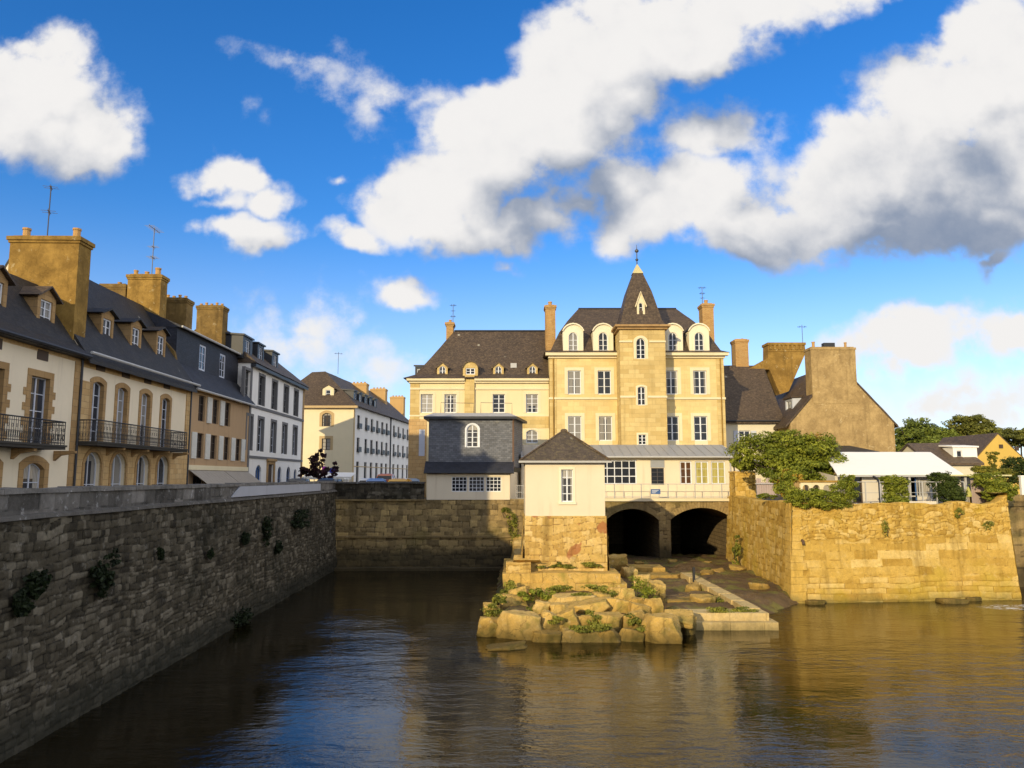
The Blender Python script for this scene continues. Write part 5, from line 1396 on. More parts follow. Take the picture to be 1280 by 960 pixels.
def bridge():
    Y = 53.0
    ox = 1.5; x1 = 15.1
    arcs = []
    for (a, b_, yc, ysp) in ((757, 823.6, 636, 646), (838, 917.5, 634.7, 645)):
        xa, xb = atY(a, 650, Y).x, atY(b_, 650, Y).x
        zc = atY(790, yc, Y).z; zs = atY(790, ysp, Y).z - .25
        arcs.append(((xa + xb) / 2, xb - xa, zc, zc - zs))
    outs = [outline(c, -.7, w, zc + .7, rise, 14) for c, w, zc, rise in arcs]
    def hf(S, Z):
        m = np.zeros(S.shape, bool)
        for (c, w, zc, rise) in arcs:
            rad = (w * w / 4 + rise * rise) / (2 * rise); cz = zc - rad
            X = S + ox
            m |= (np.abs(X - c) < w / 2 + .05) & (Z < cz + np.sqrt(np.maximum(0, (rad + .05) ** 2 - (X - c) ** 2)))
        return m
    b = sheet('arched_bridge', OLDWALL, (ox, Y), (x1, Y), -.6, 4.36, 41, ds=.05, dz=.05, relief=.04, thick=1.2, hole_fn=hf, course=(.2, .36), bw=(.25, .7), warp=.06, jw=.03)
    tag(b, 'rubble stone bridge with two low dark arches right of the small pier house', 'bridge')
    for k, (c, w, zc, rise) in enumerate(arcs):
        out = outs[k]; mb = MB(); n = len(out)
        # jambs are doubled so the barrel reads as a tunnel; the end wall is added to keep it dark
        mb.add([(x, Y - .02, z) for x, z in out] + [(x, Y + 17, z) for x, z in out], [(i, i + n, (i + 1) % n + n, (i + 1) % n) for i in range(n)])
        mb.add([(x, Y + 17, z) for x, z in out], [tuple(range(n))])
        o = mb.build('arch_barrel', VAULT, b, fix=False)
        vb = MB(); m = 25
        rad = (w * w / 4 + rise * rise) / (2 * rise); cz = zc - rad; a = math.asin(w / 2 / rad)
        for i in range(m):
            t0, t1 = a - 2 * a * i / m - .003, a - 2 * a * (i + 1) / m + .003
            ro = rad + .42 + random.uniform(-.06, .06); pr = random.uniform(.05, .085)
            q = [(c + rad * math.sin(t0), cz + rad * math.cos(t0)), (c + ro * math.sin(t0), cz + ro * math.cos(t0)), (c + ro * math.sin(t1), cz + ro * math.cos(t1)), (c + rad * math.sin(t1), cz + rad * math.cos(t1))]
            vb.prism_y(q, Y - pr, Y + .3)
        for sgn in (-1, 1):
            z = -.5
            while z < zc - rise - .05:
                h = min(random.uniform(.3, .45), zc - rise - z); xx = c + sgn * w / 2; wd = random.uniform(.2, .36)
                vb.box(min(xx, xx + sgn * wd), max(xx, xx + sgn * wd), Y - random.uniform(.045, .075), Y + .3, z, z + h - .015); z += h
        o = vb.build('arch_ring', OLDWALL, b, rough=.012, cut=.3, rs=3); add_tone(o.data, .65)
    o = MB().box(ox, x1 + .1, Y - .2, Y + 1.4, 4.37, 4.56).build('deck_edge', PALESTONE, b, rough=.01, cut=.6)
    r = empty('bridge_railing', (ox, Y - .05, 4.56), 'thin grey metal railing along the bridge walkway in front of the gallery', 'railing')
    m = MB(); L = x1 - ox
    for z in (.98, .1): m.tube([(0, 0, z), (L, 0, z)], .022, 5)
    n = 22
    for i in range(n + 1):
        xx = L * i / n
        if i % 3 == 0: MB().tube([(xx, 0, 0), (xx, 0, .98)], .03, 5).build('post', ZINC, r)
        else: m.tube([(xx, 0, 0), (xx, 0, .98)], .013, 5)
    m.build('rails', PALEZINC, r)
    fr = Frame((0, Y - .1, 0), 0)
    sx = fr.x(819.5, 614); sz = fr.z(819, 614.5)
    S = MB().box(sx - .33, sx + .33, -.02 + Y - .1, .0 + Y - .1, sz - .17, sz + .17).build('notice_board', BLUEPAINT)
    tag(S, 'small blue notice board with pale lines fixed on the bridge railing', 'sign')
    l = MB()
    for q in range(3): l.box(sx - .26, sx + .2 - .1 * q, Y - .13, Y - .121, sz + .06 - q * .08, sz + .09 - q * .08)
    l.build('lettering', WHITE, S)
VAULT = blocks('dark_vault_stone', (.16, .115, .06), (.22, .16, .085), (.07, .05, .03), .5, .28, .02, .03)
bridge()

def railing_left():
    p0 = atY(645, 600, 51.6); p1 = atY(657, 600, 51.6)
    r = empty('walkway_railing', (p0.x, 51.6, GZ + .1), 'short grey railing in the gap between slate hung house and pier house', 'railing')
    m = MB(); L = p1.x - p0.x + .4
    for z in (.95, .5, .1): m.tube([(0, 0, z), (L, 0, z)], .02, 5)
    for i in range(9): m.tube([(L * i / 8, 0, 0), (L * i / 8, 0, .95)], .015, 4)
    m.build('rails', PALEZINC, r)
railing_left()

def pier_house():
    Y = 38.5
    xa, xb = atY(656.5, 610, Y).x, atY(756, 610, Y).x
    zb, zw = 1.45, atY(700, 645.5, Y).z
    ze = atY(700, 578.5, Y).z
    fr = Frame((xa, Y, zb), 0.0)
    E = empty('pier_house', fr.o, 'little cream house with pyramid slate roof standing on the rocky stone pier', 'house')
    W = xb - xa; D = W + .3; h0, h1 = zw - zb, ze - zb
    w = (fr.x(709, 610), fr.z(709, 627.5), .62, fr.z(709, 586.5) - fr.z(709, 627.5))
    body(E, 0, W, D, h1, [hole(*w)], WHITEWARM, z0=h0 - .05, rev=.2)
    win(E, *w, cols=2, rows=4, y=.12, fw=.06, pane=GLASSC, bar=.04, mid=.07, sur=(PALEW, .1, .03))
    MB().box(w[0] - .45, w[0] + .45, -.07, .1, w[1] - .12, w[1] - .002).build('sill', PALEW, E)
    o = .28; ap = (fr.x(705, 537.5, D / 2), D / 2, fr.z(705, 537.5, D / 2))
    cs = [(-o, -o), (W + o, -o), (W + o, D + o), (-o, D + o)]
    vs = [(x, y, h1 + .02) for x, y in cs] + [(x, y, h1 + .1) for x, y in cs] + [((x - ap[0]) * .55 + ap[0], (y - ap[1]) * .55 + ap[1], h1 + .1 + (ap[2] - h1 - .1) * .43) for x, y in cs] + [ap]
    fs = [(3, 2, 1, 0)] + [(i, (i + 1) % 4, (i + 1) % 4 + 4, i + 4) for i in range(4)] + [(i + 4, (i + 1) % 4 + 4, (i + 1) % 4 + 8, i + 8) for i in range(4)] + [(i + 8, (i + 1) % 4 + 8, 12) for i in range(4)]
    MB().add(vs, fs).build('roof', SLATEBR, E, rough=.03, cut=.4)
    MB().lathe([(.2, ap[2] - .12), (.17, ap[2] + .02), (.08, ap[2] + .06)], ap[0], ap[1], 8).build('roof_cap', TILEOLD, E)
    MB().box(-o - .05, W + o + .05, -o - .05, -o + .03, h1 - .0, h1 + .1).build('gutter', PALEZINC, E)
    hip = MB()
    for x, y in cs[:2]: hip.tube([(x, y, h1 + .13), ap], .05, 5)
    hip.build('hip_tiles', TILEOLD, E)
    # rubble base (faces in the house's own axes)
    def zt(s): return np.full_like(s, h0 + .01)
    bs = dict(ds=.05, dz=.05, relief=.035, course=(.22, .42), bw=(.25, .75), warp=.16, jw=.03, batter=.16, thick=.25)
    def face(p0, p1, seed): return sheet('stone_base', PIERST, p0, p1, -.75, zt, seed, E, **bs)
    face((-.03, -.04), (W + .05, -.04), 51); face((W + .05, -.04), (W + .05, D), 52); face((-.03, D), (-.03, -.04), 53)
    # walkway wall linking the pier back to the bridge
    lk = sheet('pier_wall', PIERST, (xa - .5, 53), (xa - .5, Y - .9), -.6, lambda s: 2.0 + (fbm(s, s * 0, 3, 3) - .5) * .7, 54, thick=1.2, batter=.5, ds=.08, dz=.08, relief=.05, warp=.1, course=(.25, .45), bw=(.3, .8))
    sheet('wall_end', PIERST, (xa - .95, Y - .88), (xa + .25, Y - .88), .3, lambda s: 1.85 + (fbm(s, s * 0, 5, 3) - .5) * .3, 55, lk, ds=.05, dz=.05, relief=.05, thick=.9, warp=.1, course=(.22, .4), bw=(.25, .6))
    tag(lk, 'low ruined stone wall running from the pier house back to the bridge', 'stone wall')
SLATEBR = slate('mossy_brown_slate', (.088, .066, .045), .55, (.17, .13, .06))
pier_house()
# ------------------------------------------------------------------ right bank houses
def dark_roof_house():
    Y = 64.0
    fr = Frame((16.9, Y, GZ), 0.0)
    E = empty('town_house', fr.o, 'low cream house with dark slate roof between the mansion and the tan gable house', 'house')
    x1 = fr.x(978, 500); ze = fr.z(950, 525); D = 9.0; zr = fr.z(950, 460, D / 2)
    w = (fr.x(931, 545), fr.z(931, 553), .95, 1.0)
    body(E, 0, x1, D, ze, [hole(*w)], CREAM2, ridge=zr)
    win(E, *w, cols=2, rows=2, y=.14, shutters=(GREYWHITE, .45))
    roof_gable(E, 0, x1, D, ze + .02, zr + .02, SLATEB, vx=.0, over=.3)
    gutter(E, 0, x1, -.35, ze - .1)
    z0 = fr.z(925, 428, 5); xa, xb = fr.x(917, 440, 5), fr.x(933, 440, 5)
    chimney(E, xa, xb, 4.4, 5.7, zr - 1.0, z0, BRICKST, [((xa + xb) / 2 - .25, 5.0, .12, .1), ((xa + xb) / 2 + .25, 5.0, .16, .1)], cap=.08)
    # the broad ochre stack and the shouldered wall it stands on
    y0 = 4.2
    q = [fr.loc(px, py, y0) for px, py in ((936, 461), (960, 447.5), (960, 431), (1006, 431), (1007, 441), (986, 489), (975, 493), (962, 462))]
    mb = MB().prism_y(q[::-1], y0, y0 + 1.4)
    (a, zt), (b_, _) = fr.loc(960, 431, y0), fr.loc(1006, 431, y0)
    mb.box(a - .08, b_ + .06, y0 - .12, y0 + 1.5, zt - .02, zt + .2)
    n = 8
    for k in range(n): mb.box(a + .1 + k * (b_ - a - .2) / n, a + .1 + (k + .55) * (b_ - a - .2) / n, y0 - .09, y0 + .05, zt - .45, zt - .03)
    mb.box(a - .04, b_ + .02, y0 - .05, y0 + .05, zt - .62, zt - .48)
    o = mb.build('chimney', STACK, E)
    antenna(fr.world(fr.x(1003, 420, y0 + .7), y0 + .7, zt), 2.0, 'thin antenna behind the broad ochre stack right of the mansion', [(1.8, .9, 2)], 0)
dark_roof_house()

def gable_house():
    Y = 61.0
    g0 = atY(988, 529, Y); g1 = atY(1117.5, 529, Y)
    L = 14.0; W = g1.x - g0.x
    fr = Frame((g0.x, Y + L, GZ), R(-90))
    E = empty('gable_house', fr.o, 'house with big blank tan roughcast gable and wide flush chimney on top', 'house', R(-90))
    ze = g0.z - GZ
    G = Frame((0, Y, GZ), 0)
    zr = ze + (W / 2) * 1.12
    w = (L - 2.2, ze - 1.9, .9, 1.2)
    body(E, 0, L, W, ze, [hole(*w)], TANWALL, ridge=zr)
    win(E, *w, cols=2, rows=2, y=.14)
    roof_gable(E, 0, L - .04, W, ze + .03, zr + .03, SLATEB, over=.35, vx=.02)
    # weathered stone edge of the gable
    xa, xb = G.x(1014, 460) - g0.x, G.x(1070, 460) - g0.x
    zt = G.z(1040, 437)
    chimney(E, L - 1.25, L + .03, xa, xb, ze + 1.6, zt, TANWALL, [(L - .6, xa + .5, .55, .12), (L - .6, xb - .5, .5, .1)], cap=.05, band=False)
    MB().box(L - .8, L - .3, xa + 1.25, xa + 2.15, zt + .2, zt + .62).build('chimney_cowl', DARKZINC, E)
    xd = L - 2.9
    dormer(E, xd, ze + .9, 1.7, 1.35, 1.0, 2.6, 'flat', GREYWHITE, SLATEB, dict(x=xd, z0=ze + 1.15, w=1.2, h=.95, cols=2, rows=1))
gable_house()

def shed_roof(name, label, cat, Y, D, pts, zfloor, wall, roof):
    """simple block under a monopitch roof; pts: (px,py) of front eave ends and back ridge height py"""
    (pa, ya), (pb, yb), yt = pts
    fr = Frame((atY(pa, ya, Y).x, Y, zfloor), 0)
    E = empty(name, fr.o, label, cat)
    x1 = fr.x(pb, yb); ze = fr.z(pa, ya); zr = fr.z(pa, yt, D)
    body(E, .1, x1 - .1, D, ze - .03, [], wall, z0=-.3)
    MB().hexa([(0, -.3, ze - .02), (x1, -.3, ze - .02), (x1, D, zr - .1), (0, D, zr - .1), (0, -.3, ze + .08), (x1, -.3, ze + .08), (x1, D, zr), (0, D, zr)]).build('roof', roof, E)
    return E
shed_roof('outbuilding', 'small outbuilding with dark slate lean-to roof under the tan gable', 'shed', 55.0, 4.5, ((1050, 566), (1097, 566), 557), GZ, TANWALL, SLATE)

def pavilion():
    Y = 43.6
    fr = Frame((atY(1046, 592, Y - .5).x, Y, 4.5), 0)
    E = empty('terrace_pavilion', fr.o, 'long white canvas roofed pavilion on the right bank terrace', 'pavilion')
    x1 = fr.x(1204, 592, -.5); ze = fr.z(1100, 592.5, -.5); D = 4.6; zr = fr.z(1100, 565, D)
    xb0, xb1 = fr.x(1048, 565, D), fr.x(1163, 565, D)
    MB().hexa([(0, -.5, ze - .05), (x1, -.5, ze - .05), (xb1, D, zr - .06), (xb0 - 1, D, zr - .06), (0, -.5, ze), (x1, -.5, ze), (xb1, D, zr), (xb0 - 1, D, zr)]).build('roof', CANVAS, E, rough=.015, cut=.6)
    MB().box(0, x1, -.54, -.47, ze - .16, ze - .04).build('fascia', PALEZINC, E)
    mb = MB()
    hl = [(fr.x(1067, 610), .05, 1.0, 1.55), (fr.x(1150, 605), .4, 1.5, 1.15), (fr.x(1211, 605), .05, .9, 1.5), (fr.x(1140, 608), .05, .55, 1.55)]
    plate(mb, [(.1, -.2), (x1 + 1.6, -.2), (x1 + 1.6, ze - .1), (.1, ze - .1)], [hole(*h) for h in hl], 0, .15)
    mb.add([(x1 + 1.6, 0, -.2), (x1 + 1.6, D, -.2), (x1 + 1.6, D, ze - .1), (x1 + 1.6, 0, ze - .1)], [(0, 1, 2, 3)]).add([(.1, 0, -.2), (.1, D, -.2), (.1, D, ze + .4), (.1, 0, ze - .1)], [(3, 2, 1, 0)])
    mb.add([(.1, D, -.2), (x1 + 1.6, D, -.2), (x1 + 1.6, D, ze), (.1, D, ze)], [(0, 1, 2, 3)])
    mb.build('wall', CREAMBOARD, E)
    win(E, *hl[0], cols=2, rows=3, y=.08, fr=WOOD, pane=GLASSD, name='door')
    win(E, *hl[1], cols=2, rows=1, y=.08, fr=PALEZINC, pane=GLASSC)
    win(E, *hl[2], cols=1, rows=2, y=.08, fr=WOOD, pane=GLASSD, name='door')
    win(E, *hl[3], cols=1, rows=1, y=.08, fr=BLUEPAINT, pane=GLASSD, name='door')
    for p in (1062, 1100, 1137, 1163, 1207):
        x = fr.x(p, 605, -.4); MB().box(x - .05, x + .05, -.45, -.35, -.1, ze - .06).build('post', PALEZINC, E)
    MB().box(x1 - 1.2, x1 + 2.6, -.7, 2.5, ze - .12, ze - .04).build('canopy_extension', plain('pale_yellow_sheet', (.6, .56, .3), .6), E)
CREAMBOARD = plaster('cream_boarding', (.66, .60, .50), (.45, .38, .3), .2, .25)
pavilion()

def yellow_gable():
    Y = 72.0
    p = atY(1247.5, 543, Y); e = atY(1218, 576, Y)
    fr = Frame((e.x, Y, GZ), 0); E = empty('yellow_house', fr.o, 'yellow house with plain pointed gable among trees at the far right', 'house')
    W = 2 * (p.x - e.x); zr = p.z - GZ; ze = e.z - GZ; D = 9
    mb = MB().prism_y([(0, -.2), (W, -.2), (W, ze), (W / 2, zr), (0, ze)], 0, D); mb.build('wall', YELLOWW, E)
    k = (zr - ze) / (W / 2)
    rb = MB()
    for s in (-1, 1):
        xo = W / 2 + s * (W / 2 + .35); zo = ze - .35 * k
        rb.prism_y([(W / 2, zr + .02), (xo, zo + .02), (xo, zo + .17), (W / 2, zr + .17)], .05, D + .2)
    rb.build('roof', TILEOLD, E)
    hq = MB()
    for px, py in ((1251, 566), (1271, 566)): x, z = fr.loc(px, py); hq.lathe([(.2, z), (.2, z + .01)], x, -.0, 8)
    for k_, (px, py) in enumerate(((1251, 558), (1271, 561))):
        x, z = fr.loc(px, py); MB().box(x - .18, x + .18, -.06, .05, z - .18, z + .18).build('vent', WOOD, E)
yellow_gable()

def dormer_house():
    Y = 66.0
    a = atY(1186, 580, Y)
    fr = Frame((a.x - 1.6, Y, GZ), 0); E = empty('low_house', fr.o, 'low cream house with brown roof and white boxed dormer beside the yellow gable', 'house')
    x1 = fr.x(1226, 580); ze = fr.z(1200, 580); D = 7; zr = fr.z(1210, 557, D / 2)
    body(E, 0, x1, D, ze, [], CREAM2, ridge=zr)
    roof_gable(E, 0, x1, D, ze + .02, zr + .02, TILEOLD, over=.3)
    x = fr.x(1206, 572, .9)
    dormer(E, x, ze + .45, 2.1, 1.0, .8, 2.0, 'flat', CANVAS, CANVAS, dict(x=x - .5, z0=ze + .6, w=.5, h=.6, cols=1, rows=1, pane=GLASSD))
    xc, zc = fr.loc(1242, 563, -1.0)
dormer_house()

# ------------------------------------------------------------------ plants
def leaf_mesh(name, pts, nrm, size, tone, mat, parent, rng):
    n = len(pts)
    rd = rng.normal(size=(n, 3)); nr = nrm + rd * .55; nr /= np.linalg.norm(nr, axis=1, keepdims=True) + 1e-9
    a = np.cross(nr, rng.normal(size=(n, 3))); a /= np.linalg.norm(a, axis=1, keepdims=True) + 1e-9
    b = np.cross(nr, a); s = size * rng.uniform(.6, 1.35, (n, 1))
    V = np.stack([pts - a * s, pts - b * s * .55 + nr * s * .12, pts + a * s, pts + b * s * .55 + nr * s * .12], 1)
    me = bpy.data.meshes.new(name)
    me.vertices.add(n * 4); me.vertices.foreach_set('co', V.reshape(-1).astype(np.float32))
    me.loops.add(n * 4); me.loops.foreach_set('vertex_index', np.arange(n * 4, dtype=np.int32))
    me.polygons.add(n); me.polygons.foreach_set('loop_start', np.arange(0, n * 4, 4, dtype=np.int32))
    me.update(calc_edges=True)
    me.attributes.new('tone', 'FLOAT', 'POINT').data.foreach_set('value', np.repeat(tone, 4).astype(np.float32))
    me.materials.append(mat)
    return link(bpy.data.objects.new(name, me), parent)

def leaf_cloud(name, blobs, n, size, mat, parent, seed, clumps=40, clump_r=.3, dry=0.0):
    """blobs: (cx,cy,cz,rx,ry,rz). leaves gather in clumps near the outside of each blob; gaps stay open between clumps"""
    rng = np.random.RandomState(seed)
    vol = np.array([b[3] * b[4] * b[5] for b in blobs]) ** .67; vol /= vol.sum()
    P, N, T = [], [], []
    for b, f in zip(blobs, vol):
        c = np.array(b[:3]); r = np.array(b[3:])
        k = max(4, int(clumps * f)); m = max(20, int(n * f / k))
        d = rng.normal(size=(k, 3)); d /= np.linalg.norm(d, axis=1, keepdims=True)
        rad = rng.uniform(.55, 1.0, (k, 1))
        cc = d * rad
        for i in range(k):
            q = rng.normal(size=(m, 3)); q /= np.linalg.norm(q, axis=1, keepdims=True)
            rr = rng.uniform(.35, 1, (m, 1)) ** .6
            loc = cc[i] + q * rr * clump_r * rng.uniform(.7, 1.4) * np.array([1, 1, .75])
            P.append(c + loc * r); N.append((q + np.array([0, 0, .5])) * 1.0)
            base = rng.uniform(0, .75)
            t = np.clip(base + rng.uniform(-.15, .25, m), 0, .86)
            if dry and rng.rand() < dry: t = rng.uniform(.88, 1, m)
            T.append(t)
    return leaf_mesh(name, np.concatenate(P), np.concatenate(N), size, np.concatenate(T), mat, parent, rng)

def tree(name, label, base, blobs, n, size, mat, seed, trunk_r=.16, cat='tree', clumps=60, clump_r=.3, dry=0.0, group=None, bark=None):
    E = empty(name, base, label, cat, group=group)
    bx = Vector(base); rel = [(b[0] - bx.x, b[1] - bx.y, b[2] - bx.z, *b[3:]) for b in blobs]
    leaf_cloud('crown', rel, n, size, mat, E, seed, clumps, clump_r, dry)
    rng = random.Random(seed); mb = MB()
    top = max(r[2] for r in rel)
    zf = min(r[2] - r[5] * .3 for r in rel); zf = max(zf, .4)
    mb.tube([(0, 0, -.2), (rng.uniform(-.1, .1), rng.uniform(-.1, .1), zf * .5), (0, 0, zf)], trunk_r, 7, trunk_r * .75)
    for r in rel:
        for k in range(3):
            e = (r[0] + rng.uniform(-.6, .6) * r[3], r[1] + rng.uniform(-.6, .6) * r[4], r[2] + rng.uniform(-.1, .6) * r[5])
            mid = ((e[0]) * .45, e[1] * .45, zf + (e[2] - zf) * .55 - .1)
            mb.tube([(0, 0, zf - .15), mid, e], trunk_r * .5, 5, trunk_r * .12)
    mb.build('trunk', bark or BARK, E, smooth=True)
    return E

def plants():
    # big tree on the terrace
    c = [(atY(px, py, Y), rx, ry, rz) for px, py, Y, rx, ry, rz in ((948, 566, 47.2, 1.6, 1.5, 1.15), (985, 556, 47.0, 1.7, 1.6, .95), (1020, 566, 46.6, 1.7, 1.6, 1.2), (985, 583, 46.2, 2.2, 1.6, 1.0), (1040, 580, 46.6, .8, 1.0, .9), (1010, 592, 45.8, 1.6, 1.0, .8), (930, 578, 47, .7, .9, .6))]
    bl = [(p.x, p.y, p.z, rx, ry, rz) for p, rx, ry, rz in c]
    tree('broad_tree', 'broad bushy green tree on the terrace right of the gallery', (17.0, 47.0, GZ), bl, 30000, .085, LEAFG, 1, .2, clumps=300, clump_r=.30, dry=.025)
    # ivy mass over the bastion top, orange flowering shrub, hedges
    def mass(name, label, cat, pts, n, size, mat, seed, clumps=60, clump_r=.35, dry=0.0, group=None):
        bl = []
        for px, py, Y, rx, ry, rz in pts:
            p = atY(px, py, Y); bl.append((p.x, p.y, p.z, rx, ry, rz))
        z0 = min(b[2] - b[5] for b in bl); E = empty(name, (bl[0][0], bl[0][1], z0), label, cat, group=group)
        rel = [(b[0] - bl[0][0], b[1] - bl[0][1], b[2] - z0, *b[3:]) for b in bl]
        leaf_cloud('foliage', rel, n, size, mat, E, seed, clumps, clump_r, dry)
        st = MB()
        rng = random.Random(seed)
        for b in rel:
            for k in range(3): st.tube([(b[0] + rng.uniform(-.2, .2), b[1] + b[4] * .4, max(0, b[2] - b[5])), (b[0] + rng.uniform(-.3, .3), b[1], b[2])], .02, 4, .01)
        st.build('stems', BARK, E)
        return E
    mass('ivy', 'wide mass of green ivy spilling over the bastion top below the balustrade', 'ivy', [(995, 619, 38.0, .55, .4, .5), (1010, 625, 37.85, .75, .4, .42), (1035, 625, 37.9, .8, .4, .45), (1054, 617, 38.1, .65, .45, .65), (1060, 603, 38.4, .4, .45, .4), (1022, 618, 38.2, .6, .4, .3)], 11000, .055, LEAFG, 3, 170, .36)
    mass('flowering_shrub', 'green shrub with orange and yellow blossom by the lilac boards', 'shrub', [(978, 600, 40.5, .55, .5, .5), (990, 596, 40.3, .45, .4, .35), (985, 612, 39.6, .6, .4, .4)], 5200, .055, LEAFG, 4, 90, .4, dry=.28)
    mass('weed_strip', 'small green weeds along the wall top by the stone gate pier', 'weeds', [(955, 620, 42, .5, .2, .14), (962, 621, 41.5, .4, .2, .12)], 500, .05, LEAFG, 5, 12, .5)
    mass('hedge', 'narrow clipped green hedge block in front of the pavilion, left of three', 'hedge', [(1119, 605, 40.2, .62, .5, .5), (1119, 618, 40.2, .62, .5, .5), (1122, 628, 39.8, .6, .5, .35), (1106, 600, 40.2, .3, .3, .25)], 11000, .05, LEAFG, 6, 240, .30)
    mass('hedge', 'wider dark green hedge block in front of the pavilion, middle of three', 'hedge', [(1180, 602, 40.6, .75, .5, .5), (1185, 616, 40.4, .75, .5, .55), (1170, 596, 40.6, .4, .4, .25), (1196, 620, 40.2, .4, .4, .3)], 12000, .05, LEAFD2, 7, 240, .30)
    mass('hedge', 'loose rounded hedge leaning over the right end of the bastion', 'hedge', [(1235, 600, 41, .8, .6, .4), (1248, 608, 40.6, .6, .6, .5), (1240, 618, 40.2, .4, .5, .35), (1262, 612, 40.8, .4, .4, .5), (1226, 597, 41, .4, .4, .25)], 8000, .055, LEAFG, 8, 160, .34)
    mass('yellow_hedge', 'yellow green low hedge behind the right end of the terrace', 'hedge', [(1235, 588, 46, .8, .4, .22), (1250, 591, 45.5, .8, .4, .25), (1225, 586, 46, .4, .4, .15)], 3600, .06, LEAFY, 9, 80, .4)
    mass('dark_bush', 'dark green bush at the right picture edge before the yellow house', 'bush', [(1268, 585, 48, .9, .8, .7), (1278, 592, 47, .8, .8, .8), (1262, 598, 47, .5, .5, .4)], 5200, .07, LEAFD2, 10, 110, .35)
    mass('ivy_column', 'ivy covered narrow post standing before the yellow gable', 'ivy', [(1241, 568, 60, .5, .3, .35), (1242, 577, 60, .35, .3, .5), (1242, 587, 60, .4, .3, .5)], 1000, .08, LEAFY, 12, 30, .45)
    for i, (px, py, rx, rz, lab) in enumerate(((1106, 660, .14, .42, 'trailing weed hanging below the left end of the ragged bastion top'), (1199, 642, .2, .22, 'small weed tuft growing in the bastion wall under the middle hedge'), (1235, 656, .26, .18, 'spreading weed patch high on the right part of the bastion wall'), (1080, 709, .18, .08, 'tiny green tuft on the upper ledge course of the bastion'), (1108, 716, .12, .22, 'thin weed in the foundation courses of the bastion'), (1180, 712, .2, .1, 'low tuft on the foundation ledge near the right end of the bastion'))):
        mass('wall_weed', lab, 'weeds', [(px, py, 37.85 + (px - 990) * .0036, rx, .12, rz)], 260, .045, LEAFM, 20 + i, 8, .6, group='weeds in the bastion wall')
    mass('ivy_patch', 'yellow green moss and ivy at the corner between bastion and bridge', 'ivy', [(921, 688, 47.8, .2, .5, .55), (919, 702, 48.2, .2, .3, .3), (922, 672, 48, .12, .3, .25)], 1400, .06, LEAFM, 30, 30, .4)
    # far trees
    for i, (pts, Y, lab, mat) in enumerate((
        ([(1135, 545, 2.6, 2.1), (1150, 540, 2.4, 1.9), (1128, 556, 1.6, 1.9), (1158, 556, 2.2, 1.8), (1142, 562, 2.6, 1.6)], 96, 'dark round tree behind the tan gable house', LEAFF),
        ([(1178, 552, 1.8, 1.7), (1188, 556, 1.5, 1.5), (1170, 560, 1.6, 1.4)], 92, 'smaller mid green tree between the dark round tree and the tallest one', LEAFF),
        ([(1207, 535, 2.2, 1.7), (1222, 531, 1.8, 1.4), (1234, 540, 1.8, 1.0), (1212, 548, 2.4, 1.6), (1196, 545, 1.0, .8)], 94, 'tallest loose tree above the low house with the white dormer', LEAFF2),
        ([(1258, 545, 3.0, 1.2), (1275, 549, 3.0, 1.3), (1290, 547, 3.0, 1.5)], 120, 'distant low tree crown above the yellow gable', LEAFF2))):
        bl = []
        for px, py, rx, rz in pts:
            p = atY(px, py, Y + random.uniform(-1, 1)); bl.append((p.x, p.y, p.z, rx, rx * .9, rz))
        cx = sum(b[0] for b in bl) / len(bl)
        tree('far_tree', lab, (cx, Y, GZ), bl, 16000, .15, mat, 40 + i, .25, clumps=180, clump_r=.28, group='trees behind the right bank houses')
    # weeds on the left quay
    def quay_plant(px, py, r, n, lab, seed, mat=None, rz=None, size=.05):
        rr = ray(px, py)
        t = (-11.1 + .02 * 17.35) / (rr.x + .02 * rr.y); p = Vector((rr.x * t, rr.y * t, CAMZ + rr.z * t))
        rz = rz or r
        E = empty('wall_plant', (p.x + .1, p.y, p.z), lab, 'plant', group='weeds growing on the left quay wall')
        rng = random.Random(seed)
        bl = [(.12 + rng.uniform(0, .2) * r, rng.uniform(-.6, .6) * r, rng.uniform(-.7, .5) * rz, r * .35, r * .6, rz * .5) for _ in range(5)] + [(.15, 0, -.1, r * .45, r * .75, rz * .7)]
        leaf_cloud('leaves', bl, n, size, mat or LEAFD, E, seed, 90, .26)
        st = MB()
        for b in bl: st.tube([(0, 0, 0), (b[0] * .6, b[1] * .5, b[2] * .4 + .05), (b[0], b[1], b[2])], .018, 4, .006)
        st.build('stems', BARK, E)
    for i, (px, py, r, n, lab, kw) in enumerate((
        (116, 712, .62, 2200, 'largest dark bush growing from the near left quay wall', {}),
        (33, 727, .42, 800, 'thin dark plant near the left picture edge on the quay wall', {}),
        (14, 752, .3, 500, 'small tuft low at the left picture edge on the quay wall', {}),
        (292, 775, .95, 2600, 'wide dark bush at the waterline in the middle of the quay wall', dict(rz=.6)),
        (191, 691, .17, 300, 'small round tuft on the quay wall right of the largest bush', {}),
        (327, 660, .5, 900, 'trailing weed under the parapet where the pale facing begins', dict(rz=.7)),
        (368, 648, 1.3, 2200, 'broad hanging weeds under the pale parapet facing', dict(rz=.55)),
        (342, 682, .35, 400, 'small tuft below the hanging weeds on the quay wall', {}),
        (299, 672, .3, 350, 'little dark tuft right of the cracked stones on the quay wall', {}),
        (424, 655, 1.1, 3200, 'tall dark creeper filling the corner of quay and river wall', dict(rz=1.7)),
        (255, 690, .2, 240, 'tiny dark tuft halfway along the quay wall', {}))):
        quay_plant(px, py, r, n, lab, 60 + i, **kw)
    # creepers on the sunlit stretch of the river wall and pier
    mass('wall_creeper', 'yellow green creeper on the sunlit river wall left of the pier house', 'creeper', [(640, 655, 51.0, .35, .12, .7), (632, 640, 51, .3, .1, .4), (645, 675, 50.9, .35, .2, .5)], 1500, .055, LEAFM, 90, 40, .45)
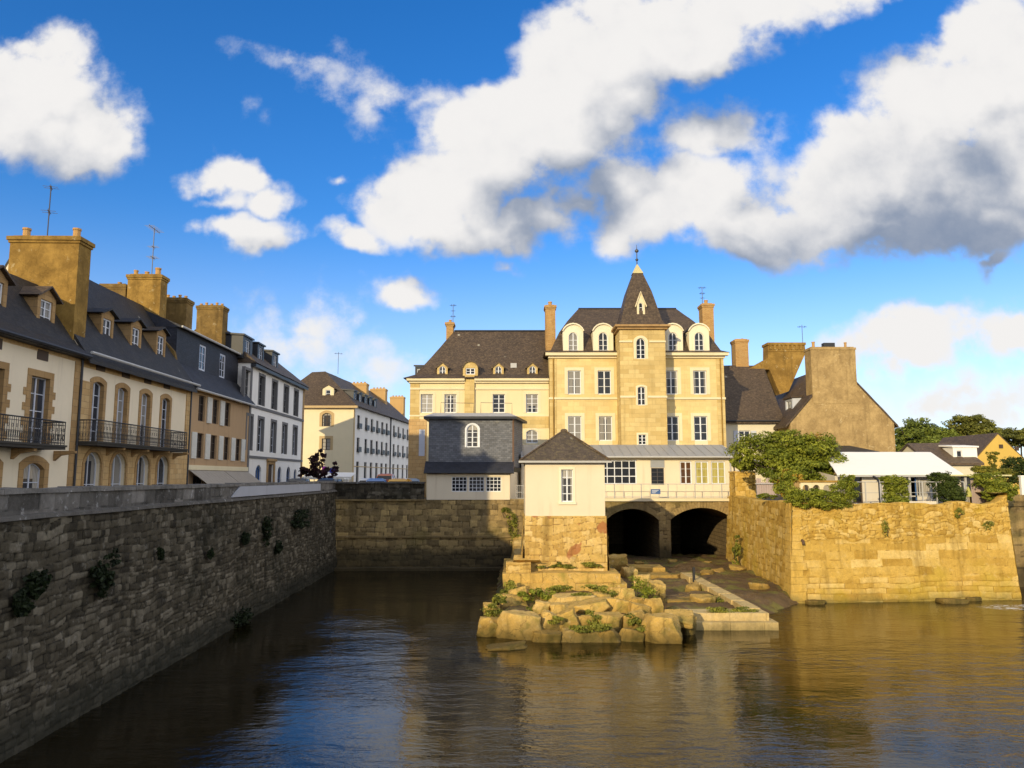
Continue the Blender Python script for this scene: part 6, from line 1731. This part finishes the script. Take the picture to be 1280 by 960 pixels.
    mass('grass_tuft', 'grassy green tuft at the foot of the pier house front', 'grass tuft', [(697, 706, 38.2, .35, .12, .12), (712, 708, 38.2, .45, .12, .1), (740, 706, 38.2, .5, .12, .14), (680, 709, 38.2, .4, .1, .06)], 1100, .05, LEAFM, 91, 30, .5)
    for i, (pts, lab) in enumerate((([(655, 748, 34.8, .35, .25, .18), (670, 742, 35.2, .3, .25, .2), (685, 745, 35, .3, .2, .25)], 'green weeds among the boulders at the left of the pier'),
                                    ([(800, 738, 36.5, .5, .4, .35), (810, 745, 35.6, .4, .3, .3), (795, 732, 37, .4, .3, .25)], 'bright green weeds between the rocks right of the pier ledge'),
                                    ([(757, 744, 35, .5, .2, .14), (730, 746, 34.6, .5, .2, .1)], 'low yellow green weeds below the pier ledge'),
                                    ([(730, 788, 29.8, .5, .15, .1), (750, 786, 29.9, .4, .15, .1), (695, 777, 30.5, .3, .15, .12)], 'mossy weeds in the joints of the front boulders'),
                                    ([(615, 765, 32, .35, .3, .2), (625, 752, 33.4, .25, .3, .2)], 'weeds at the left edge of the boulder heap'),
                                    ([(885, 742, 38.5, .5, .6, .16), (905, 752, 35.6, .45, .5, .14), (880, 735, 40, .4, .5, .14)], 'yellow green weeds on the ground inside the landing curb'),
                                    ([(668, 764, 33.2, .28, .3, .16), (690, 760, 33.6, .3, .2, .14)], 'weeds behind the big square cut boulder'),
                                    ([(742, 778, 31.2, .3, .25, .16), (735, 770, 32, .25, .2, .14)], 'green tuft between the split boulder and the egg shaped one'),
                                    ([(790, 778, 31.4, .3, .25, .18), (800, 790, 30.2, .25, .2, .12)], 'mossy weeds on the block beside the cracked boulder'),
                                    ([(700, 738, 36.2, .6, .2, .12), (745, 736, 36.2, .5, .2, .1)], 'grass fringe at the foot of the pier ledge'),
                                    ([(638, 736, 36, .3, .4, .22), (632, 745, 35, .3, .3, .18)], 'grass on the left shoulder of the boulder heap'),
                                    ([(930, 764, 32.8, .5, .2, .1), (900, 765, 32.7, .5, .2, .1)], 'thin grass line behind the upper step of the landing'))):
        pts = [(p[0], p[1] - 2, p[2] - (1.1 if i not in (5, 10) else 0), p[3], p[4], p[5] * 1.25) for p in pts]
        mass('weed_clump', lab, 'weeds', pts, 1300, .05, LEAFG if i in (0, 1, 6) else LEAFM, 100 + i, 26, .5, group='weeds among the pier boulders')
LEAFD2 = leaf('deep_green_leaves', (.025, .042, .008), (.10, .135, .025))
LEAFY = leaf('yellow_green_leaves', (.10, .11, .012), (.34, .30, .04))
LEAFF2 = leaf('far_olive_leaves', (.08, .09, .016), (.31, .31, .06))
plants()
# ------------------------------------------------------------------ pier rocks, ledges, mud bank
def mud_bank():
    xs = np.arange(-2.2, 15.6, .16); ys = np.arange(29.0, 56.0, .16)
    X, Y = np.meshgrid(xs, ys)
    def sm(a, b, v): t = np.clip((v - a) / (b - a), 0, 1); return t * t * (3 - 2 * t)
    pier = sm(-1.3, .0, X) * (1 - sm(6.0, 7.2, X)) * sm(29.6, 31.5, Y) * .62
    rear = sm(4.0, 6.0, X) * sm(36.5, 39.5, Y) * .42
    inner = sm(6.2, 7.2, X) * (1 - sm(10.0, 10.4, X)) * sm(31.6, 32.2, Y) * .40
    apron = sm(9.6, 10.2, X) * sm(-1.0, 1.6, (Y - 33.2) - (X - 10.4) * 1.25) * .40
    Z = -.35 + np.maximum.reduce([pier + .35 * (pier > .05), rear + .35 * (rear > .02), inner + .35 * (inner > .02), apron + .35 * sm(0, .1, apron)])
    Z = np.maximum.reduce([-.35 + (pier / .62) * .95, -.35 + (rear / .42) * .75, -.35 + (inner / .4) * .78, -.35 + (apron / .4) * .80])
    Z += (fbm(X * .9, Y * .9, 70, 4) - .5) * .34 + (fbm(X * 3.5, Y * 3.5, 71, 3) - .5) * .14
    Z -= sm(36, 33, Y) * sm(6.8, 7.6, X) * (1 - sm(9.4, 9.9, X)) * .16
    o = mesh_grid('mud_bank', np.stack([X, Y, Z], -1), len(ys), len(xs), MUDB, None, vnoise(X * 2, Y * 2, 4), X * 0)
    tag(o, kind='structure')
def mud_mat():
    m, nt, b = new_mat('mud_and_moss', .85, .3); o = coords(nt)
    c = mixc(nt, noi(nt, o, 1.2, 5.0), (.055, .035, .016), (.20, .125, .055))
    c = mixc(nt, mth(nt, 'MULTIPLY', ramp(nt, noi(nt, o, .7, 5.0, .6), .5, .62), .75), c, (.17, .16, .03))
    nt.links.new(c, b.inputs['Base Color']); nt.links.new(ramp(nt, noi(nt, o, .9, 4.0), .35, .6, .25, .9), b.inputs['Roughness']); bump(nt, b, noi(nt, o, 9.0, 6.0, .7), .9, .07)
    return m
MUDB = mud_mat()
mud_bank()

def rock_mesh(name, size, seed, mat, parent=None, blocky=.55, tone=.5, sub=5, amp=.12):
    bm = bmesh.new(); bmesh.ops.create_cube(bm, size=2.0)
    bmesh.ops.subdivide_edges(bm, edges=bm.edges, cuts=2 ** (sub - 1) - 1, use_grid_fill=True)
    rng = random.Random(seed); off = Vector((rng.uniform(0, 99), rng.uniform(0, 99), rng.uniform(0, 99)))
    planes = []
    for _ in range(7):
        d = Vector((rng.gauss(0, 1), rng.gauss(0, 1), rng.gauss(0, .8))).normalized(); planes.append((d, rng.uniform(.80, 1.12)))
    planes.append((Vector((rng.uniform(-.15, .15), rng.uniform(-.1, .1), 1)).normalized(), rng.uniform(.72, .85)))
    for v in bm.verts:
        c = v.co + noise.noise_vector(v.co * .9 + off) * .11; s = c.normalized()
        p = 14.0; k = (abs(c.x) ** p + abs(c.y) ** p + abs(c.z) ** p) ** (1 / p); sq = c / k
        q = sq * (.70 + .28 * blocky) + s * (.30 - .28 * blocky)
        for d, h in planes:
            e = q.dot(d) - h
            if e > 0: q = q - d * e * .97
        n = noise.fractal(q * 1.1 + off, 1.0, 2.0, 4) * amp * .8 + noise.noise(q * 6.5 + off) * amp * .22
        # bedding planes: thin steps and open joints running round the stone
        lay = (q.z * .9 + noise.noise(q * .8 + off) * .25) * 2.6 + off.x
        e = abs((lay % 1.0) - .5)
        n -= .045 * max(0, 1 - e * 14) + .03 * (math.floor(lay) % 2)
        n += (noise.ridged_multi_fractal(q * 1.9 + off, 1.0, 2.1, 4, .9, 2.0) - 1.0) * .035
        q = q * (1 + n)
        v.co = Vector((q.x * size[0], q.y * size[1], q.z * size[2]))
    me = bpy.data.meshes.new(name); bm.to_mesh(me); bm.free()
    me.polygons.foreach_set('use_smooth', [True] * len(me.polygons))
    add_tone(me, tone); box_uv(me); me.materials.append(mat)
    return link(bpy.data.objects.new(name, me), parent)

def boulders():
    # px box (x0,x1,ytop,ybottom), top height, depth factor, blockiness, tilt, label
    B = [(623, 676, 761, 800, 1.05, .9, .8, 0, 'biggest square cut boulder at the left front corner of the heap'),
         (667, 700, 786, 803, .42, .8, .3, 0, 'low rounded boulder at the water, right of the big square one'),
         (700, 750, 786, 804, .42, .7, .5, 4, 'long flat mossy boulder in the middle of the waterline'),
         (749, 776, 785, 804, .45, .7, .5, -3, 'short flat boulder at the waterline, right of the long flat one'),
         (774, 805, 784, 803, .45, .8, .35, 8, 'small pale boulder sloping into the water beside the cracked block'),
         (807, 854, 768, 799, .95, .9, .55, 0, 'large pale cracked block standing in the water at the right front'),
         (676, 700, 763, 785, .95, .9, .35, 15, 'smooth rounded boulder leaning behind the big square one'),
         (688, 723, 763, 790, .9, 1.0, .4, -18, 'broad split boulder with a shaded left face, second row'),
         (722, 745, 767, 786, .75, .8, .5, 0, 'small square boulder under the long tilted slab'),
         (745, 781, 765, 788, .8, .9, .3, 0, 'pale egg shaped boulder in the middle of the second row'),
         (778, 809, 760, 792, .9, 1.0, .6, 0, 'mossy block between the egg shaped boulder and the cracked block'),
         (712, 758, 750, 767, 1.05, .9, .7, -5, 'long tilted slab resting on the second row of boulders'),
         (756, 787, 746, 766, 1.1, .9, .6, 6, 'rough reddish boulder right of the long tilted slab'),
         (624, 657, 742, 760, 1.0, .9, .35, 0, 'rounded mossy boulder at the left of the third row'),
         (655, 688, 735, 748, 1.05, .8, .5, 0, 'brownish flat boulder just under the left part of the pier ledge'),
         (690, 742, 741, 752, 1.05, .7, .6, 0, 'thin long slab lying below the pier ledge'),
         (598, 624, 770, 796, .7, 1.2, .5, 10, 'dark wet boulder in shadow at the far left of the heap'),
         (604, 624, 752, 775, .85, 1.3, .5, 0, 'narrow boulder in shade at the left flank of the heap'),
         (805, 829, 745, 772, 1.15, .9, .75, -8, 'upright block with a sunlit top right of the green weeds'),
         (813, 832, 724, 745, 1.2, 1.1, .75, 5, 'tall sunlit block at the back right of the heap'),
         (778, 796, 706, 722, 1.25, 1.1, .8, 6, 'dark square block in the shade beside the pier house base'),
         (762, 784, 692, 706, 1.3, 1.1, .6, 0, 'grey shaded boulder before the left arch'),
         (795, 815, 716, 732, 1.2, 1.0, .7, -6, 'grey broken block halfway up the right side of the heap'),
         (668, 690, 750, 764, 1.0, .9, .5, 12, 'small rough stone wedged between the mossy boulder and the rounded one'),
         (690, 714, 752, 768, 1.0, .9, .6, -8, 'stone with a split face left of the long tilted slab'),
         (742, 764, 738, 750, 1.1, .9, .6, 5, 'small block at the right end of the thin long slab'),
         (764, 792, 733, 748, 1.2, .9, .7, 0, 'flat block under the right part of the pier ledge'),
         (636, 658, 732, 746, 1.2, 1.0, .6, -6, 'small block under the left end of the pier ledge'),
         (787, 812, 752, 770, 1.0, 1.0, .6, 10, 'dull green block left of the upright sunlit one'),
         (852, 870, 768, 788, .7, 1.0, .7, 0, 'narrow shaded block between cracked block and landing'),
         (652, 678, 770, 790, .7, .9, .5, 0, 'dark little stone in the gap beside the big square boulder'),
         (786, 806, 745, 760, 1.05, .9, .4, 0, 'small mossy boulder beneath the bright green weeds')]
    for i, (x0, x1, yt, yb, zt, dep, bl, tilt, lab) in enumerate(B):
        p = atZ((x0 + x1) / 2, yt + 2, zt); t = p.y / 1.03
        w = (x1 - x0) / FPX * t / 2 * 1.07; d = max(.35, w * dep)
        hz = (yb - yt) / FPX * t * .62 + .12
        o = rock_mesh('boulder', (w * 1.06, d, hz), 200 + i, ROCKST, None, bl, random.Random(i).uniform(.1, .95))
        o.location = (p.x, p.y + d * .75, zt - hz * .93)
        o.rotation_euler = (R(random.Random(i + 5).uniform(-5, 5)), R(tilt), R(random.Random(i + 9).uniform(-14, 14)))
        tag(o, lab, 'boulder', 'boulders heaped round the pier')
    p = atZ(633, 808, .03)
    o = rock_mesh('flat_rock', (.75, .5, .16), 300, ROCKST, None, .4, .1); o.location = (p.x, p.y, -.02); o.rotation_euler = (0, R(-5), R(8))
    tag(o, 'flat dark rock barely above the water in front of the heap', 'rock')
boulders()

def rubble():
    rng = random.Random(31)
    spots = ['beside the pier house base', 'at the foot of the pier between the two arches', 'before the left arch', 'on the mud before the right arch', 'at the foot of the bastion near the bridge', 'half sunk in the mud beside the curb', 'behind the landing on the mossy ground', 'below the bastion corner on the mud apron', 'between the rear steps and the boulders', 'in the middle of the mud apron', 'just inside the curb near its upper end', 'close to the iron post']
    pts = [(5.6, 42.0), (10.6, 51.2), (8.2, 50.0), (12.6, 50.2), (14.0, 47.5), (11.2, 44.5), (8.6, 35.4), (12.6, 39.6), (7.0, 40.5), (12.2, 45.6), (9.1, 39.0), (9.0, 43.5)]
    for k, ((x, y), sp) in enumerate(zip(pts, spots)):
        w = rng.uniform(.28, .6)
        o = rock_mesh('rubble_stone', (w, w * rng.uniform(.7, 1.1), w * rng.uniform(.4, .65)), 500 + k, ROCKST, None, rng.uniform(.3, .9), rng.uniform(.05, .5), sub=4)
        o.location = (x, y, .45); o.rotation_euler = (R(rng.uniform(-9, 9)), R(rng.uniform(-9, 9)), rng.uniform(0, 3))
        tag(o, 'fallen rubble stone ' + sp, 'stone', 'fallen stones on the mud bank')
rubble()

def ledges():
    # stone ledge wrapped round the foot of the pier house
    Y0 = 37.2; xa, xb = atY(637.5, 720, Y0).x, atY(772, 720, Y0).x
    E = empty('pier_ledge', (xa, Y0, 0), 'two courses of big dressed golden blocks forming a ledge under the pier house', 'ledge')
    rng = random.Random(2); z = .5
    mb = MB(); fills = []
    for c, (h, inset) in enumerate(((.48, 0.0), (.46, .10))):
        x = xa - .1 + (0 if c == 0 else .15) ; xe = xb + (.45 if c == 0 else .15)
        while x < xe - .1:
            w = rng.uniform(1.0, 2.2); w = min(w, xe - x)
            if xe - (x + w) < .5: w = xe - x
            dz = rng.uniform(-.02, .02); dy = rng.uniform(-.03, .03)
            mb.box(x - xa, x + w - .015 - xa, inset + dy, 2.2, z, z + h - .012 + dz); x += w
        z += h
    o = mb.build('dressed_blocks', ROCKST, E, rough=.03, cut=.22, rs=2.0); add_tone(o.data, .6)
    mb = MB(); y = .05
    while y < 6.0:
        w = rng.uniform(.9, 1.6); mb.box(-.35, .5, y, y + w - .02, .45, 1.42 + rng.uniform(-.05, .05)); y += w
    o = mb.build('left_flank_blocks', ROCKST, E, rough=.04, cut=.25, rs=2.0); add_tone(o.data, .5)
    # low masonry landing at the right
    L = empty('stone_landing', (7.4, 31.0, 0), 'low L shaped pale stone landing at the water right of the boulders', 'landing')
    mb = MB(); x = 7.15
    while x < 10.5:
        w = min(rng.uniform(1.0, 1.5), 10.55 - x); mb.box(x - 7.4, x + w - .012 - 7.4, -.02, 1.3, -.6, .3); x += w
    o = mb.build('lower_step', CONST, L, rough=.015, cut=.25); add_tone(o.data, .6)
    mb = MB(); x = 7.2
    while x < 10.25:
        w = min(rng.uniform(.9, 1.6), 10.3 - x); mb.box(x - 7.4, x + w - .012 - 7.4, .34, 1.35, .2, .60); x += w
    o = mb.build('upper_step', CONST, L, rough=.015, cut=.25); add_tone(o.data, .7)
    mb = MB(); y = 1.36
    while y < 11.5:
        w = rng.uniform(1.2, 2.0); k = y / 11.5
        xo = 2.32 - .35 * k
        mb.box(xo, xo + .6, y, y + w - .012, -.3, .62 + .12 * k); y += w
    o = mb.build('side_curb', CONST, L, rough=.015, cut=.3); add_tone(o.data, .65)
    st = MB()
    for k in range(3): st.box(-.9 + k * .15, 1.6 - k * .1, 10.5 + k * 1.6, 12.2 + k * 1.6, .1, .36 + k * .24)
    o = st.build('rear_steps', ROCKST, L, rough=.03, cut=.3); add_tone(o.data, .2)
    p = MB().box(2.0, 2.12, 9.4, 9.52, .6, 1.35).build('iron_post', BLACKIRON, L)
    # flagstones and the slab by the landing
    for i, (x0, x1, yt, yb, zt, lab) in enumerate(((832, 868, 757, 781, .85, 'sloping slab leaning between cracked block and landing'), (836, 872, 742, 756, .5, 'flat grey flagstone lying behind the landing'))):
        p_ = atZ((x0 + x1) / 2, (yt + yb) / 2 - 2, zt); w = (x1 - x0) / FPX * p_.y / 2
        o = rock_mesh('stone_slab', (w, .55 if i == 0 else .9, .22), 320 + i, ROCKST, None, .85, .5 if i == 0 else .2, amp=.04)
        o.location = (p_.x, p_.y + .3, zt - .2); o.rotation_euler = (R(12 if i == 0 else 2), R(6 if i == 0 else 0), R(-12))
        tag(o, lab, 'slab')
    # long foundation stones below the bastion
    for i, (px, py, w) in enumerate(((1020, 752, .5), (1192, 751, .7), (1216, 748, .45))):
        q = atZ(px, py, .1)
        o = rock_mesh('foundation_stone', (w, .35, .2), 340 + i, ROCKST, None, .6, .5); o.location = (q.x, q.y + .1, .02)
        tag(o, ('small loose stone at the waterline under the left corner of the bastion', 'mossy loose stone at the waterline under the right half of the bastion', 'last loose stone at the waterline before the white water')[i], 'stone')
CONST = stone('pale_landing_stone', (.38, .27, .11), (.56, .42, .19), (.68, .53, .28), (.3, .2, .1), (.28, .24, .06), .3, (.6, .5, .34), .3, .08, (.07, .06, .02), .5)
ledges()

# ------------------------------------------------------------------ terrace furniture
def terrace():
    # stone gate pier at the bridge end of the terrace
    Y = 51.4; x0, x1 = atY(918.5, 600, Y).x, atY(944.5, 600, Y).x
    zt = atY(930, 591, Y).z
    E = empty('gate_pier', ((x0 + x1) / 2, Y, 4.5), 'square rubble stone gate pier at the bridge end of the terrace', 'gate pier')
    w = (x1 - x0) / 2
    sheet('stone_front', BASTST, (-w, -.0), (w, -.0), -.3, zt - 4.5, 61, E, ds=.05, dz=.05, relief=.03, thick=.3, course=(.2, .32), bw=(.25, .5))
    sheet('stone_flank', BASTST, (-w, 1.2), (-w, 0.0), -.3, zt - 4.5, 62, E, ds=.05, dz=.05, relief=.03, thick=.3, course=(.2, .32), bw=(.25, .5))
    o = MB().box(-w + .02, w, .03, 1.2, -.3, zt - 4.52).build('core', GOLDST, E)
    o = MB().box(-w - .06, w + .06, -.1, 1.25, zt - 4.5, zt - 4.4).build('cap_stone', ROCKST, E, rough=.03, cut=.3); add_tone(o.data, .5)
    # lilac board fence
    Y = 43.5; xa, xb = atY(946, 610, Y).x, atY(970, 610, Y).x; z0, z1 = atY(955, 619, Y).z, atY(955, 596, Y).z
    F_ = empty('board_fence', (xa, Y, z0), 'weathered lilac grey board fence with a metal rail beside the gate pier', 'fence')
    mb = MB(); n = 8; rng = random.Random(4)
    for k in range(n):
        a = (xb - xa) * k / n; b_ = (xb - xa) * (k + .94) / n
        mb.box(a, b_, 0, .03, 0, (z1 - z0) * (.95 if k not in (2, 3) else .72) + rng.uniform(-.05, .05))
    mb.build('boards', LILAC, F_)
    MB().tube([(-.1, -.08, (z1 - z0) * .62), (xb - xa + .5, -.08, (z1 - z0) * .62)], .025, 5).build('rail', PALEZINC, F_)
    # balustrade with round arches
    Y = 39.0; xa, xb = atY(1001, 610, Y).x, atY(1066, 610, Y).x; z0, z1 = 4.75, atY(1030, 600.5, Y).z
    E = empty('balustrade', (xa, Y, z0), 'pale stone balustrade with small round arches half hidden by ivy', 'balustrade')
    L = xb - xa; h = z1 - z0; n = 5
    mb = MB(); hl = [outline(L * (k + .5) / n, .12, L / n * .66, h - .34, L / n * .33, 8) for k in range(n)]
    plate(mb, [(0, 0), (L, 0), (L, h - .1), (0, h - .1)], hl, 0, .16)
    plate(mb, [(0, 0), (L, 0), (L, h - .1), (0, h - .1)], hl, .16, .0)
    mb.build('arcade', PALESTONE, E)
    MB().box(-.08, L + .08, -.06, .24, h - .1, h).build('hand_rail', ROCKST, E)
    # terrace guard rail, low boards, lamp, closed parasol
    Y = 39.9
    def X(px, yy=610): return atY(px, yy, Y).x
    E = empty('terrace_rail', (X(1064), Y, 4.65), 'thin grey guard rail along the right bank terrace between the hedges', 'railing')
    L = X(1214) - X(1064)
    z = atY(1100, 602.5, Y).z - 4.65
    m = MB().tube([(0, 0, z), (L, .6, z)], .022, 5).tube([(0, 0, z * .5), (L, .6, z * .5)], .012, 4); m.build('rails', PALEZINC, E)
    for k in range(9): MB().box(L * k / 8 - .025, L * k / 8 + .025, .6 * k / 8 - .02, .6 * k / 8 + .03, -.1, z).build('post', PALEZINC, E)
    Y2 = 39.35; xa, xb = atY(1137, 630, Y2).x, atY(1171, 630, Y2).x; zb, zt = atY(1150, 636, Y2).z, atY(1150, 626.5, Y2).z
    E = empty('low_board_fence', (xa, Y2, zb), 'low cream boards closing the gap between the two clipped hedges', 'fence')
    mb = MB()
    for k in range(14): mb.box((xb - xa) * k / 14, (xb - xa) * (k + .93) / 14, 0, .03, 0, zt - zb)
    mb.build('boards', CREAMBOARD, E)
    Y3 = 41.6; xa, xb = atY(1214, 610, Y3).x, atY(1238, 610, Y3).x; zb, zt = 4.5, atY(1220, 600, Y3).z
    E = empty('grey_board_fence', (xa, Y3, zb), 'pale grey vertical board fence left of the loose hedge', 'fence')
    mb = MB()
    for k in range(9): mb.box((xb - xa) * k / 9, (xb - xa) * (k + .93) / 9, 0, .03, 0, zt - zb - .1 * max(0, k - 6))
    mb.build('boards', LILAC, E)
    Y4 = 39.6; b = atY(1099.5, 625, Y4); t = atY(1099.5, 601, Y4)
    E = empty('terrace_lamp', (b.x, Y4, b.z), 'black lamp post with curved hood beside the left hedge', 'lamp')
    h = t.z - b.z
    MB().tube([(0, 0, -.3), (0, 0, h)], .03, 6).build('post', BLACKIRON, E)
    q = [(-.02 - .26 * math.sin(a), 0, h - .02 + .22 * math.sin(a) - .0 * a) for a in (0, .3, .7, 1.1, 1.5)]
    q = [(0, 0, h - .02), (-.06, 0, h + .08), (-.16, 0, h + .17), (-.27, 0, h + .21)]
    MB().tube(q, .055, 6, .07).build('hood', BLACKIRON, E)
    u = atY(1211, 622, 40.5); v = atY(1211, 608, 40.5)
    E = empty('closed_parasol', (u.x, 40.5, u.z), 'small closed yellow green parasol on the terrace', 'parasol')
    hh = v.z - u.z
    MB().lathe([(.16, .05), (.14, hh * .4), (.07, hh * .8), (.01, hh)], 0, 0, 8).build('canopy', plain('yellow_green_cloth', (.42, .40, .10), .8), E)
    MB().tube([(0, 0, -.3), (0, 0, .1)], .02, 5).build('pole', PALEZINC, E)
    w = atY(1277, 600, 44.5); E = empty('white_post', (w.x, 44.5, 4.5), 'white square post at the right picture edge', 'post')
    MB().box(-.09, .09, -.09, .09, -.1, atY(1277, 596, 44.5).z - 4.5).build('shaft', CANVAS, E); zz = atY(1277, 596, 44.5).z - 4.5
    MB().box(-.12, .12, -.12, .12, zz, zz + .08).build('cap', CANVAS, E)
    # drain pipe stub in the bastion
    d = atY(1003.5, 677, 37.75)
    E = empty('drain_pipe', (d.x, d.y + .1, d.z), 'short rusty drain pipe stub sticking out of the bastion wall', 'pipe')
    MB().tube([(0, .3, .12), (0, -.12, .02), (0, -.18, -.14)], .07, 8).build('pipe', plain('rust', (.10, .06, .035), .8), E)
terrace()

# ------------------------------------------------------------------ street furniture, cars, stall behind the river wall
def car_paint(name, col): 
    m = plain(name, col, .3, 0, .5, .04); m.node_tree.nodes['Principled BSDF'].inputs['Coat Weight'].default_value = .5; return m
RUBBER = plain('tyre_rubber', (.015, .015, .016), .85)
LAMPG = plain('headlight_glass', (.6, .62, .65), .1)

def car(loc, ang, mat, label, tall=0.0, group='cars parked behind the river wall'):
    E = empty('parked_car', loc, label, 'car', ang, group)
    h = .86 + tall * 1.1; H = 1.46 + tall
    body_p = [(-2.0, .32), (-2.02, .62), (-1.95, h - .02), (-.95, h + .06), (2.0, h + .08), (2.08, .7), (2.05, .32)]
    # nose points to local -y
    m = MB()
    n = len(body_p)
    for (a, b_) in zip(((-.86), (.82)), ((-.82), (.86))): pass
    rings = []
    for x, s in ((-.86, .97), (-.78, 1.0), (.78, 1.0), (.86, .97)): rings.append([(x, y * s, z) for y, z in body_p])
    vs = [p for r in rings for p in r]; fs = []
    for i in range(3):
        for k in range(n): fs.append((i * n + k, i * n + (k + 1) % n, (i + 1) * n + (k + 1) % n, (i + 1) * n + k))
    fs += [tuple(range(n)), tuple(range(4 * n - 1, 3 * n - 1, -1))]
    m.add(vs, fs); m.build('body', mat, E)
    g = MB().hexa([(-.80, -.92, h + .04), (.80, -.92, h + .04), (.80, 1.85, h + .05), (-.80, 1.85, h + .05), (-.64, -.18, H - .05), (.64, -.18, H - .05), (.66, 1.35, H - .05), (-.66, 1.35, H - .05)]); g.build('window_glass', GLASSD, E)
    r = MB().hexa([(-.70, -.36, H - .16), (.70, -.36, H - .16), (.71, 1.5, H - .16), (-.71, 1.5, H - .16), (-.64, -.14, H - .02), (.64, -.14, H - .02), (.65, 1.34, H - .02), (-.65, 1.34, H - .02)]).hexa([(-.64, -.14, H - .021), (.64, -.14, H - .021), (.65, 1.34, H - .021), (-.65, 1.34, H - .021), (-.42, .1, H + .06), (.42, .1, H + .06), (.42, 1.15, H + .06), (-.42, 1.15, H + .06)])
    for sx in (-1, 1):
        for ya, yb in ((-.92, -.2), (1.85, 1.38)): r.tube([(sx * .8, ya, h + .05), (sx * .66, yb, H - .04)], .04, 4)
        r.tube([(sx * .81, .5, h + .05), (sx * .67, .55, H - .04)], .035, 4)
    r.build('roof', mat, E)
    for sx in (-1, 1):
        for y in (-1.25, 1.3):
            w = MB(); w.add(*cyl_x(sx * .72, sx * .88, y, .32, .32)); wo = w.build('wheel', RUBBER, E)
            q = MB(); q.add(*cyl_x(sx * .875, sx * .89, y, .32, .19)); q.build('rim', PALEZINC, wo)
        MB().box(sx * .68 - .14, sx * .68 + .14, -2.03, -1.94, .62, .74).build('headlight', LAMPG, E)
    return E
def cyl_x(x0, x1, y, z, r, n=14):
    vs = [(x0, y + r * math.cos(2 * math.pi * k / n), z + r * math.sin(2 * math.pi * k / n)) for k in range(n)] + [(x1, y + r * math.cos(2 * math.pi * k / n), z + r * math.sin(2 * math.pi * k / n)) for k in range(n)]
    return vs, [tuple(range(n)), tuple(range(2 * n - 1, n - 1, -1))] + [(k, (k + 1) % n, (k + 1) % n + n, k + n) for k in range(n)]

def street():
    def at(px, Y): return (atY(px, 600, Y).x, Y, GZ)
    car(at(372, 60), .1, car_paint('dark_grey_car_paint', (.03, .03, .035)), 'dark grey car at the left end, under the white house')
    car(at(409, 62), -.15, car_paint('black_car_paint', (.012, .012, .014)), 'black car parked below the purple leaved tree')
    car(at(459, 74), .05, car_paint('white_car_paint', (.7, .7, .7)), 'white car parked far back along the shaded street front')
    car(at(470, 60), .1, car_paint('blue_car_paint', (.10, .22, .50)), 'light blue car left of the orange van')
    car(at(481.5, 78), 0, car_paint('orange_car_paint', (.55, .14, .03)), 'orange high roofed van between the blue and yellow cars', .45)
    car(at(498.5, 58), -.05, car_paint('yellow_car_paint', (.75, .42, .03)), 'yellow car parked behind the river wall')
    car(at(513, 60), .08, car_paint('pale_blue_car_paint', (.30, .42, .60)), 'pale blue car next to the stone corner of the cream wing')
    # small purple leaved tree and market stall
    bl = []
    for px, py, r, rz in ((394, 579, .75, .9), (388, 588, .9, .5), (402, 570, .5, .5), (412, 590, .7, .5), (420, 584, .45, .45), (382, 592, .6, .35), (400, 592, .8, .5)):
        p = atY(px, py, 68); bl.append((p.x, 68, p.z, r, r * .8, rz))
    tree('purple_tree', 'small purple leaved tree in front of the sunlit corner building', (atY(398, 600, 68).x, 68, GZ), bl, 2600, .13, LEAFP, 150, .09, clumps=60, clump_r=.38)
    x0, x1 = atY(380, 597, 76).x, atY(441, 597, 76).x
    E = empty('market_stall', (x0, 76, GZ), 'white canopied stall with magenta and blue panels before the corner building', 'stall'); L = x1 - x0
    za = atY(400, 590.5, 76).z - GZ; zb = atY(400, 596, 76).z - GZ
    MB().hexa([(0, -.8, zb - .04), (L, -.8, zb - .04), (L, 1.5, za - .04), (0, 1.5, za - .04), (0, -.8, zb), (L, -.8, zb), (L, 1.5, za), (0, 1.5, za)]).build('canopy', CANVAS, E, rough=.02, cut=.5)
    MB().box(0, L, -.84, -.8, zb - .25, zb).build('valance', CANVAS, E)
    for k in range(5): MB().tube([(L * k / 4, -.75, 0), (L * k / 4, -.75, zb)], .04, 5).build('post', PALEZINC, E)
    MB().box(.1, L - .1, -.3, .4, 0, .9).build('counter', WOOD, E)
    for a, b_, y0, y1, m in ((402.5, 408, 583, 589, plain('magenta_panel', (.55, .05, .50), .5)), (412, 420, 585, 591, plain('deep_blue_panel', (.04, .06, .55), .5)), (407, 411, 586, 590, plain('lilac_panel', (.5, .35, .7), .5))):
        q0 = atY(a, y1, 75.4); q1 = atY(b_, y0, 75.4)
        MB().box(q0.x - x0, q1.x - x0, -.62, -.56, q0.z - GZ, q1.z - GZ).build('sign_panel', m, E)
    for k, px in enumerate((431, 434.5)):
        q = at(px, 70)
        E = empty('white_bollard', q, ('left of two white bollards before the corner building', 'right of two white bollards before the corner building')[k], 'bollard', group='white bollards on the street')
        MB().lathe([(.13, 0), (.11, 1.3), (.15, 1.34), (.15, 1.46), (.05, 1.55)], 0, 0, 10).build('shaft', CANVAS, E)
street()
